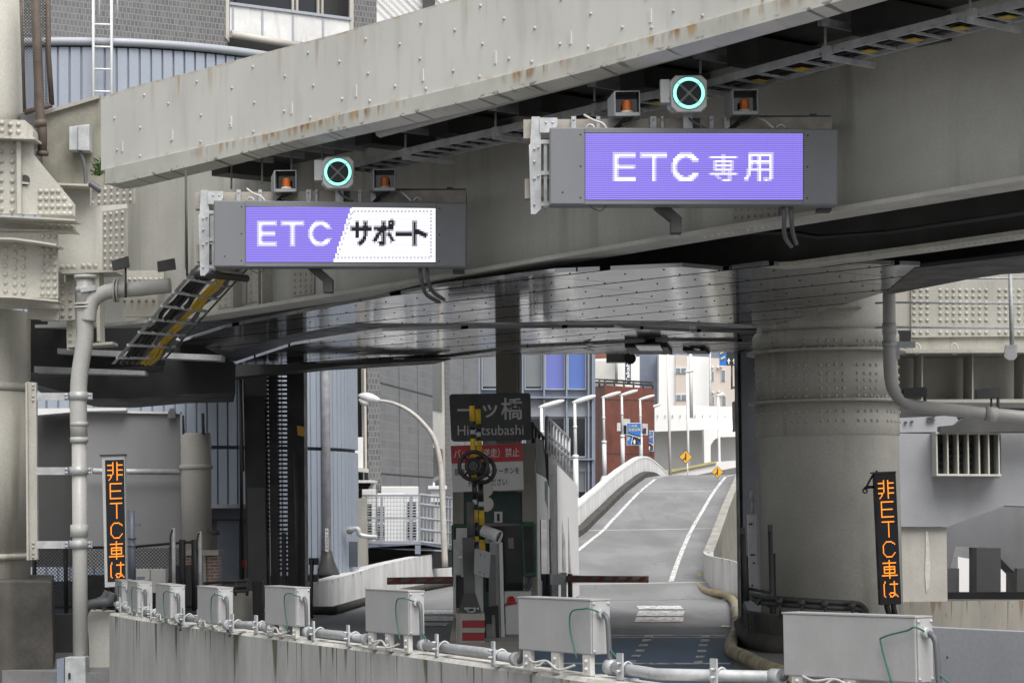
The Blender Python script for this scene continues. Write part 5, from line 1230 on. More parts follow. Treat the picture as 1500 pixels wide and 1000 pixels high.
def beacon(x, y, k_, d, label):
    t = T('beacon', label, 'warning beacon', P(x, y + 18 * k_, d), 'amber beacons over the LED boards'); k = d / FPX * k_
    c = P(x, y, d); q = lambda a, z, dy=0.0: c + Vector((a * k, dy, -z * k))
    b = MB(); b.prism([q(-18, -19), q(18, -19), q(18, -18), q(-18, -18)], (0, .34, 0)); b.prism([q(-18, 13), q(18, 13), q(18, 18), q(-18, 18)], (0, .34, 0)); b.prism([q(-19, -19), q(-17.6, -19), q(-17.6, 18), q(-19, 18)], (0, .34, 0)); b.prism([q(17.6, -19), q(18.6, -19), q(18.6, 18), q(17.6, 18)], (0, .34, 0)); b.prism([q(-18, -18, .3), q(18, -18, .3), q(18, 16, .3), q(-18, 16, .3)], (0, .04, 0))
    b.prism([q(-19.1, -19, .0), q(-19.1, 18, .0), q(-28, 13, .3), q(-28, -12, .3)], (.01, .05, 0)); b.build('housing', 'beacon_grey', t)
    b = MB(); b.prism([q(-17.5, -18, .296), q(17.5, -18, .296), q(17.5, 13, .296), q(-17.5, 13, .296)], (0, .003, 0)); b.prism([q(-17.5, -17.9, .02), q(17.5, -17.9, .02), q(17.5, -17.6, .28), q(-17.5, -17.6, .28)], (0, .005, 0)); b.build('lining', 'glass_dark', t)
    b = MB(); b.lathe(q(0, 12.5, .14), [(9.5 * k, 0), (9.5 * k, 3 * k), (8.5 * k, 4 * k)], 16); b.build('lamp_base', 'offwhite', t)
    b = MB(); pr = [(7.6 * k, 4 * k)]
    for i in range(5): pr += [(7.6 * k, (4.5 + i * 2.9) * k), (6.9 * k, (5.8 + i * 2.9) * k), (7.6 * k, (7.1 + i * 2.9) * k)]
    pr += [(6.6 * k, 19.5 * k), (3 * k, 20.5 * k)]
    b.lathe(q(0, 12.5, .14), pr, 20); b.build('lamp', 'amber_glass', t)
    b = MB(); b.prism([q(-4, 18, .1), q(10, 18, .1), q(-12, 32, .25), q(-26, 36, .25)], (0, .1, 0)); b.tube(spline([q(6, 18, .15), q(2, 26, .1), q(-8, 30, .1)]), .012, 5); b.build('bracket', 'dark_steel', t)
beacon(919, 152, 1.0, DSR + .05, 'amber beacon left of the ring light on the all violet LED board'); beacon(1092, 150, 1.0, DSR + .05, 'amber beacon right of the ring light on the all violet LED board')
beacon(418, 265.5, .86, DSL + .05, 'amber beacon left of the ring light on the half white LED board'); beacon(563, 264, .86, DSL + .05, 'amber beacon right of the ring light on the half white LED board')

# amber upright signs
def glyph16():
    G = []
    hi = [(6, 0, 6, 9), (6, 9, 3, 13), (10, 0, 10, 14), (1, 2, 6, 2), (1, 6, 6, 6), (1, 10, 5, 10), (10, 2, 15, 2), (10, 6, 15, 6), (10, 10, 15, 10), (2, 14, 3, 13)]
    e_ = [(3, 1, 3, 13), (3, 1, 14, 1), (3, 7, 13, 7), (3, 13, 14, 13)]; t_ = [(3, 1, 14, 1), (9, 1, 9, 13)]
    c_ = [(6, 1, 11, 1), (11, 1, 14, 3), (6, 1, 3, 4), (3, 4, 3, 10), (3, 10, 6, 13), (6, 13, 11, 13), (11, 13, 14, 10)]
    k_ = [(8, 0, 8, 14), (2, 2, 14, 2), (3, 5, 13, 5), (3, 5, 3, 10), (13, 5, 13, 10), (3, 7, 13, 7), (3, 10, 13, 10), (1, 12, 15, 12)]
    h_ = [(3, 1, 2, 4), (2, 4, 2, 11), (2, 11, 3, 13), (8, 3, 15, 3), (12, 1, 12, 12), (12, 12, 10, 13), (10, 13, 8, 13), (8, 13, 7, 11), (7, 11, 8, 10), (8, 10, 12, 10), (12, 10, 15, 13)]
    for i, s_ in enumerate((hi, e_, t_, c_, k_, h_)): G.append((seg_pixels(s_), i))
    return G
def amber_sign(q4, d, pale, label):
    (a, b_, c_, e_) = q4; t = T('led_column', label, 'LED sign', P(*[(c_[i] + e_[i]) / 2 for i in (0, 1)], d), 'upright amber LED signs')
    def q(u, v, dy=0.0): return P(lerp(lerp(a[0], b_[0], u), lerp(e_[0], c_[0], u), v), lerp(lerp(a[1], b_[1], u), lerp(e_[1], c_[1], u), v), d) + Vector((0, dy, 0))
    b = MB(); b.prism([q(0, 0), q(1, 0), q(1, 1), q(0, 1)], (0, .2, 0)); b.build('housing', 'lamp_grey' if pale else 'black', t, .008)
    u0, u1, v0, v1 = (.14, .97, .03, .96) if pale else (.06, .94, .035, .97)
    b = MB(); b.prism([q(u0, v0, -.006), q(u1, v0, -.006), q(u1, v1, -.006), q(u0, v1, -.006)], (0, .005, 0)); s_ = b.build('screen', 'led_off', t)
    b = MB()
    for px, row in glyph16():
        for (x, y) in px:
            u = lerp(u0 + .05, u1 - .04, (x + .5) / 16.5); v = lerp(v0 + .015, v1 - .01, (row * 16 + y + .7) / 96); hu, hv = .024, .0043
            b.add([q(u - hu, v - hv, -.009), q(u + hu, v - hv, -.009), q(u + hu, v + hv, -.009), q(u - hu, v + hv, -.009)], [(0, 1, 2, 3)])
    b.build('led_dots', 'led_amber', s_, recalc=False)
    b = MB(); b.prism([q(-.08, -.012, -.03), q(1.02, -.012, -.03), q(1.02, .0, -.03), q(-.08, .0, -.03)], (0, .26, 0)); b.build('hood', 'dark_steel', t)
    b = MB(); b.tube(spline([q(.35, .99, .1), q(.38, 1.03, .1), q(.5, 1.1, .1), q(.6, 1.2, .1)]), .05, 8); b.tube(spline([q(.65, .99, .1), q(.68, 1.04, .1), q(.8, 1.12, .12)]), .05, 8); b.build('cable', 'cable_black', t)
    return t, q
amber_sign([(149, 668), (182.5, 667), (185.5, 858), (153.5, 860)], 44, True, 'upright amber LED sign in a pale housing behind the barrier wall end')
t, q = amber_sign([(1280, 693.5), (1312, 692), (1320.5, 884.5), (1289, 886)], 44, False, 'upright amber LED sign in a black housing before the thick round pillar')
b = MB(); b.prism([q(.98, .0), q(1.06, .0, .1), q(1.06, 1.0, .1), q(.98, 1.0)], (0, .1, 0)); b.build('side_plate', 'galv', t)
b = MB(); b.tube([q(0, .1, .1), q(-.35, .1, .1), q(-.4, .11, .1)], .03, 6); b.tube([q(-.42 + .1 * math.cos(x), .125 + .018 * math.sin(x), .05) for x in [2 * math.pi * i / 10 for i in range(10)]], .015, 6, closed=True); b.tube(spline([q(-.4, .12, .1), q(-.2, .06, .1), q(.0, .01, .1), q(.2, -.02, .1)]), .02, 6); b.build('hook_arm', 'black', t)

# ================================================================== cable trays
tr_ = T('cable_tray', 'long galvanised cable tray hung under the deck along the girder, yellow cable tags', 'cable tray', PL(900, 160, 34))
RL = [(498, 250), (640, 216), (770, 187), (900, 156), (1040, 127), (1200, 83), (1400, 32), (1500, 10), (1640, -22)]
n1, n2 = 34.6, 35.3
ra = [PL(x, y, n1) for x, y in RL]; off = BN * (n2 - n1) / 1.487 * 1.3
def railbar(mb, pts, h, w_): 
    for i in range(len(pts) - 1): mb.obox(pts[i], pts[i + 1] - pts[i], BN * w_, Zv * h)
b = MB(); railbar(b, ra, .10, .03); b.build('rail', 'galv', tr_)
b = MB(); railbar(b, [p + off for p in ra], .10, .03); b.build('rail', 'galv', tr_)
b = MB(); y_ = MB(); ck = MB()
for i in range(len(ra) - 1):
    n = max(3, int((ra[i + 1] - ra[i]).length / .32))
    for k in range(n):
        p = ra[i].lerp(ra[i + 1], k / n); b.obox(p + Zv * .01, BL * .04, off, Zv * .03)
        if i >= 3 and k % 2: y_.obox(p + off * .42 + Zv * .005 + BL * .08, BL * .16, off * .3, Zv * .012)
for k in range(5): ck.tube([p + off * (.18 + .16 * k) + Zv * (.06 + .02 * (k % 2)) for p in ra], .035, 6)
b.build('rung', 'galv', tr_); y_.build('cable_tag', 'cable_yellow', tr_); ck.build('cable', 'cable_black', tr_)
b = MB(); hg = MB()
for x0, y0, drop in ((1412, -8, 34), (1200, 38, 42), (1017, 86, 22), (862, 127, 22), (717, 162, 32), (585, 194, 32), (463, 215, 30), (418, 218, 40), (375, 225, 45), (330, 232, 45), (263, 244, 150)):
    x0f = x0; p = PL(x0, y0, n1 - .1); b.obox(p, BL * .035, BN * .95, Zv * .1); b.obox(p - BL * .02, BL * .16, BN * .03, Zv * .1)
    q = PL(x0 + 9, y0 + 3, n1); q2 = PL(x0 + 9, y0 + drop, n1); hg.tube([q, q2], .018, 6)
    if 500 < x0 < 1420:
        p2 = PL(x0 + 4, poly_y(RL, x0 + 4) + 6, n1 - .12); b.obox(p2, BL * .05, BN * 1.0, Zv * .07); b.obox(p2 + Zv * .07, BL * .1, BN * .1, Zv * .1)
b.build('hanger_arm', 'galv', tr_); hg.build('hanger_rod', 'galv', tr_)
lt = T('cable_tray', 'short steep ladder tray with black and yellow cables below the half white LED board', 'cable tray', P(260, 460, 40))
oa = [P(298, 376, 37.6), P(163, 533, 41)]; ob = [P(362, 392, 38.4), P(233, 533, 41.8)]
b = MB()
b.obox(oa[0], oa[1] - oa[0], (.05, .05, 0), (.12, 0, .12)); b.build('rail', 'galv', lt)
b = MB(); b.obox(ob[0], ob[1] - ob[0], (.03, .05, 0), (.06, 0, .07)); b.build('rail', 'dark_steel', lt)
for i in range(8):
    t_ = .06 + .125 * i; b = MB(); b.tube([oa[0].lerp(oa[1], t_), ob[0].lerp(ob[1], t_ )], .028, 6); b.build('rung', 'galv', lt)
for nm, m, ks in (('cable', 'cable_black', (.2, .28, .36, .44)), ('yellow_cable', 'cable_yellow', (.63, .70, .76)), ('grey_cable', 'cable', (.52, .86))):
    b = MB()
    for k in ks:
        pts = [oa[0].lerp(ob[0], k).lerp(oa[1].lerp(ob[1], k), t_ / 10) + Vector((random.gauss(0, .02), .06, random.gauss(0, .02) + .03)) for t_ in range(-1, 11)]; b.tube(spline(pts, 3), .04, 6)
    b.build(nm, m, lt)
b = MB(); b.rod([(282, 400, 37.4), (362, 408, 38.4)], .06, 6); b.rod([(272, 250, 37.6), (274, 404, 37.5)], .02, 6); b.build('cross_bar', 'dark_steel', lt)

# ================================================================== pipes
lpz = T('drainpipe', 'thick pale drainpipe with flanged joints and a side branch, clamped to the jacketed pillar', 'pipe', P(116, 975, 41.5))
D0 = 41.5
b = MB(); b.tube(spline([P(*q, D0) for q in [(124, 448), (125, 478), (124, 500), (117, 545), (115, 575), (115, 620)]], 5) + [P(116, 640, D0)], .143, 14); b.tube([P(116, 642, D0), P(118, 985, D0)], .125, 14); b.build('main_pipe', 'pipe', lpz)
b = MB(); b.tube([P(125, 403, D0), P(125, 446, D0)], .15, 14); b.tube(spline([P(*q, D0 - .05) for q in [(129, 470), (132, 450), (139, 437), (152, 429), (170, 425), (200, 423), (250, 418)]]), [.13] * 37, 12); b.build('branch_pipe', 'pipe', lpz)
b = MB()
for y, h, r_ in ((403, 5, .19), (444, 3, .19), (449, 3, .19), (618, 6, .153), (640, 8, .153), (768, 18, .150)): b.tube([P(125 if y < 500 else 116, y, D0), P(125 if y < 500 else 116, y + h, D0)], r_, 14)
b.tube([P(167, 425.5, D0 - .05), P(169.5, 425.5, D0 - .05)], .2, 14); b.tube([P(172, 425, D0 - .05), P(174, 425, D0 - .05)], .2, 14)
b.build('joint_collar', 'pipe', lpz)
for y in (580, 689, 797):
    b = MB(); b.pan([(54, y - 5), (100, y - 5), (100, y + 6), (54, y + 6)], D0 + .0, .05); b.tube([P(115.5, y - 6, D0), P(115.5, y + 6, D0)], .16, 14); b.pan([(128, y - 5), (135, y - 5), (135, y + 5), (128, y + 5)], D0, .05)
    for dx in (97, 131):
        for dy in (-2, 3): b.dome(P(dx, y + dy, D0 - .02), (0, -1, 0), .03, .8)
    b.build('clamp', 'galv', lpz)
b = MB(); b.pan([(118, 421), (140, 417), (140, 425), (118, 428)], D0 - .2, .05); b.tube([P(125, 420, D0), P(125, 428, D0)], .165, 14); b.build('band', 'galv', lpz)
b = MB(); b.pan([(163, 382), (187, 375), (189, 391), (165, 396)], D0 - .3, .1); b.rod([(184, 390, D0 - .2), (184, 436, D0 - .2)], .02, 6); b.pan([(230, 383), (255, 378), (257, 394), (231, 398)], D0 - .1, .1); b.build('hanger_plate', 'dark_steel', lpz)
rpz = T('drainpipe', 'pale drainpipe bending from upright to level in front of the riveted box beam', 'pipe', P(1310, 610, 45))
D1 = 45
b = MB(); b.tube([P(1302, 380, D1), P(1302.5, 478, D1)] + spline([P(*q, D1) for q in [(1303, 485), (1303.5, 540), (1308, 568), (1322, 587), (1345, 595), (1390, 600), (1450, 606), (1560, 617)]], 6), .118, 14); b.build('pipe_run', 'pipe', rpz)
b = MB(); b.tube([P(1302.5, 473, D1), P(1303, 490, D1)], .13, 14); b.tube([P(1443, 605, D1), P(1460, 607, D1)], .135, 14); b.build('joint_collar', 'pipe', rpz)
b = MB(); b.tube([P(1303, 500, D1), P(1303, 508, D1)], .14, 14); b.pan([(1312, 500), (1341, 500), (1341, 509), (1312, 509)], D1, .1); b.pan([(1312, 509), (1318, 509), (1318, 526), (1312, 524)], D1, .1); b.build('clamp', 'galv', rpz)
b = MB()
for x, y in ((1324, 569), (1431, 570)): b.pan([(x, y), (x + 32, y - 3), (x + 34, y + 1), (x + 34, y + 12), (x, y + 14)], D1 - .1, .2); b.rod([(x + 31, y + 8, D1), (x + 31, y + 28 + (x > 1400) * 8, D1)], .03, 6)
b.rod([(1452, 580, D1), (1452, 606, D1)], .02, 6); b.build('hanger', 'dark_steel', rpz)

# ================================================================== cabinets on the barrier wall
NC = [0]
def cabinet(xl, yt, dl_, xr, dr_, th, label, h=.48):
    a = P(xl, yt, dl_); c = P(xr, yt, dr_); zt = a.z; c = Vector((c.x, c.y, zt)); e = (c - a); e.z = 0; L = e.length; e.normalize(); n = Vector((-e.y, e.x, 0))
    t = T('cabinet', label, 'cabinet', (a + e * L / 2 + n * th / 2) - Zv * (zt - ZW), 'cabinets along the barrier wall')
    zb = zt - h
    b = MB(); b.obox(Vector((a.x, a.y, zb)), e * L, n * th, Zv * h); b.build('housing', 'cabinet', t, .012)
    b = MB(); o = Vector((c.x, c.y, zb)) + e * .004
    b.obox(o + n * .01 + Zv * .01, e * .012, n * (th - .02), Zv * (h - .02)); 
    for u in (.12, .88):
        for v in (.06, .94): b.dome(o + e * .012 + n * th * u + Zv * h * v, e, .016, 1)
    b.obox(Vector((a.x, a.y, zt)) - n * .006 - e * .004, e * (L + .01), n * (th + .012), Zv * .012)
    b.build('end_cover', 'cabinet', t)
    b = MB()
    for u, w_ in ((.10, .13), (.5, .14), (.92, .13)):
        q = Vector((a.x, a.y, ZW)) + e * L * u - e * w_ / 2 + n * .01; b.obox(q, e * w_, n * .05, Zv * (zb - ZW)); b.obox(q, e * w_, n * (th - .02), Zv * .015)
        for v in (.35, .7): b.dome(q + e * w_ / 2 + Zv * (zb - ZW) * v, -n, .02, 1.2)
    b.build('foot', 'offwhite', t)
    b = MB(); g_ = Vector((c.x, c.y, zt - .12)) + n * th * .45
    b.tube([g_, g_ + e * .07], .045, 10); b.build('cable_gland', 'galv', t)
    b = MB(); b.tube(spline([g_ + e * .07, g_ + e * .13 - Zv * .05, g_ + e * .15 - Zv * .2, g_ + e * .17 - Zv * .42, g_ + e * .27 - Zv * .5]), .024, 8); b.build('cable', 'cable', t)
    b = MB(); f0 = g_ + e * .05
    j1, j2, j3 = random.uniform(.14, .38), random.uniform(-.06, .05), random.uniform(.1, .3)
    b.tube(spline([f0, f0 - n * .14 + Zv * .05, f0 - n * (th * .5 + .03) - e * .1 + Zv * (.04 + j2 * .5), f0 - n * (th * .5 + .03) - e * j1 + Zv * j2, f0 - n * (th * .5 + .03) - e * (j1 + .03) - Zv * j3, f0 - n * (th * .5 + .02) - e * (j1 * .8) - Zv * .42]), .008, 5)
    b.tube(spline([f0 + e * .02, f0 + e * .08 - Zv * .12, f0 + e * .1 - Zv * .3, f0 + e * .3 - Zv * .43]), .008, 5); b.build('earth_wire', 'wire_green', t)
    b = MB()
    for k in range(2):
        q = Vector((a.x, a.y, ZW + .1)) + n * .0; b.tube(spline([q + e * L * .15 + Zv * .03, q + e * L * (.28 + .05 * k) - n * .05 - Zv * .03 * k, q + e * L * .42 - n * .02 + Zv * .02, q + e * L * (.62) - n * .05 - Zv * .05, q + e * L * .78]), .012, 5)
    b.build('jumper_cable', 'offwhite', t)
    return a, c, e, n, L, th
cabs = [
 cabinet(168.5, 849, 42.6, 178, 41.4, .24, 'grey cabinet at the far left end of the barrier wall, below the pale LED sign', .46),
 cabinet(186.5, 850.5, 40.0, 201, 38.8, .24, 'second grey cabinet from the far left end of the barrier wall'),
 cabinet(228, 855, 36.9, 249, 35.7, .22, 'third grey cabinet from the far left end of the barrier wall'),
 cabinet(289, 858.5, 34.4, 319, 33.2, .21, 'fourth grey cabinet from the far left, left of the dark steel frame foot'),
 cabinet(387.5, 858.5, 31.9, 433, 30.8, .19, 'fifth grey cabinet from the far left, in front of the dark steel frame'),
 cabinet(534.5, 863, 28.3, 598, 27.2, .19, 'grey cabinet on the barrier wall below the left gate arm'),
 cabinet(758.5, 875, 24.0, 865, 22.9, .21, 'large grey cabinet on the barrier wall below the right gate arm', .50),
 cabinet(1146, 898, 20.9, 1340, 19.7, .19, 'nearest and largest grey cabinet, before the thick round pillar', .52)]
for i in range(7):
    a, c, e, n, L, th = cabs[i]; a2, c2, e2, n2_, L2, th2 = cabs[i + 1]
    p0 = Vector((c.x, c.y, ZW + .1)) + e * .2 + n * .1; p1 = Vector((a2.x, a2.y, ZW + .1)) - e2 * .2 + n2_ * .1; mid = (p0 + p1) / 2
    k = min(range(len(smooth_top)), key=lambda j: (Vector((smooth_top[j].x, smooth_top[j].y, 0)) - Vector((mid.x, mid.y, 0))).length); mt = smooth_top[k] + sperp(k) * .15
    mid = Vector((mt.x, mt.y, p0.z)); dr = (p1 - p0); dr.z = 0; dr.normalize()
    t = T('conduit', ['galvanised conduit between the first and second cabinets from the far left', 'galvanised conduit between the second and third cabinets from the far left', 'galvanised conduit between the third and fourth cabinets from the far left', 'galvanised conduit between the fourth and fifth cabinets from the far left', 'galvanised conduit left of the cabinet below the left gate arm', 'galvanised conduit right of the cabinet below the left gate arm', 'galvanised conduit right of the large cabinet below the right gate arm'][i], 'conduit', mid - Zv * .1, 'conduits along the barrier wall')
    b = MB(); b.tube([p0, mid, p1], .052, 12); b.build('pipe', 'galv', t)
    b = MB(); b.tube([p0 - dr * .07, p0 + dr * .05], .07, 12); b.tube([p1 - dr * .05, p1 + dr * .07], .07, 12); b.build('coupling', 'galv', t)
    nn = Vector((-dr.y, dr.x, 0)); b = MB()
    for q in (p0.lerp(mid, .35), mid.lerp(p1, .55)):
        b.obox(q - dr * .04 - nn * .1 - Zv * .1, dr * .08, nn * .02, Zv * .25); b.obox(q - dr * .04 - nn * .1 - Zv * .1, dr * .08, nn * .2, Zv * .015)
        b.tube([q - nn * .08, q - nn * .08] + [q + (nn * math.sin(x) * -.0 + Zv * .068 * math.sin(x) - nn * .08 + nn * .16 * (x / math.pi)) for x in [math.pi * i_ / 6 for i_ in range(7)]], .012, 5)
        for z in (.1, .03): b.tube([q - nn * .1 + Zv * (z - .04) + dr * .015, q - nn * .15 + Zv * (z - .04) + dr * .015], .015, 6)
    b.build('clamp', 'galv', t)
    b = MB(); b.tube(spline([p1 + dr * .05, p1 + dr * .12, Vector((a2.x, a2.y, a2.z - .35)) - e2 * .04 + n2_ * .12, Vector((a2.x, a2.y, a2.z - .2)) + n2_ * .12]), .022, 8); b.build('hose', 'cable', t)
b = MB(); b.tube(spline([P(*q, 42.3) for q in [(166, 868), (160, 880), (146, 882), (130, 886), (120, 897), (116, 912), (119, 935), (122, 965)]]), .085, 10); b.tube(spline([P(*q, 42.4) for q in [(158, 866), (152, 876), (138, 884), (126, 892), (122, 910), (124, 935), (125, 965)]]), .07, 10)
tag(b.build('cable_bundle', 'cable'), 'two thick grey cable hoses looping down over the barrier wall end', 'cable')
eb = T('electrical_box', 'galvanised steel electrical box beside the pale end pier of the barrier wall', 'electrical box', P(108, 1010, 41.3))
b = MB(); b.pan([(95, 962), (125, 962), (126, 1040), (95, 1040)], 41.0, .4); b.build('housing', 'galv', eb, .01)
b = MB(); b.pan([(83, 965), (94, 963), (95, 1040), (84, 1040)], 41.1, .3); b.build('side', 'bluegrey', eb)
b = MB(); b.pan([(100, 985), (103, 985), (103, 994), (100, 994)], 40.97, .03); b.build('latch', 'black', eb)

# ================================================================== toll island: booth, signs, machines
DBO = 54
bo = T('toll_booth', 'dark teal toll booth with long weathered white side, under the place name board', 'toll booth', P(760, 915, DBO))
b = MB(); b.prism([P(672, 700, DBO), P(768, 700, DBO), P(768, 915, DBO), P(672, 915, DBO)], (.6, 6, 0)); b.build('front_wall', 'teal', bo)
b = MB(); b.pan([(764, 653), (784, 653), (787, 905), (767, 905)], DBO - .15, .5); b.pan([(762, 649), (786, 649), (786, 655), (762, 655)], DBO - .25, .6); b.pan([(663, 712), (679, 712), (680, 905), (664, 905)], DBO - .1, .4); b.pan([(764, 700), (785, 700), (785, 706), (764, 706)], DBO - .2, .1); b.build('corner_post', 'conc', bo)
b = MB(); b.pan([(710, 766), (768, 766), (768, 866), (712, 866)], DBO - .04, .03); o = b.build('service_window', 'glass_dark', bo)
b = MB(); b.pan([(708, 766), (770, 766), (770, 770), (708, 770)], DBO - .12, .1); b.build('window_head', 'grey_box', o)
b = MB(); b.pan([(744, 788), (752, 787), (753, 803), (745, 803)], DBO - .06, .015); b.build('card_reader', 'conc', o)
b = MB(); b.pan([(724, 749), (736, 749), (736, 765), (724, 765)], DBO - .06, .03); o = b.build('number_plate', 'sign_white', bo)
b = MB(); lettering(b, '1', P(728, 763, DBO - .065), P(732, 763, DBO - .065), Zv, .165, .03); b.build('lettering', 'letter_black', o)
# receding side
b = MB()
def recede(x, y, d): return P(x, y, d)
b.prism([P(786, 692, 55), P(800, 700, 60), P(805, 716, 61), P(805, 880, 61), P(788, 900, 55)], (-.3, .1, 0)); b.prism([P(816, 680, 63), P(846, 711, 74), P(849, 872, 74), P(818, 885, 63)], (-.3, .2, 0)); b.build('side_wall', 'white_wall', bo)
b = MB(); b.prism([P(804, 700, 61), P(817, 690, 63.5), P(819, 890, 63.5), P(806, 893, 61)], (-.1, .3, 0)); b.build('dark_post', 'grey_box', bo)
for q in ([(791, 760, 56.5), (800, 762, 59), (801, 850, 59), (792, 850, 56.5)], [(822, 760, 65), (826, 760, 66.5), (828, 835, 66.5), (824, 835, 65)], [(831, 757, 68), (834, 757, 69.5), (836, 842, 69.5), (833, 842, 68)]):
    b = MB(); b.prism([P(x, y, d) + Vector((.02, -.03, 0)) for x, y, d in q], (0, .03, 0)); b.build('side_window', 'glass_dark', bo)
b = MB(); b.prism([P(818, 855, 63) + Vector((.02, -.04, 0)), P(848, 852, 74) + Vector((.02, -.04, 0)), P(848, 842, 74) + Vector((.02, -.04, 0)), P(818, 838, 63) + Vector((.02, -.04, 0))], (0, .02, 0)); b.build('orange_band', paint('salmon_band', (.50, .33, .27)), bo)
b = MB(); b.prism([P(785, 640, 58), P(797, 645, 60), P(800, 700, 60), P(786, 690, 58)], (0, 2, 0)); b.build('stair_wall', 'grey_wall', bo)
b = MB(); b.prism([P(803, 658, 61), P(832, 700, 72), P(846, 713, 74), P(804, 702, 61)], (-.3, .2, 0)); b.build('stair_side', 'grey_box', bo)
st = T('stair_railing', 'weathered steel stair railing descending on top of the toll booth', 'railing', P(815, 700, 64))
b = MB(); s0, s1 = (801, 611, 60), (833, 646, 72); t0, t1 = (801, 662, 60), (833, 690, 72)
for f_ in (0, .45, .62): b.rod([(lerp(801, 801, f_), lerp(611, 662, f_), 60), (833, lerp(642, 690, f_), 72)], .045, 6)
for k in range(8):
    u = k / 7; x = lerp(801, 833, u); d = 1 / lerp(1 / 60, 1 / 72, u); b.rod([(x, lerp(611, 642, u), d), (x, lerp(664, 694, u), d)], .04 if k % 7 else .06, 6)
b.build('rail', 'galv', st)
b = MB(); b.rod([(779, 620, 60), (797, 642, 62)], .05, 6); b.rod([(779, 640, 60), (797, 664, 62)], .04, 6)
for k in range(4): b.rod([(780 + 5 * k, 622 + 6 * k, 60), (780 + 5 * k, 668 + 4 * k, 60)], .035, 6)
b.build('rail', 'dark_steel', st)
# supporting steel post behind the boards
b = MB(); b.prism([P(726, 519, 53.2), P(757, 518.5, 53.2), P(758, 720, 53.2), P(728, 720, 53.2)], (.1, .45, 0)); b.prism([P(757.5, 519, 53.3), P(761, 518.5, 53.3), P(762, 700, 53.3), P(758, 700, 53.3)], (.0, .2, 0))
tag(b.build('steel_post', paint('brown_grey_post', (.21, .195, .165), var=.1, streak=(.12, .11, .09)), None, .01), 'square brownish steel post rising behind the place name board to the viaduct', 'post')
nb = T('name_board', 'dark grey place name board with pale Japanese and Latin lettering', 'sign', P(718, 645, 51))
DN = 51
b = MB(); b.pan([(658, 580), (661, 577), (774, 575.5), (777, 578), (778.5, 641), (776, 644), (665, 646.5), (661, 644)], DN, .12); b.build('panel', 'sign_dark', nb, .01)
b = MB()
def word(mb, s, x0, x1, yb, h, d, off=0.0, slope=0.0):
    mb_h = h / FPX * d; lettering(mb, s, P(x0, yb, d), P(x1, yb + slope * (x1 - x0), d), Zv, mb_h, off)
word(b, '一', 670, 691, 602, 3.2, DN - .006, .0, -.012); word(b, 'ツ', 707, 729, 611.5, 19, DN - .006, .022, -.012); word(b, '橋', 734, 766, 614.5, 32, DN - .006, .012, -.012); word(b, 'Hitotsubashi', 670.5, 767, 637.5, 14.5, DN - .006, .0, -.012); b.build('lettering', 'letter_grey', nb)
wbd = T('warning_board', 'red and white warning board with Japanese lettering below the place name board', 'sign', P(714, 720, 51.2))
b = MB(); b.pan([(660, 652.5), (765, 649), (767.5, 717), (663, 720.5)], DN + .2, .06); b.build('panel', 'sign_white', wbd)
b = MB(); b.pan([(660.5, 653), (765, 649.2), (766, 675), (661.5, 678.5)], DN + .19, .008); o = b.build('red_panel', 'red', wbd)
b = MB(); word(b, 'バック（逆走）禁止', 665, 760.5, 671.5, 13.5, DN + .186, .004, -.03); b.build('lettering', 'letter_white', o)
b = MB(); word(b, '誤進入時はインターホンを', 666, 761, 696.5, 10.5, DN + .196, .012, -.028); word(b, '押してください', 686, 743, 712, 10.5, DN + .196, .012, -.028); b.build('lettering', 'letter_black', wbd)
# green framed displays, machines
def px_thing(name, label, cat, parts, group=None):
    """thing of bevelled boxes: parts = (part name, material, [(x0,y0,x1,y1,d,thick) or (poly, d, thick)], bevel)"""
    ds_ = [(e_[-2], e_[0] if isinstance(e_[0], (list, tuple)) else [(e_[0], e_[1]), (e_[2], e_[3])]) for p_ in parts for e_ in p_[2]]
    xs_ = [x for _, q_ in ds_ for x, _y in q_]; ys_ = [y for _, q_ in ds_ for _x, y in q_]
    t = T(name, label, cat, P(sum(xs_) / len(xs_), max(ys_), ds_[0][0]), group); last = t
    for p_ in parts:
        b = MB()
        for e_ in p_[2]:
            if isinstance(e_[0], (list, tuple)): b.pan(e_[0], e_[1], e_[2])
            else: b.pxb(*e_)
        b.build(p_[0], p_[1], t, p_[3] if len(p_) > 3 else 0)
    return t
fd = px_thing('fee_display', 'tall dark display in a rounded green frame beside the booth window', 'display', [('green_frame', 'green_frame', [([(763, 767), (766, 764), (781, 764), (784, 767), (786, 840), (783, 844), (769, 845), (766, 842)], DBO - .5, .25)], .02), ('screen', 'black', [([(767, 770), (780, 770), (782, 838), (770, 839)], DBO - .52, .03)])])
b = MB(); b.tube(spline([P(*q, DBO - .4) for q in [(777, 844), (777, 854), (773, 862), (769, 868)]]), .05, 6); b.tube(spline([P(*q, DBO - .4) for q in [(773, 844), (772, 853), (768, 861)]]), .05, 6); b.build('cable', 'cable', fd)
px_thing('fee_display', 'green framed display mostly hidden behind the grey ticket machine', 'display', [('green_frame', 'green_frame', [([(661, 770), (664, 767), (690, 767), (690, 845), (664, 845), (662, 842)], 53.3, .2)], .02), ('screen', 'black', [([(665, 771), (688, 771), (688, 840), (666, 840)], 53.28, .03)])])
b = MB(); wht = T('post_wheels', 'pair of black spoked wheels clamped on the striped posts in front of the warning board', 'wheel', P(698, 712, 46.6))
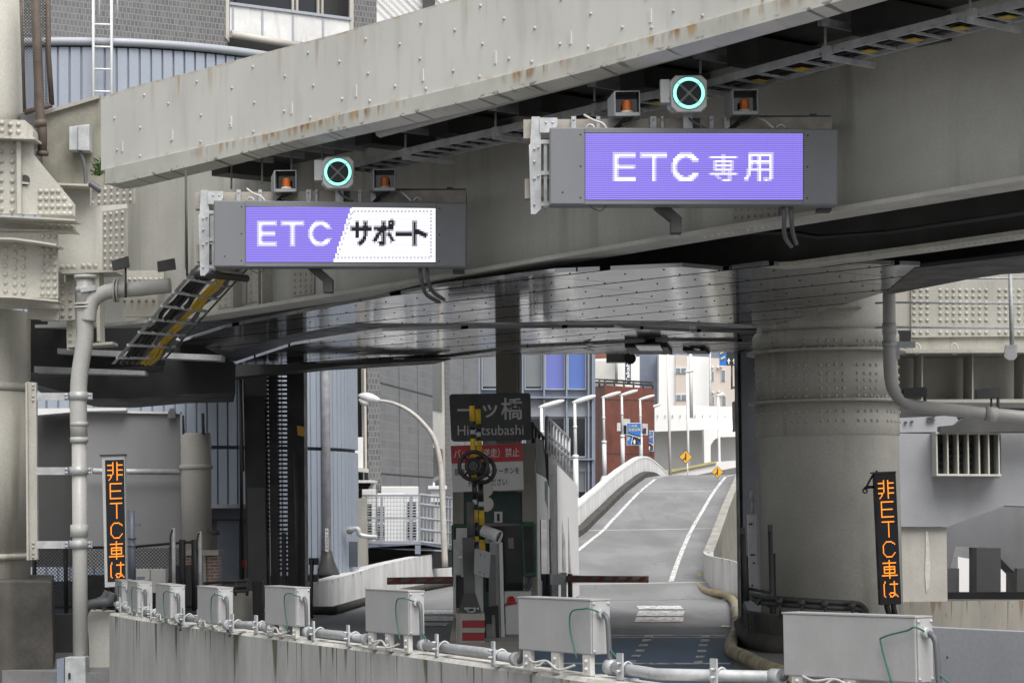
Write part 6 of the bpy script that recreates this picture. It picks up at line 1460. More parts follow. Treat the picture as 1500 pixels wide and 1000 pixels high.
for cx, cy, r_, dd in ((693.5, 682, 20.5, 46.4), (706, 688, 18.5, 46.9)):
    k = dd / FPX; c = P(cx, cy, dd); b = MB(); rg = lambda r, n=28: [c + Vector((math.cos(a) * r * k, 0, math.sin(a) * r * k)) for a in [2 * math.pi * i / n for i in range(n)]]
    b.tube(rg(r_), 3.0 * k, 8, closed=True); b.tube(rg(r_ * .5), 2.8 * k, 8, closed=True)
    for a in (.8, 2.37, 3.94, 5.5): b.tube([c, c + Vector((math.cos(a) * r_ * k, 0, math.sin(a) * r_ * k))], 1.8 * k, 6)
    b.lathe(c, [(7 * k, -.03), (4 * k, .08)], 12, axis='Y'); b.build('wheel', 'blackpost', wht)
def stripe_post(pts, r, ys, d, label):
    t = T('striped_post', label, 'post', P(pts[-1][0], pts[-1][1], d), 'striped posts on the toll island'); (xa, ya), (xb, yb) = pts
    b = MB(); prev = ya; y_ = MB(); kk = MB(); g_ = MB()
    for (y1, m) in ys:
        tgt = {'y': y_, 'k': kk, 'g': g_}[m]; f = lambda y: (lerp(xa, xb, (y - ya) / (yb - ya)), y, d); rr = r * (.82 if m == 'g' else 1); tgt.tube([P(*f(prev)), P(*f(y1))], rr, 14); prev = y1
    kk.build('black_band', 'blackpost', t); y_.build('yellow_band', 'yellow', t)
    if g_.v: g_.build('clamp_band', 'galv', t)
stripe_post([(691, 590), (698, 810)], .052, [(594, 'k'), (617, 'y'), (629, 'k'), (636, 'g'), (642, 'k'), (704, 'y'), (731, 'k'), (739, 'g'), (746, 'k'), (765, 'y'), (785, 'k'), (793, 'y'), (810, 'k')], 46.6, 'left one of the two yellow and black striped posts, taller')
stripe_post([(700, 595), (707.5, 812)], .052, [(599, 'k'), (621, 'y'), (632, 'k'), (640, 'g'), (645, 'k'), (708, 'y'), (734, 'k'), (742, 'g'), (747, 'k'), (769, 'y'), (790, 'k'), (812, 'y')], 47.0, 'right one of the two yellow and black striped posts, shorter')
DI = 46.2
ip = T('steel_stand', 'scuffed dark steel stand on a red and white striped concrete base', 'stand', P(692, 950, DI))
b = MB(); b.pan([(677, 787), (694, 787), (696, 880), (680, 880)], DI, .22); b.tube([P(689, 735, DI + .15), P(690, 790, DI + .15)], .075, 10); b.build('column', paint('scuffed_steel', (.085, .085, .088), var=.3, spots=(.28, .28, .28)), ip)
b = MB(); b.prism([P(680, 868, DI - .02), P(696, 868, DI - .02), P(705, 896, DI - .02), P(671, 896, DI - .02)], (0, .3, 0)); b.build('foot', 'dark_steel', ip)
b = MB(); b.pan([(673, 898), (709, 898), (710, 908), (677, 908), (677, 919), (710, 919), (710, 926), (677, 926), (677, 938), (710, 938), (711, 1000), (673, 1000)], DI - .15, .7); b.pan([(668, 897), (676, 900), (676, 1000), (668, 1000)], DI - .1, .6); b.build('base', 'conc', ip)
b = MB(); b.pan([(675, 908.3), (709.5, 908.3), (709.5, 918.7), (675, 918.7)], DI - .13, .3); b.pan([(675, 926.3), (709.5, 926.3), (709.5, 937.7), (675, 937.7)], DI - .13, .3); b.build('red_band', 'red_matte', ip)
b = MB()
for x in (682, 686, 695, 700): b.dome(P(x, 891, DI - .03), (0, -1, 0), .03, .8)
b.tube([P(690 + 6 * math.cos(a), 893 + 3 * math.sin(a), DI - .1) for a in [2 * math.pi * i / 12 for i in range(12)]], .012, 5, closed=True); b.build('bolt', 'galv', ip)
px_thing('ticket_machine', 'pale grey ticket machine box behind the dark steel stand on the toll island', 'machine', [('cabinet', 'cabinet', [(666, 804, 679, 842, 46.5, .4), (668, 773, 690, 805, 47.2, .4), (664, 790, 668, 900, 47.5, .3)], .01), ('tall_body', 'cabinet', [([(696, 791), (706, 791), (708, 900), (696, 900)], 47.3, .5)], .01), ('label_plate', 'letter_white', [(672, 814, 677, 817, 46.47, .02)]), ('dark_gap', 'black', [(664, 845, 680, 890, 47.6, .2)])])
b = MB(); b.prism([P(695, 803, 45.8), P(715, 809, 46.2), P(713, 846, 46.2), P(694, 840, 45.8)], (.05, .12, 0)); t = tag(b.build('metal_box', 'cabinet', None, .01), 'tilted pale grey metal box fixed beside the dark steel stand', 'box')
b = MB()
for x, y in ((698, 810), (704, 812), (710, 814), (697, 836), (703, 838), (709, 840)): b.dome(P(x, y, 45.95), (0, -1, 0), .012, .8)
b.build('screw', 'black', t)
cm = T('camera', 'white tube camera pointing right above the tall ticket cabinet', 'camera', P(722, 795, 46.9))
b = MB(); b.tube([P(708, 777, 47), P(731, 786, 46.8)], [.115, .125], 12); b.build('body', 'lamp_grey', cm); b = MB(); b.tube([P(730.4, 785.6, 46.8), P(732, 786.3, 46.8)], .1, 12); b.build('lens', 'black', cm); b = MB(); b.tube([P(715, 782, 47), P(713, 795, 47)], .05, 8); b.build('bracket', 'galv', cm)
px_thing('ticket_machine', 'tall grey cabinet with narrow pale front beside the dark booth window', 'machine', [('body', 'cabinet', [([(717, 793), (735, 793), (739, 955), (722, 955)], 48, .6)], .01), ('recess', 'grey_box', [([(716, 812), (726, 812), (727, 890), (716, 890)], 47.9, .08)]), ('edge_strip', 'white', [([(731, 794), (736, 794), (740, 955), (735, 955)], 47.93, .05)]), ('frame', 'black', [([(709, 890), (730, 886), (732, 955), (727, 955), (725, 900), (712, 900), (713, 955), (709, 955)], 47.7, .1)])])
wc = px_thing('white_cabinet', 'white metal cabinet with a small red cone lamp on top, beside the large wall cabinet', 'cabinet', [('body', 'white', [([(740, 888), (757, 884), (775, 884), (775, 955), (742, 955)], 49, .7)], .015), ('top_box', 'offwhite', [(739, 866, 778, 884, 50.5, .5)], .01)])
b = MB(); b.lathe(P(749, 885, 49.2), [(.12, 0), (.10, .06), (.075, .14), (.03, .17)], 14); b.build('red_lamp', 'redcap', wc)
lsp = T('horn_speaker', 'small round speaker hanging behind the striped posts by the booth wall', 'speaker', P(712, 760, 48.5))
b = MB(); b.lathe(P(712, 738, 48.5), [(.06, .1), (.10, .0), (.15, -.08)], 14, axis='Y'); b.lathe(P(711, 716, 48.5), [(.05, .12), (.16, -.03)], 14, axis='Y'); b.build('horn', 'duct', lsp)
# gates
def gate(x0, x1, y0, y1, d, label, n, flip):
    t = T('gate_arm', label, 'barrier arm', P(x1 if flip else x0, (y0 + y1) / 2, d)); b = MB(); h = .17
    a, c = P(x0, y0, d), P(x1, y1, d); b.tube([a, c], [.08, .08], 10); b.build('arm', paint('arm_paint_%d' % n, (.17, .13, .115), var=.15), t)
    for k in range(n):
        u = (k + .5) / n; p = a.lerp(c, u); e_ = (c - a) * (.42 / n); b = MB()
        b.prism([p - e_ * .5 - Zv * .055 + Vector((-.05, -.083, 0)), p + e_ * .5 - Zv * .055 + Vector((-.05, -.083, 0)), p + e_ * .5 + Zv * .055 + Vector((.05, -.083, 0)), p - e_ * .5 + Zv * .055 + Vector((.05, -.083, 0))], (0, .01, 0)); b.build('red_stripe', paint('faded_arm_red', (.17, .035, .03), var=.2) if 'faded_arm_red' not in MATS else MATS['faded_arm_red'], t)
    b = MB(); q = c if flip else a; s_ = 1 if flip else -1; b.tube([q, q + Vector((.35 * s_, 0, 0))], .06, 8); b.obox(q + Vector((.25 * s_ - .12, -.12, -.12)), (.3, 0, 0), (0, .25, 0), (0, 0, .24)); b.build('pivot', 'galv', t)
gate(567, 667, 850.5, 849, 53, 'red striped gate arm crossing the left lane', 4, True); gate(830, 950, 847.5, 848, 56, 'red striped gate arm crossing the right lane', 6, False)
b = MB(); b.pxb(822, 838, 830, 890, 56.5, .3); b.pxb(810, 850, 818, 890, 57, .1); b.rod([(806, 760, 57.5), (808, 890, 57.5)], .04, 6); b.build('gate_post', 'galv', bo)
b = MB()
for x, m in ((789.5, 0), (796, 1), (803, 1), (814, 0), (835, 1)): b.rod([(x, 840, 57.2), (x + .6, 890, 57.2)], .055, 8)
tag(b.build('guard_rail', 'dark_steel'), 'row of thin dark upright guard bars at the foot of the booth side', 'railing')
hb = T('hanging_camera', 'grey box camera housing hanging from the viaduct edge with a small black speaker', 'camera', P(904, 530, 54))
b = MB(); b.pxb(889, 510, 918, 530, 54, .4); b.build('housing', 'grey_box', hb, .01); b = MB(); b.rod([(889, 505, 54.2), (918, 505, 54.2)], .03, 6)
for x in (897, 904, 911): b.rod([(x, 500, 54.2), (x, 511, 54.2)], .03, 6)
b.build('hanger', 'black', hb); b = MB(); b.lathe(P(923, 525, 54), [(.05, .15), (.13, -.05)], 12, axis='Y'); b.obox(P(918, 524, 54.1), (.12, 0, 0), (0, .05, 0), (0, 0, .05)); b.build('speaker', 'black', hb)

# ================================================================== left middle: frame column, shed, duct, fence
DF = 56
fc = T('lift_tower', 'tall black steel frame with a ladder of light slots standing under the viaduct', 'column', P(400, 870, DF))
b = MB(); b.pan([(356, 540), (387, 540), (392, 868), (362, 868)], DF, .7); b.pan([(420, 535), (445, 535), (447, 860), (422, 860)], DF + .3, .9); b.build('post', 'black', fc)
b = MB(); b.pan([(358, 549), (390, 549), (390, 580), (358, 580)], DF - .05, .06); b.pan([(362, 714), (388, 714), (391, 868), (364, 868)], DF - .05, .06); b.build('cover_plate', 'grey_wall', fc)
b = MB()
for k in range(46):
    y = 546 + k * 6.4; b.pan([(388, y), (394, y), (394, y + 3.0), (388, y + 3.0)], DF + .4, .25)
b.build('slat', 'black', fc); b = MB()
for k in range(46):
    y = 546 + k * 6.4; b.pan([(404, y), (421, y), (421, y + 3.0), (404, y + 3.0)], DF + .4, .25)
b.build('slat', 'black', fc)
b = MB(); b.pan([(393, 540), (405, 540), (408, 865), (397, 865)], DF + .2, .5); b.pan([(412, 780), (418, 780), (419, 860), (413, 860)], DF + .1, .2); b.build('middle_rail', 'black', fc)
b = MB(); b.pan([(435, 623), (446, 625), (446, 639), (436, 637)], DF - .02, .03); b.build('yellow_plate', 'sign_yellow', fc)
b = MB(); b.rod([(432, 660, DF - .1), (437, 860, DF - .1)], .05, 6); b.rod([(352, 560, DF - .1), (356, 690, DF - .1)], .04, 6); b.build('conduit', 'dark_steel', fc)
b = MB()
for y, x in ((817, 453), (842, 452)): b.pxb(x - 1, y, x + 13, y + 10, 54, .35)
b.rod([(457, 820, 54), (455, 880, 54), (456, 905, 54)], .05, 6); tag(b.build('signal_box', 'black'), 'two small black lamp boxes on a thin pole beside the black steel frame', 'lamp')
sh = T('equipment_shed', 'large plain grey metal shed behind the clamped drainpipe', 'shed', P(190, 810, 58))
b = MB(); b.prism([P(110, 601, 58), P(264, 604, 58), P(266, 830, 58), P(110, 830, 58)], (-1.5, 6, 0)); b.build('wall', 'shed', sh)
b = MB(); b.pan([(40, 605), (112, 601), (112, 830), (40, 830)], 58.4, .3); b.build('side_wall', 'grey_wall', sh)
b = MB(); b.pan([(53, 598), (185, 597), (185, 601), (120, 602), (53, 608)], 57.7, .6); b.pan([(110, 600.5), (264, 603), (264, 606), (110, 603.5)], 57.9, .3); b.build('roof_edge', 'white', sh)
b = MB(); b.pan([(245, 612), (246, 604), (249, 598), (254, 598), (257, 604), (257, 612)], 57.8, .1); b.build('lug', 'grey_box', sh)
b = MB(); b.rod([(124, 689, 57.6), (150, 690, 57.6), (267, 691, 57.6)], .07, 8); b.build('rail', 'galv', sh)
b = MB(); b.pan([(100, 586), (360, 560), (360, 600), (100, 606)], 66.2, .1)
b2_ = MB(); b2_.pan([(78, 612), (180, 610), (180, 613), (78, 615)], 63, .2); b2_.build('roof_step', 'offwhite', sh)
du = T('duct', 'thick pale round duct with a collar beside the grey shed, above a brick base', 'duct', P(288, 815, 57))
kd = 57 / FPX; cdx = P(288, 800, 57.6)
b = MB(); z_ = lambda y: HC + (761 - y) / FPX * 57.6
b.lathe((cdx.x, cdx.y, 0), [(22 * kd, z_(812)), (22.5 * kd, z_(684)), (22.5 * kd, z_(637)), (21 * kd, z_(634))], 28); b.build('shaft', 'duct', du)
b = MB(); b.lathe((cdx.x, cdx.y, 0), [(23 * kd, z_(687)), (25 * kd, z_(686)), (25 * kd, z_(681)), (23 * kd, z_(680))], 28); b.build('collar', 'duct', du)
b = MB(); b.rod([(297, 605, 57.2), (298, 636, 57.2)], .04, 6); b.rod([(268, 608, 57.4), (269, 636, 57.4)], .03, 6); b.rod([(303, 775, 56.8), (312, 780, 56.8), (322, 780, 56.8)], .05, 6); b.build('stub', 'dark_steel', du)
bp_ = T('brick_pier', 'red brick pier with pale cap at the foot of the round duct', 'pier', P(307, 860, 56.5))
b = MB(); q = [P(272, 812, 56.6), P(318, 812, 56.6), P(319, 870, 56.6), P(272, 870, 56.6)]; b.prism(q, (0, .8, 0), uv=(Vector((1, 0, 0)), Zv, q[0])); b.build('brickwork', 'brick', bp_)
b = MB(); b.pan([(269, 806), (320, 806), (320, 813), (269, 813)], 56.4, 1.0); b.pan([(297, 813), (301, 813), (302, 852), (298, 852)], 56.55, .2); b.build('cap', 'conc', bp_)
cf = T('chain_fence', 'black chain link fence in front of the large grey shed', 'fence', P(180, 900, 49))
b = MB()
for x in (50, 96, 193, 267, 285): b.rod([(x, 796 if x < 250 else 790, 49), (x + 1, 905, 49)], .045 if x < 250 else .07, 6)
b.rod([(48, 802, 49), (190, 801, 49), (270, 794, 49), (290, 793, 49)], .03, 6); b.rod([(48, 888, 49), (290, 888, 49)], .03, 6); b.build('post', 'black', cf)
mesh_wires((50, 802, 268, 892), 5.2, .0075, 49.02).build('wire_mesh', 'black', cf)
b = MB(); b.pan([(110, 842), (152, 842), (152, 900), (110, 900)], 50, .3); b.pan([(255, 828), (290, 826), (290, 900), (255, 900)], 50, .3); b.pan([(40, 900), (300, 895), (300, 1040), (40, 1040)], 47.5, .4)
tag(b.build('retaining_wall', 'grey_wall'), 'dark retaining wall below the black chain link fence', 'wall')
pp_ = T('pipe_post', 'blue grey upright pipe with joint collars right of the pale LED sign', 'pipe', P(193, 860, 47.5))
b = MB(); b.rod([(192, 748, 47.5), (193.5, 866, 47.5)], .075, 10); b.build('pipe', 'bluegrey', pp_); b = MB()
for y in (786, 797): b.tube([P(192.6, y, 47.5), P(192.6, y + 3, 47.5)], .1, 10)
b.obox(P(198, 770, 47.5), (.1, 0, 0), (0, .05, 0), (0, 0, .05)); b.build('collar', 'bluegrey', pp_)
for i, (x, y0, lab) in enumerate(((254, 773, 'thin grey pole left of the two poles behind the barrier wall'), (293, 778, 'thin grey pole right of the two poles, before the brick pier'))):
    t = T('thin_pole', lab, 'pole', P(x, 890, 47), 'thin poles behind the barrier wall'); b = MB(); b.rod([(x, y0, 47), (x + 1, 890, 47)], .038, 8); b.build('pole', 'galv', t)
    b = MB(); b.obox(P(x - 5, y0 + 28, 47), (.09, 0, 0), (0, .08, 0), (0, 0, .05)); b.tube(spline([P(x - 1, y0 + 2, 46.9), P(x - 4, y0 + 12, 46.9), P(x - 4, y0 + 28, 46.9)]), .02, 5); b.rod([(x - 3, y0 + 28, 47.1), (x - 2, 890, 47.1)], .06, 8); b.build('bracket', 'dark_steel', t)
px_thing('control_box', 'pale grey control box on a stand behind the third cabinet', 'control box', [('body', 'offwhite', [(199, 833, 219, 855, 47.2, .3), (220, 833, 243, 868, 47.4, .3)], .01), ('label_plate', 'bluegrey', [(200, 844, 212, 847, 47.18, .02)]), ('stand', 'galv', [(204, 855, 216, 885, 47.3, .15)])])
b = MB()
for x, y0, y1 in ((300, 852, 872), (345, 850, 872), (362, 846, 872)): b.rod([(x, y0, 50), (x, y1, 50)], .03, 6)
for y in (854, 862, 869): b.rod([(300, y, 50), (330, y - 3, 50), (364, y - 4, 50)], .035, 6)
tag(b.build('pipe_rack', 'dark_steel'), 'low rack of dark pipes behind the fourth cabinet', 'pipes')
b = MB(); b.pan([(258, 876), (292, 870), (372, 866), (372, 935), (258, 935)], 51, .4); tag(b.build('low_wall', 'conc'), 'low weathered concrete wall behind the fourth and fifth cabinets', 'wall')
b = MB(); b.pan([(369, 850), (384, 850), (384, 920), (371, 920)], 50.3, .4); tag(b.build('black_cabinet', 'black', None, .01), 'narrow black upright cabinet at the foot of the black steel frame', 'cabinet')

# ================================================================== air conditioners and their balcony
DA = 86
pf = T('platform', 'grey steel platform with mesh railing carrying air conditioners behind the left lane wall', 'platform', P(600, 805, DA))
b = MB(); b.prism([P(530, 796, DA), P(620, 797, DA), P(668, 801, DA + 6), P(668, 806, DA + 6), P(620, 803, DA), P(530, 802, DA)], (0, 7, 0)); b.pan([(608, 798), (616, 798), (616, 811), (608, 811)], DA - .1, .3); b.build('deck', 'bluegrey', pf)
b = MB()
for x in (534, 557, 600): b.pan([(x, 726), (x + 4, 726), (x + 4, 797), (x, 797)], DA - .05, .1)
for y in (724, 757, 792): b.pan([(530, y), (614, y), (614, y + 3), (530, y + 3)], DA - .04, .08)
for k in range(10):
    x = 614 + k * 5.2; d = DA + .55 * k; b.pan([(x, 724 + k * .8), (x + 1.8, 724 + k * .8), (x + 1.8, 797 + k * .6), (x, 797 + k * .6)], d, .08)
for y in (724, 738, 758, 775, 793): b.tube([P(614, y, DA), P(664, y + 6, DA + 5.4)], .05, 5)
b.build('railing', 'bluegrey_lt', pf)
b = MB()
for k in range(18): b.rod([(531 + k * 4.6, 726, DA), (531 + k * 4.6, 794, DA)], .008, 4)
for k in range(12): b.rod([(531, 729 + k * 5.8, DA), (613, 729 + k * 5.8, DA)], .008, 4)
b.build('mesh', 'bluegrey_lt', pf)
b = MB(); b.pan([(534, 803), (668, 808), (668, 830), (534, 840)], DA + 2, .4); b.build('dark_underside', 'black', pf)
ac_l = ['white air conditioner unit left on the platform behind the mesh railing', 'white air conditioner unit in the middle of the platform', 'tall white air conditioner unit right on the platform']
for i, (x0, y0, x1, y1, d) in enumerate(((530, 716, 549, 794, 88), (552, 722, 592, 794, 89), (558, 712, 612, 794, 91))):
    t = T('air_conditioner', ac_l[i], 'air conditioner', P((x0 + x1) / 2, y1, d), 'air conditioners on the platform'); b = MB(); b.pxb(x0, y0, x1, y1, d, 1.0); b.build('body', 'white', t, .03)
    for (a_, c_) in ((.28, .58), (.64, .94)):
        b = MB(); w_ = x1 - x0; lx0, lx1 = (x0 + 2, x0 + w_ * .75) if i == 0 else (x0 + 1, x0 + w_ * .28) if i == 1 else (x0 + w_ * .72, x1 - 2)
        b.pxb(lx0, lerp(y0, y1, a_), lx1, lerp(y0, y1, c_), d - .04, .03); o = b.build('grille', 'glass_dark', t); b = MB()
        for k in range(6): yy = lerp(lerp(y0, y1, a_), lerp(y0, y1, c_), (k + .5) / 6); b.pxb(lx0, yy, lx1, yy + .8, d - .06, .02)
        b.build('louvre', 'white', o)
b = MB(); b.pan([(523, 730), (535, 728), (537, 830), (526, 832)], 82, 1); b.build('post', 'conc', pf)
px_thing('ventilation_hood', 'white ventilation hood with cap behind the platform railing right of the lamp pole', 'hood', [('body', 'white', [(631, 716, 650, 735, 96, .6)], .02), ('cap', 'white', [(627, 711, 654, 716, 95.8, 1.0)], .01), ('post', 'white', [(634, 706, 637, 711, 96, .1)])])
px_thing('entrance_canopy', 'small white canopy edge beside the round building above the platform', 'canopy', [('roof', 'white', [(520, 703, 549, 707, 84, 1.5), (543, 706, 549, 716, 84.3, .4)], .01), ('underside', 'black', [([(520, 707.5), (545, 707.5), (538, 716), (520, 716)], 84.6, .8)])])

# ================================================================== street lamps and road signs
sl = T('street_lamp', 'old street lamp with rusty curved arm over the left lane', 'street lamp', P(651, 812, 84))
DL = 84
b = MB(); b.tube(spline([P(*q, DL) for q in [(551, 586), (575, 590), (600, 602), (622, 622), (637, 645), (645, 680), (648, 730), (652, 830)]], 6), [.055 + .055 * i / 42 for i in range(43)], 10); b.build('pole', 'rusty_pole', sl)
b = MB(); h0 = P(524, 579, DL); h1 = P(556, 586, DL); prof = [(0, .02), (.12, .10), (.35, .17), (.6, .17), (.85, .11), (1, .06)]
b.tube([h0.lerp(h1, u) for u, _ in prof], [r_ for _, r_ in prof], 12); b.build('lamp_head', 'lamp_grey', sl)
b = MB(); b.tube([P(x, y, DL) for x, y in [(526, 584), (530, 588.5), (536, 590), (541, 588)]], [.05, .11, .12, .06], 10); b.build('lamp_glass', 'lampglass', sl)
def lamp_proto(h, label, grp):
    t = T('street_lamp', label, 'street lamp', (0, 0, 0), grp); ORG[t.name] = Vector((0, 0, 0))
    b = MB(); b.tube([(0, 0, 0), (0, 0, h * .45)], .13, 10); b.tube([(0, 0, h * .45), (0, 0, h * .97)], [.085, .07], 10); b.build('pole', 'lamp_grey', t)
    b = MB(); b.lathe((0, 0, 0), [(.3, 0), (.3, .05), (.16, .35)], 10); b.tube([(0, 0, h * .44), (0, 0, h * .47)], .15, 10); b.tube([(0, 0, h * .72), (0, 0, h * .74)], .1, 10); b.build('base_collar', 'lamp_grey', t)
    b = MB(); a, c = Vector((-.12, 0, h * .955)), Vector((1.0, 0, h * 1.02)); b.tube([a.lerp(c, u) for u in (0, .1, .3, .6, .85, 1)], [.05, .08, .11, .12, .10, .04], 10); b.build('lamp_head', 'white', t)
    return t
GL = 'slim white street lamps along the left ramp parapet'
lamp_labels = ['slim white street lamp on the ramp parapet, nearest the booth railing', 'slim white street lamp before the blue grey office block, second along the ramp', 'slim white street lamp before the left edge of the red building', 'slim white street lamp left of the larger blue road sign', 'slim white street lamp carrying the larger blue road sign', 'slim white street lamp carrying the smaller blue road sign, farthest along the ramp']
proto = lamp_proto(5.0, lamp_labels[0], GL)
lamp_pos = [(793, 590, 100), (842, 583, 118), (884, 577, 138), (911, 574, 150), (938, 581, 163), (950, 594, 178)]
lamps = []
for i, (x, y, d) in enumerate(lamp_pos):
    o = proto if i == 0 else copy_tree(proto); o['label'] = lamp_labels[i]; top = P(x, y, d); yb = (748, 740, 706, 693, 684, 682)[i]; hh = (yb - y) / FPX * d
    o.location = P(x + (yb - y) * .014, yb, d); s_ = hh / 5.0; o.scale = (s_ ** .5, s_ ** .5, s_); lamps.append(o)
def pole_lamp(x, y0, y1, d, label, head=True):
    t = T('street_lamp' if head else 'mast', label, 'street lamp' if head else 'mast', P(x + 3, y1, d)); b = MB(); b.rod([(x, y0, d), (x + (y1 - y0) * .02, y1, d)], .10, 8); b.build('pole', 'lamp_grey', t)
    if head:
        b = MB(); b.tube([P(x - 3, y0 + 1, d), P(x + 1, y0, d), P(x + 8, y0 - 1.5, d), P(x + 10, y0 - 1, d)], [.08, .15, .14, .05], 8); b.build('lamp_head', 'white', t)
pole_lamp(1006, 544, 720, 196, 'tall white street lamp before the pale apartment block, left of the viaduct pier'); pole_lamp(1052, 579, 720, 190, 'white street lamp right of the far viaduct pier'); pole_lamp(978, 505, 715, 180, 'bare tall grey mast between the red building and the pale apartment block', False)
b = MB(); b.rod([(1011, 500, 200), (1013, 612, 200)], .14, 8); tag(b.build('mast', 'lamp_grey'), 'short grey mast standing on the far white viaduct', 'mast')
def road_sign(q4, d, pole, label, small):
    t = T('road_sign', label, 'road sign', P((q4[0] + q4[2]) / 2, q4[3], d)); x0, y0, x1, y1 = q4
    b = MB(); b.pxb(x0, y0, x1, y1, d, .06); b.build('border', 'letter_white', t); b = MB(); b.pxb(x0 + .7, y0 + .8, x1 - .7, y1 - .8, d - .02, .015); b.build('panel', 'sign_blue', t)
    U = lambda u, v: (lerp(x0 + .7, x1 - .7, u), lerp(y0 + .8, y1 - .8, v)); z = d - .03
    b = MB(); w_ = x1 - x0; h_ = y1 - y0
    lettering(b, 'この先', P(*U(.12, .18), z), P(*U(.74, .18), z), Zv, h_ * .12 / FPX * d, .02); lettering(b, '合流注意', P(*U(.08, .36), z), P(*U(.94, .36), z), Zv, h_ * .13 / FPX * d, .02)
    b.pan([U(.02, .72), U(.16, .60), U(.18, .70), U(.06, .82)], z, .004); b.pan([U(.78, .66), U(.90, .66), U(.94, .76), U(.84, .74)], z, .004); b.build('lettering', 'letter_yellow', t)
    b = MB(); b.pan([U(0, .34 + .08), U(1, .60), U(1, .66), U(0, .48)], z, .005); b.pan([U(0, .52), U(.5, .62), U(1, .74), U(1, .96), U(.86, .86), U(.6, .70), U(0, .56)], z, .005); b.pan([U(.30, .98), U(.42, .60), U(.62, .66), U(.86, .98)], z - .006, .005); b.build('road_drawing', 'letter_black', t)
    b = MB(); b.pan([U(0, .485), U(1, .665), U(1, .695), U(0, .515)], z - .008, .004); b.pan([U(.47, .96), U(.47, .86), U(.42, .86), U(.53, .74), U(.64, .86), U(.59, .86), U(.59, .96)], z - .014, .004); b.pan([U(.28, .98), U(.40, .6), U(.43, .6), U(.32, .98)], z - .014, .004); b.build('white_drawing', 'letter_white', t)
    b = MB(); b.obox(P((x0 + x1) / 2, (y0 + y1) / 2, d + .07), (.1, 0, 0), (0, .25, 0), (0, 0, .1)); b.build('clamp', 'galv', t)
road_sign((918, 619, 939.5, 652), 162.4, 0, 'larger blue road sign with merging road drawing on a lamp pole', False); road_sign((944.5, 630.5, 957.5, 660.5), 177.4, 0, 'smaller blue road sign with merging road drawing, on the farthest lamp pole', True)
def diamond(cx, cy, r_, d, y1, label):
    t = T('warning_sign', label, 'road sign', P(cx + 3, y1, d)); q = lambda k: [(cx, cy - k), (cx + k, cy), (cx, cy + k), (cx - k, cy)]
    b = MB(); b.rod([(cx + .3 + (1 if r_ > 9 else 0), cy - 4, d + .1), (cx + 1 + 3, y1, d + .1)], .05, 6); b.build('pole', 'lamp_grey', t)
    b = MB(); b.pan(q(r_), d, .05); b.build('border', 'letter_black', t); b = MB(); b.pan(q(r_ * .92), d - .012, .01); b.build('panel', 'sign_yellow', t)
    b = MB(); k = r_ / 10; b.pan([(cx - .9 * k, cy - 5.5 * k), (cx + .9 * k, cy - 5.5 * k), (cx + .9 * k, cy + 5 * k), (cx - .9 * k, cy + 5 * k)], d - .02, .006); b.pan([(cx - 5 * k, cy + 4.5 * k), (cx - .5 * k, cy - .5 * k), (cx - .5 * k, cy + 2 * k), (cx - 3.6 * k, cy + 5.2 * k)], d - .026, .006); b.build('symbol', 'letter_black', t)
diamond(1004.5, 669, 10, 150, 706, 'yellow diamond merging sign left of the white viaduct pier'); diamond(1051, 691, 9, 140, 706, 'yellow diamond merging sign by the right ramp parapet, lower than the other')
b = MB(); t = T('lane_board', 'blue and black lane board with white arrows high beside the dark steel column', 'road sign', P(1066, 536, 120))
b.pan([(1054, 505), (1064, 505), (1064, 535), (1054, 535)], 120, .1); b.build('blue_panel', 'sign_blue', t); b = MB(); b.pan([(1064, 505), (1081, 505), (1081, 535), (1064, 535)], 120, .1); b.build('black_panel', 'letter_black', t); b = MB()
for x in (1067.5, 1075.5): b.pan([(x - .8, 533), (x - .8, 529), (x - 2.6, 529), (x, 524), (x + 2.6, 529), (x + .8, 529), (x + .8, 533)], 119.95, .02)
b.build('arrow', 'letter_white', t); b = MB(); b.pan([(1055, 516), (1063, 512), (1063, 515), (1055, 519)], 119.95, .02); b.pan([(1056, 524), (1062, 521), (1062, 524), (1056, 527)], 119.95, .02); b.build('yellow_mark', 'letter_yellow', t); b = MB(); b.rod([(1079, 535, 120.1), (1079, 572, 120.1)], .07, 6); b.rod([(1072, 535, 120.1), (1072, 570, 120.1)], .05, 6); b.pan([(1071, 566), (1082, 566), (1082, 569), (1071, 569)], 120, .1); b.build('post', 'dark_steel', t)

# ================================================================== right middle: dark column, poles, hose, pipes
DC = 53
dc = T('steel_column', 'dark bluish steel column between the ramp and the thick round pillar', 'column', P(1100, 900, DC))
b = MB(); b.pan([(1085, 508), (1117, 500), (1119, 905), (1090, 905)], DC, .6); b.build('flange', paint('dark_column_paint', (.20, .21, .235), var=.12, vs=1.2, spots=(.06, .06, .06)), dc, .01)
b = MB(); b.pan([(1080, 508), (1085.5, 508), (1091, 905), (1086, 905)], DC + .1, .8); b.pan([(1076, 500), (1115, 498), (1115, 508), (1083, 516)], DC - .1, .9); b.build('web', 'black', dc)
b = MB(); b.pan([(1074, 588), (1083, 585), (1084, 630), (1075, 632)], DC + 1, .3); b.build('side_box', 'offwhite', dc)
an = T('antenna_unit', 'pale grey upright antenna unit with rod on top beside the dark steel column', 'antenna', P(1103, 862, 48.8))
b = MB(); b.pan([(1095, 753), (1108, 753), (1112, 860), (1098, 860)], 48.8, .15); b.build('housing', 'white', an, .01); b = MB(); b.rod([(1102, 718, 48.9), (1102, 754, 48.9)], .035, 10); b.rod([(1101, 717, 48.9), (1101.5, 735, 48.9)], .045, 10); b.build('rod', 'offwhite', an); b = MB()
for x, y in ((1098, 767), (1101, 767), (1101, 812), (1104, 812), (1104, 824), (1102, 857)): b.dome(P(x, y, 48.78), (0, -1, 0), .02, 1.2)
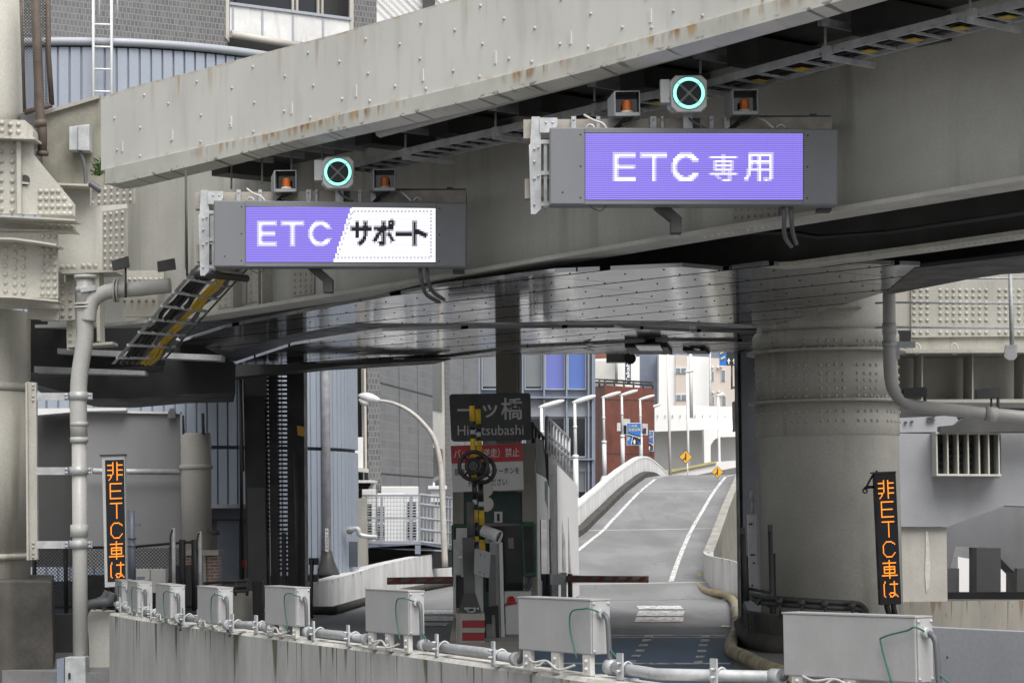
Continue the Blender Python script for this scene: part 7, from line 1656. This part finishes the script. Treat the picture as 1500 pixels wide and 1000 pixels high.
b.build('bolt', 'black', an)
for x0, y0, y1, lab in ((1088, 772, 880, 'slender black post at the foot of the dark steel column'), (1128, 768, 960, 'slender black post in front of the thick round pillar')):
    t = T('slender_post', lab, 'post', P(x0 + 4, y1, 47), 'slender black posts at the pillar foot'); b = MB(); b.rod([(x0, y0, 46.4), (x0 + 5, y1, 46.4)], .045, 8); b.build('post', 'dark_steel', t); b = MB(); b.pan([(x0 + 3, y0 + 42), (x0 + 8, y0 + 42), (x0 + 10, y1), (x0 + 5, y1)], 46.5, .1); b.build('plate', 'black', t); b = MB(); b.pxb(x0 - 2, y0, x0 + 3, y0 + 10, 46.3, .06); b.build('cap', 'dark_steel', t)
cpw = T('column_base_wall', 'dark curved concrete kerb wall around the foot of the thick round pillar', 'wall', P(1110, 975, 46))
pts_ = spline([P(1088, 884, 52), P(1090, 893, 49), P(1100, 896, 46.5), P(1125, 899, 44.9), P(1160, 903, 44.2), P(1260, 906, 44), P(1330, 906, 46)], 4)
b = MB(); b.strip(pts_, [Vector((p.x, p.y, -.2)) for p in pts_], v='m'); b.strip(pts_, [p + Vector((.1, .4, 0)) for p in pts_]); b.build('wall_face', 'conc_dark', cpw, recalc=False)
b = MB(); b.tube([Vector((p.x - .05, p.y - .25, .12)) for p in pts_], .2, 10); b.build('kerb', 'conc_dark', cpw)
b = MB()
for x in (1095, 1104): b.rod([(x, 897, 45.6), (x + 1, 960, 45.6)], .02, 6)
b.build('joint_strip', 'dark_steel', cpw)
hp = T('pipe_bundle', 'black conduits curving along the foot of the thick round pillar', 'pipes', P(1190, 890, 44.5))
for k, dy in enumerate((0, 8)):
    b = MB(); b.tube(spline([P(*q) for q in [(1098, 868 + dy * .6, 47.5), (1112, 873 + dy, 46), (1135, 876 + dy, 44.6), (1180, 879 + dy, 44.1), (1225, 882 + dy, 44.1), (1250, 883 + dy, 44.3), (1262, 886 + dy, 44.4), (1270, 896 + dy, 44.4), (1273, 912, 44.4)]], 5), .05, 8); b.build('conduit', 'dark_steel', hp)
b = MB()
for x, d in ((1142, 44.3), (1174, 44), (1208, 44), (1248, 44.1)): b.rod([(x, 875 + (x - 1142) * .06, d), (x + 1, 902, d)], .025, 6); b.dome(P(x, 880 + (x - 1142) * .06, d - .04), (0, -1, 0), .07, .6)
b.rod([(1098, 862, 46.5), (1130, 868, 45.5), (1130, 880, 45.5)], .03, 6); b.tube(spline([P(1108, 885, 45.5), P(1114, 878, 45.5), P(1124, 880, 45.5), P(1128, 888, 45.5)]), .05, 6); b.build('bracket', 'dark_steel', hp)
hs_ = [PZ(x, y, z) for x, y, z in [(1027, 843, .45), (1021, 850, .3), (1023, 859, .2), (1034, 866, .15), (1050, 869, .14), (1064, 871, .13), (1074, 879, .12), (1078, 893, .12), (1080, 908, .12), (1079, 920, .12), (1075, 932, .12), (1070, 944, .12), (1074, 954, .12), (1092, 962, .14), (1120, 976, .14), (1165, 990, .14)]]
b = MB(); b.tube(spline(hs_, 5), .115, 12); t = tag(b.build('hose', 'hose'), 'thick yellowed hose winding on the road edge beside the ramp foot', 'hose')
b = MB()
for i, dd_ in ((7, .2), (8, .0)): p = hs_[i]; v_ = (hs_[i + 1] - hs_[i]).normalized(); b.tube([p, p + v_ * .5], .13, 12)
tt = T('hose_joint', 'grey rubber sleeves on the thick hose beside the ramp foot', 'hose joint', hs_[8]); b.build('sleeve', 'galv', tt)
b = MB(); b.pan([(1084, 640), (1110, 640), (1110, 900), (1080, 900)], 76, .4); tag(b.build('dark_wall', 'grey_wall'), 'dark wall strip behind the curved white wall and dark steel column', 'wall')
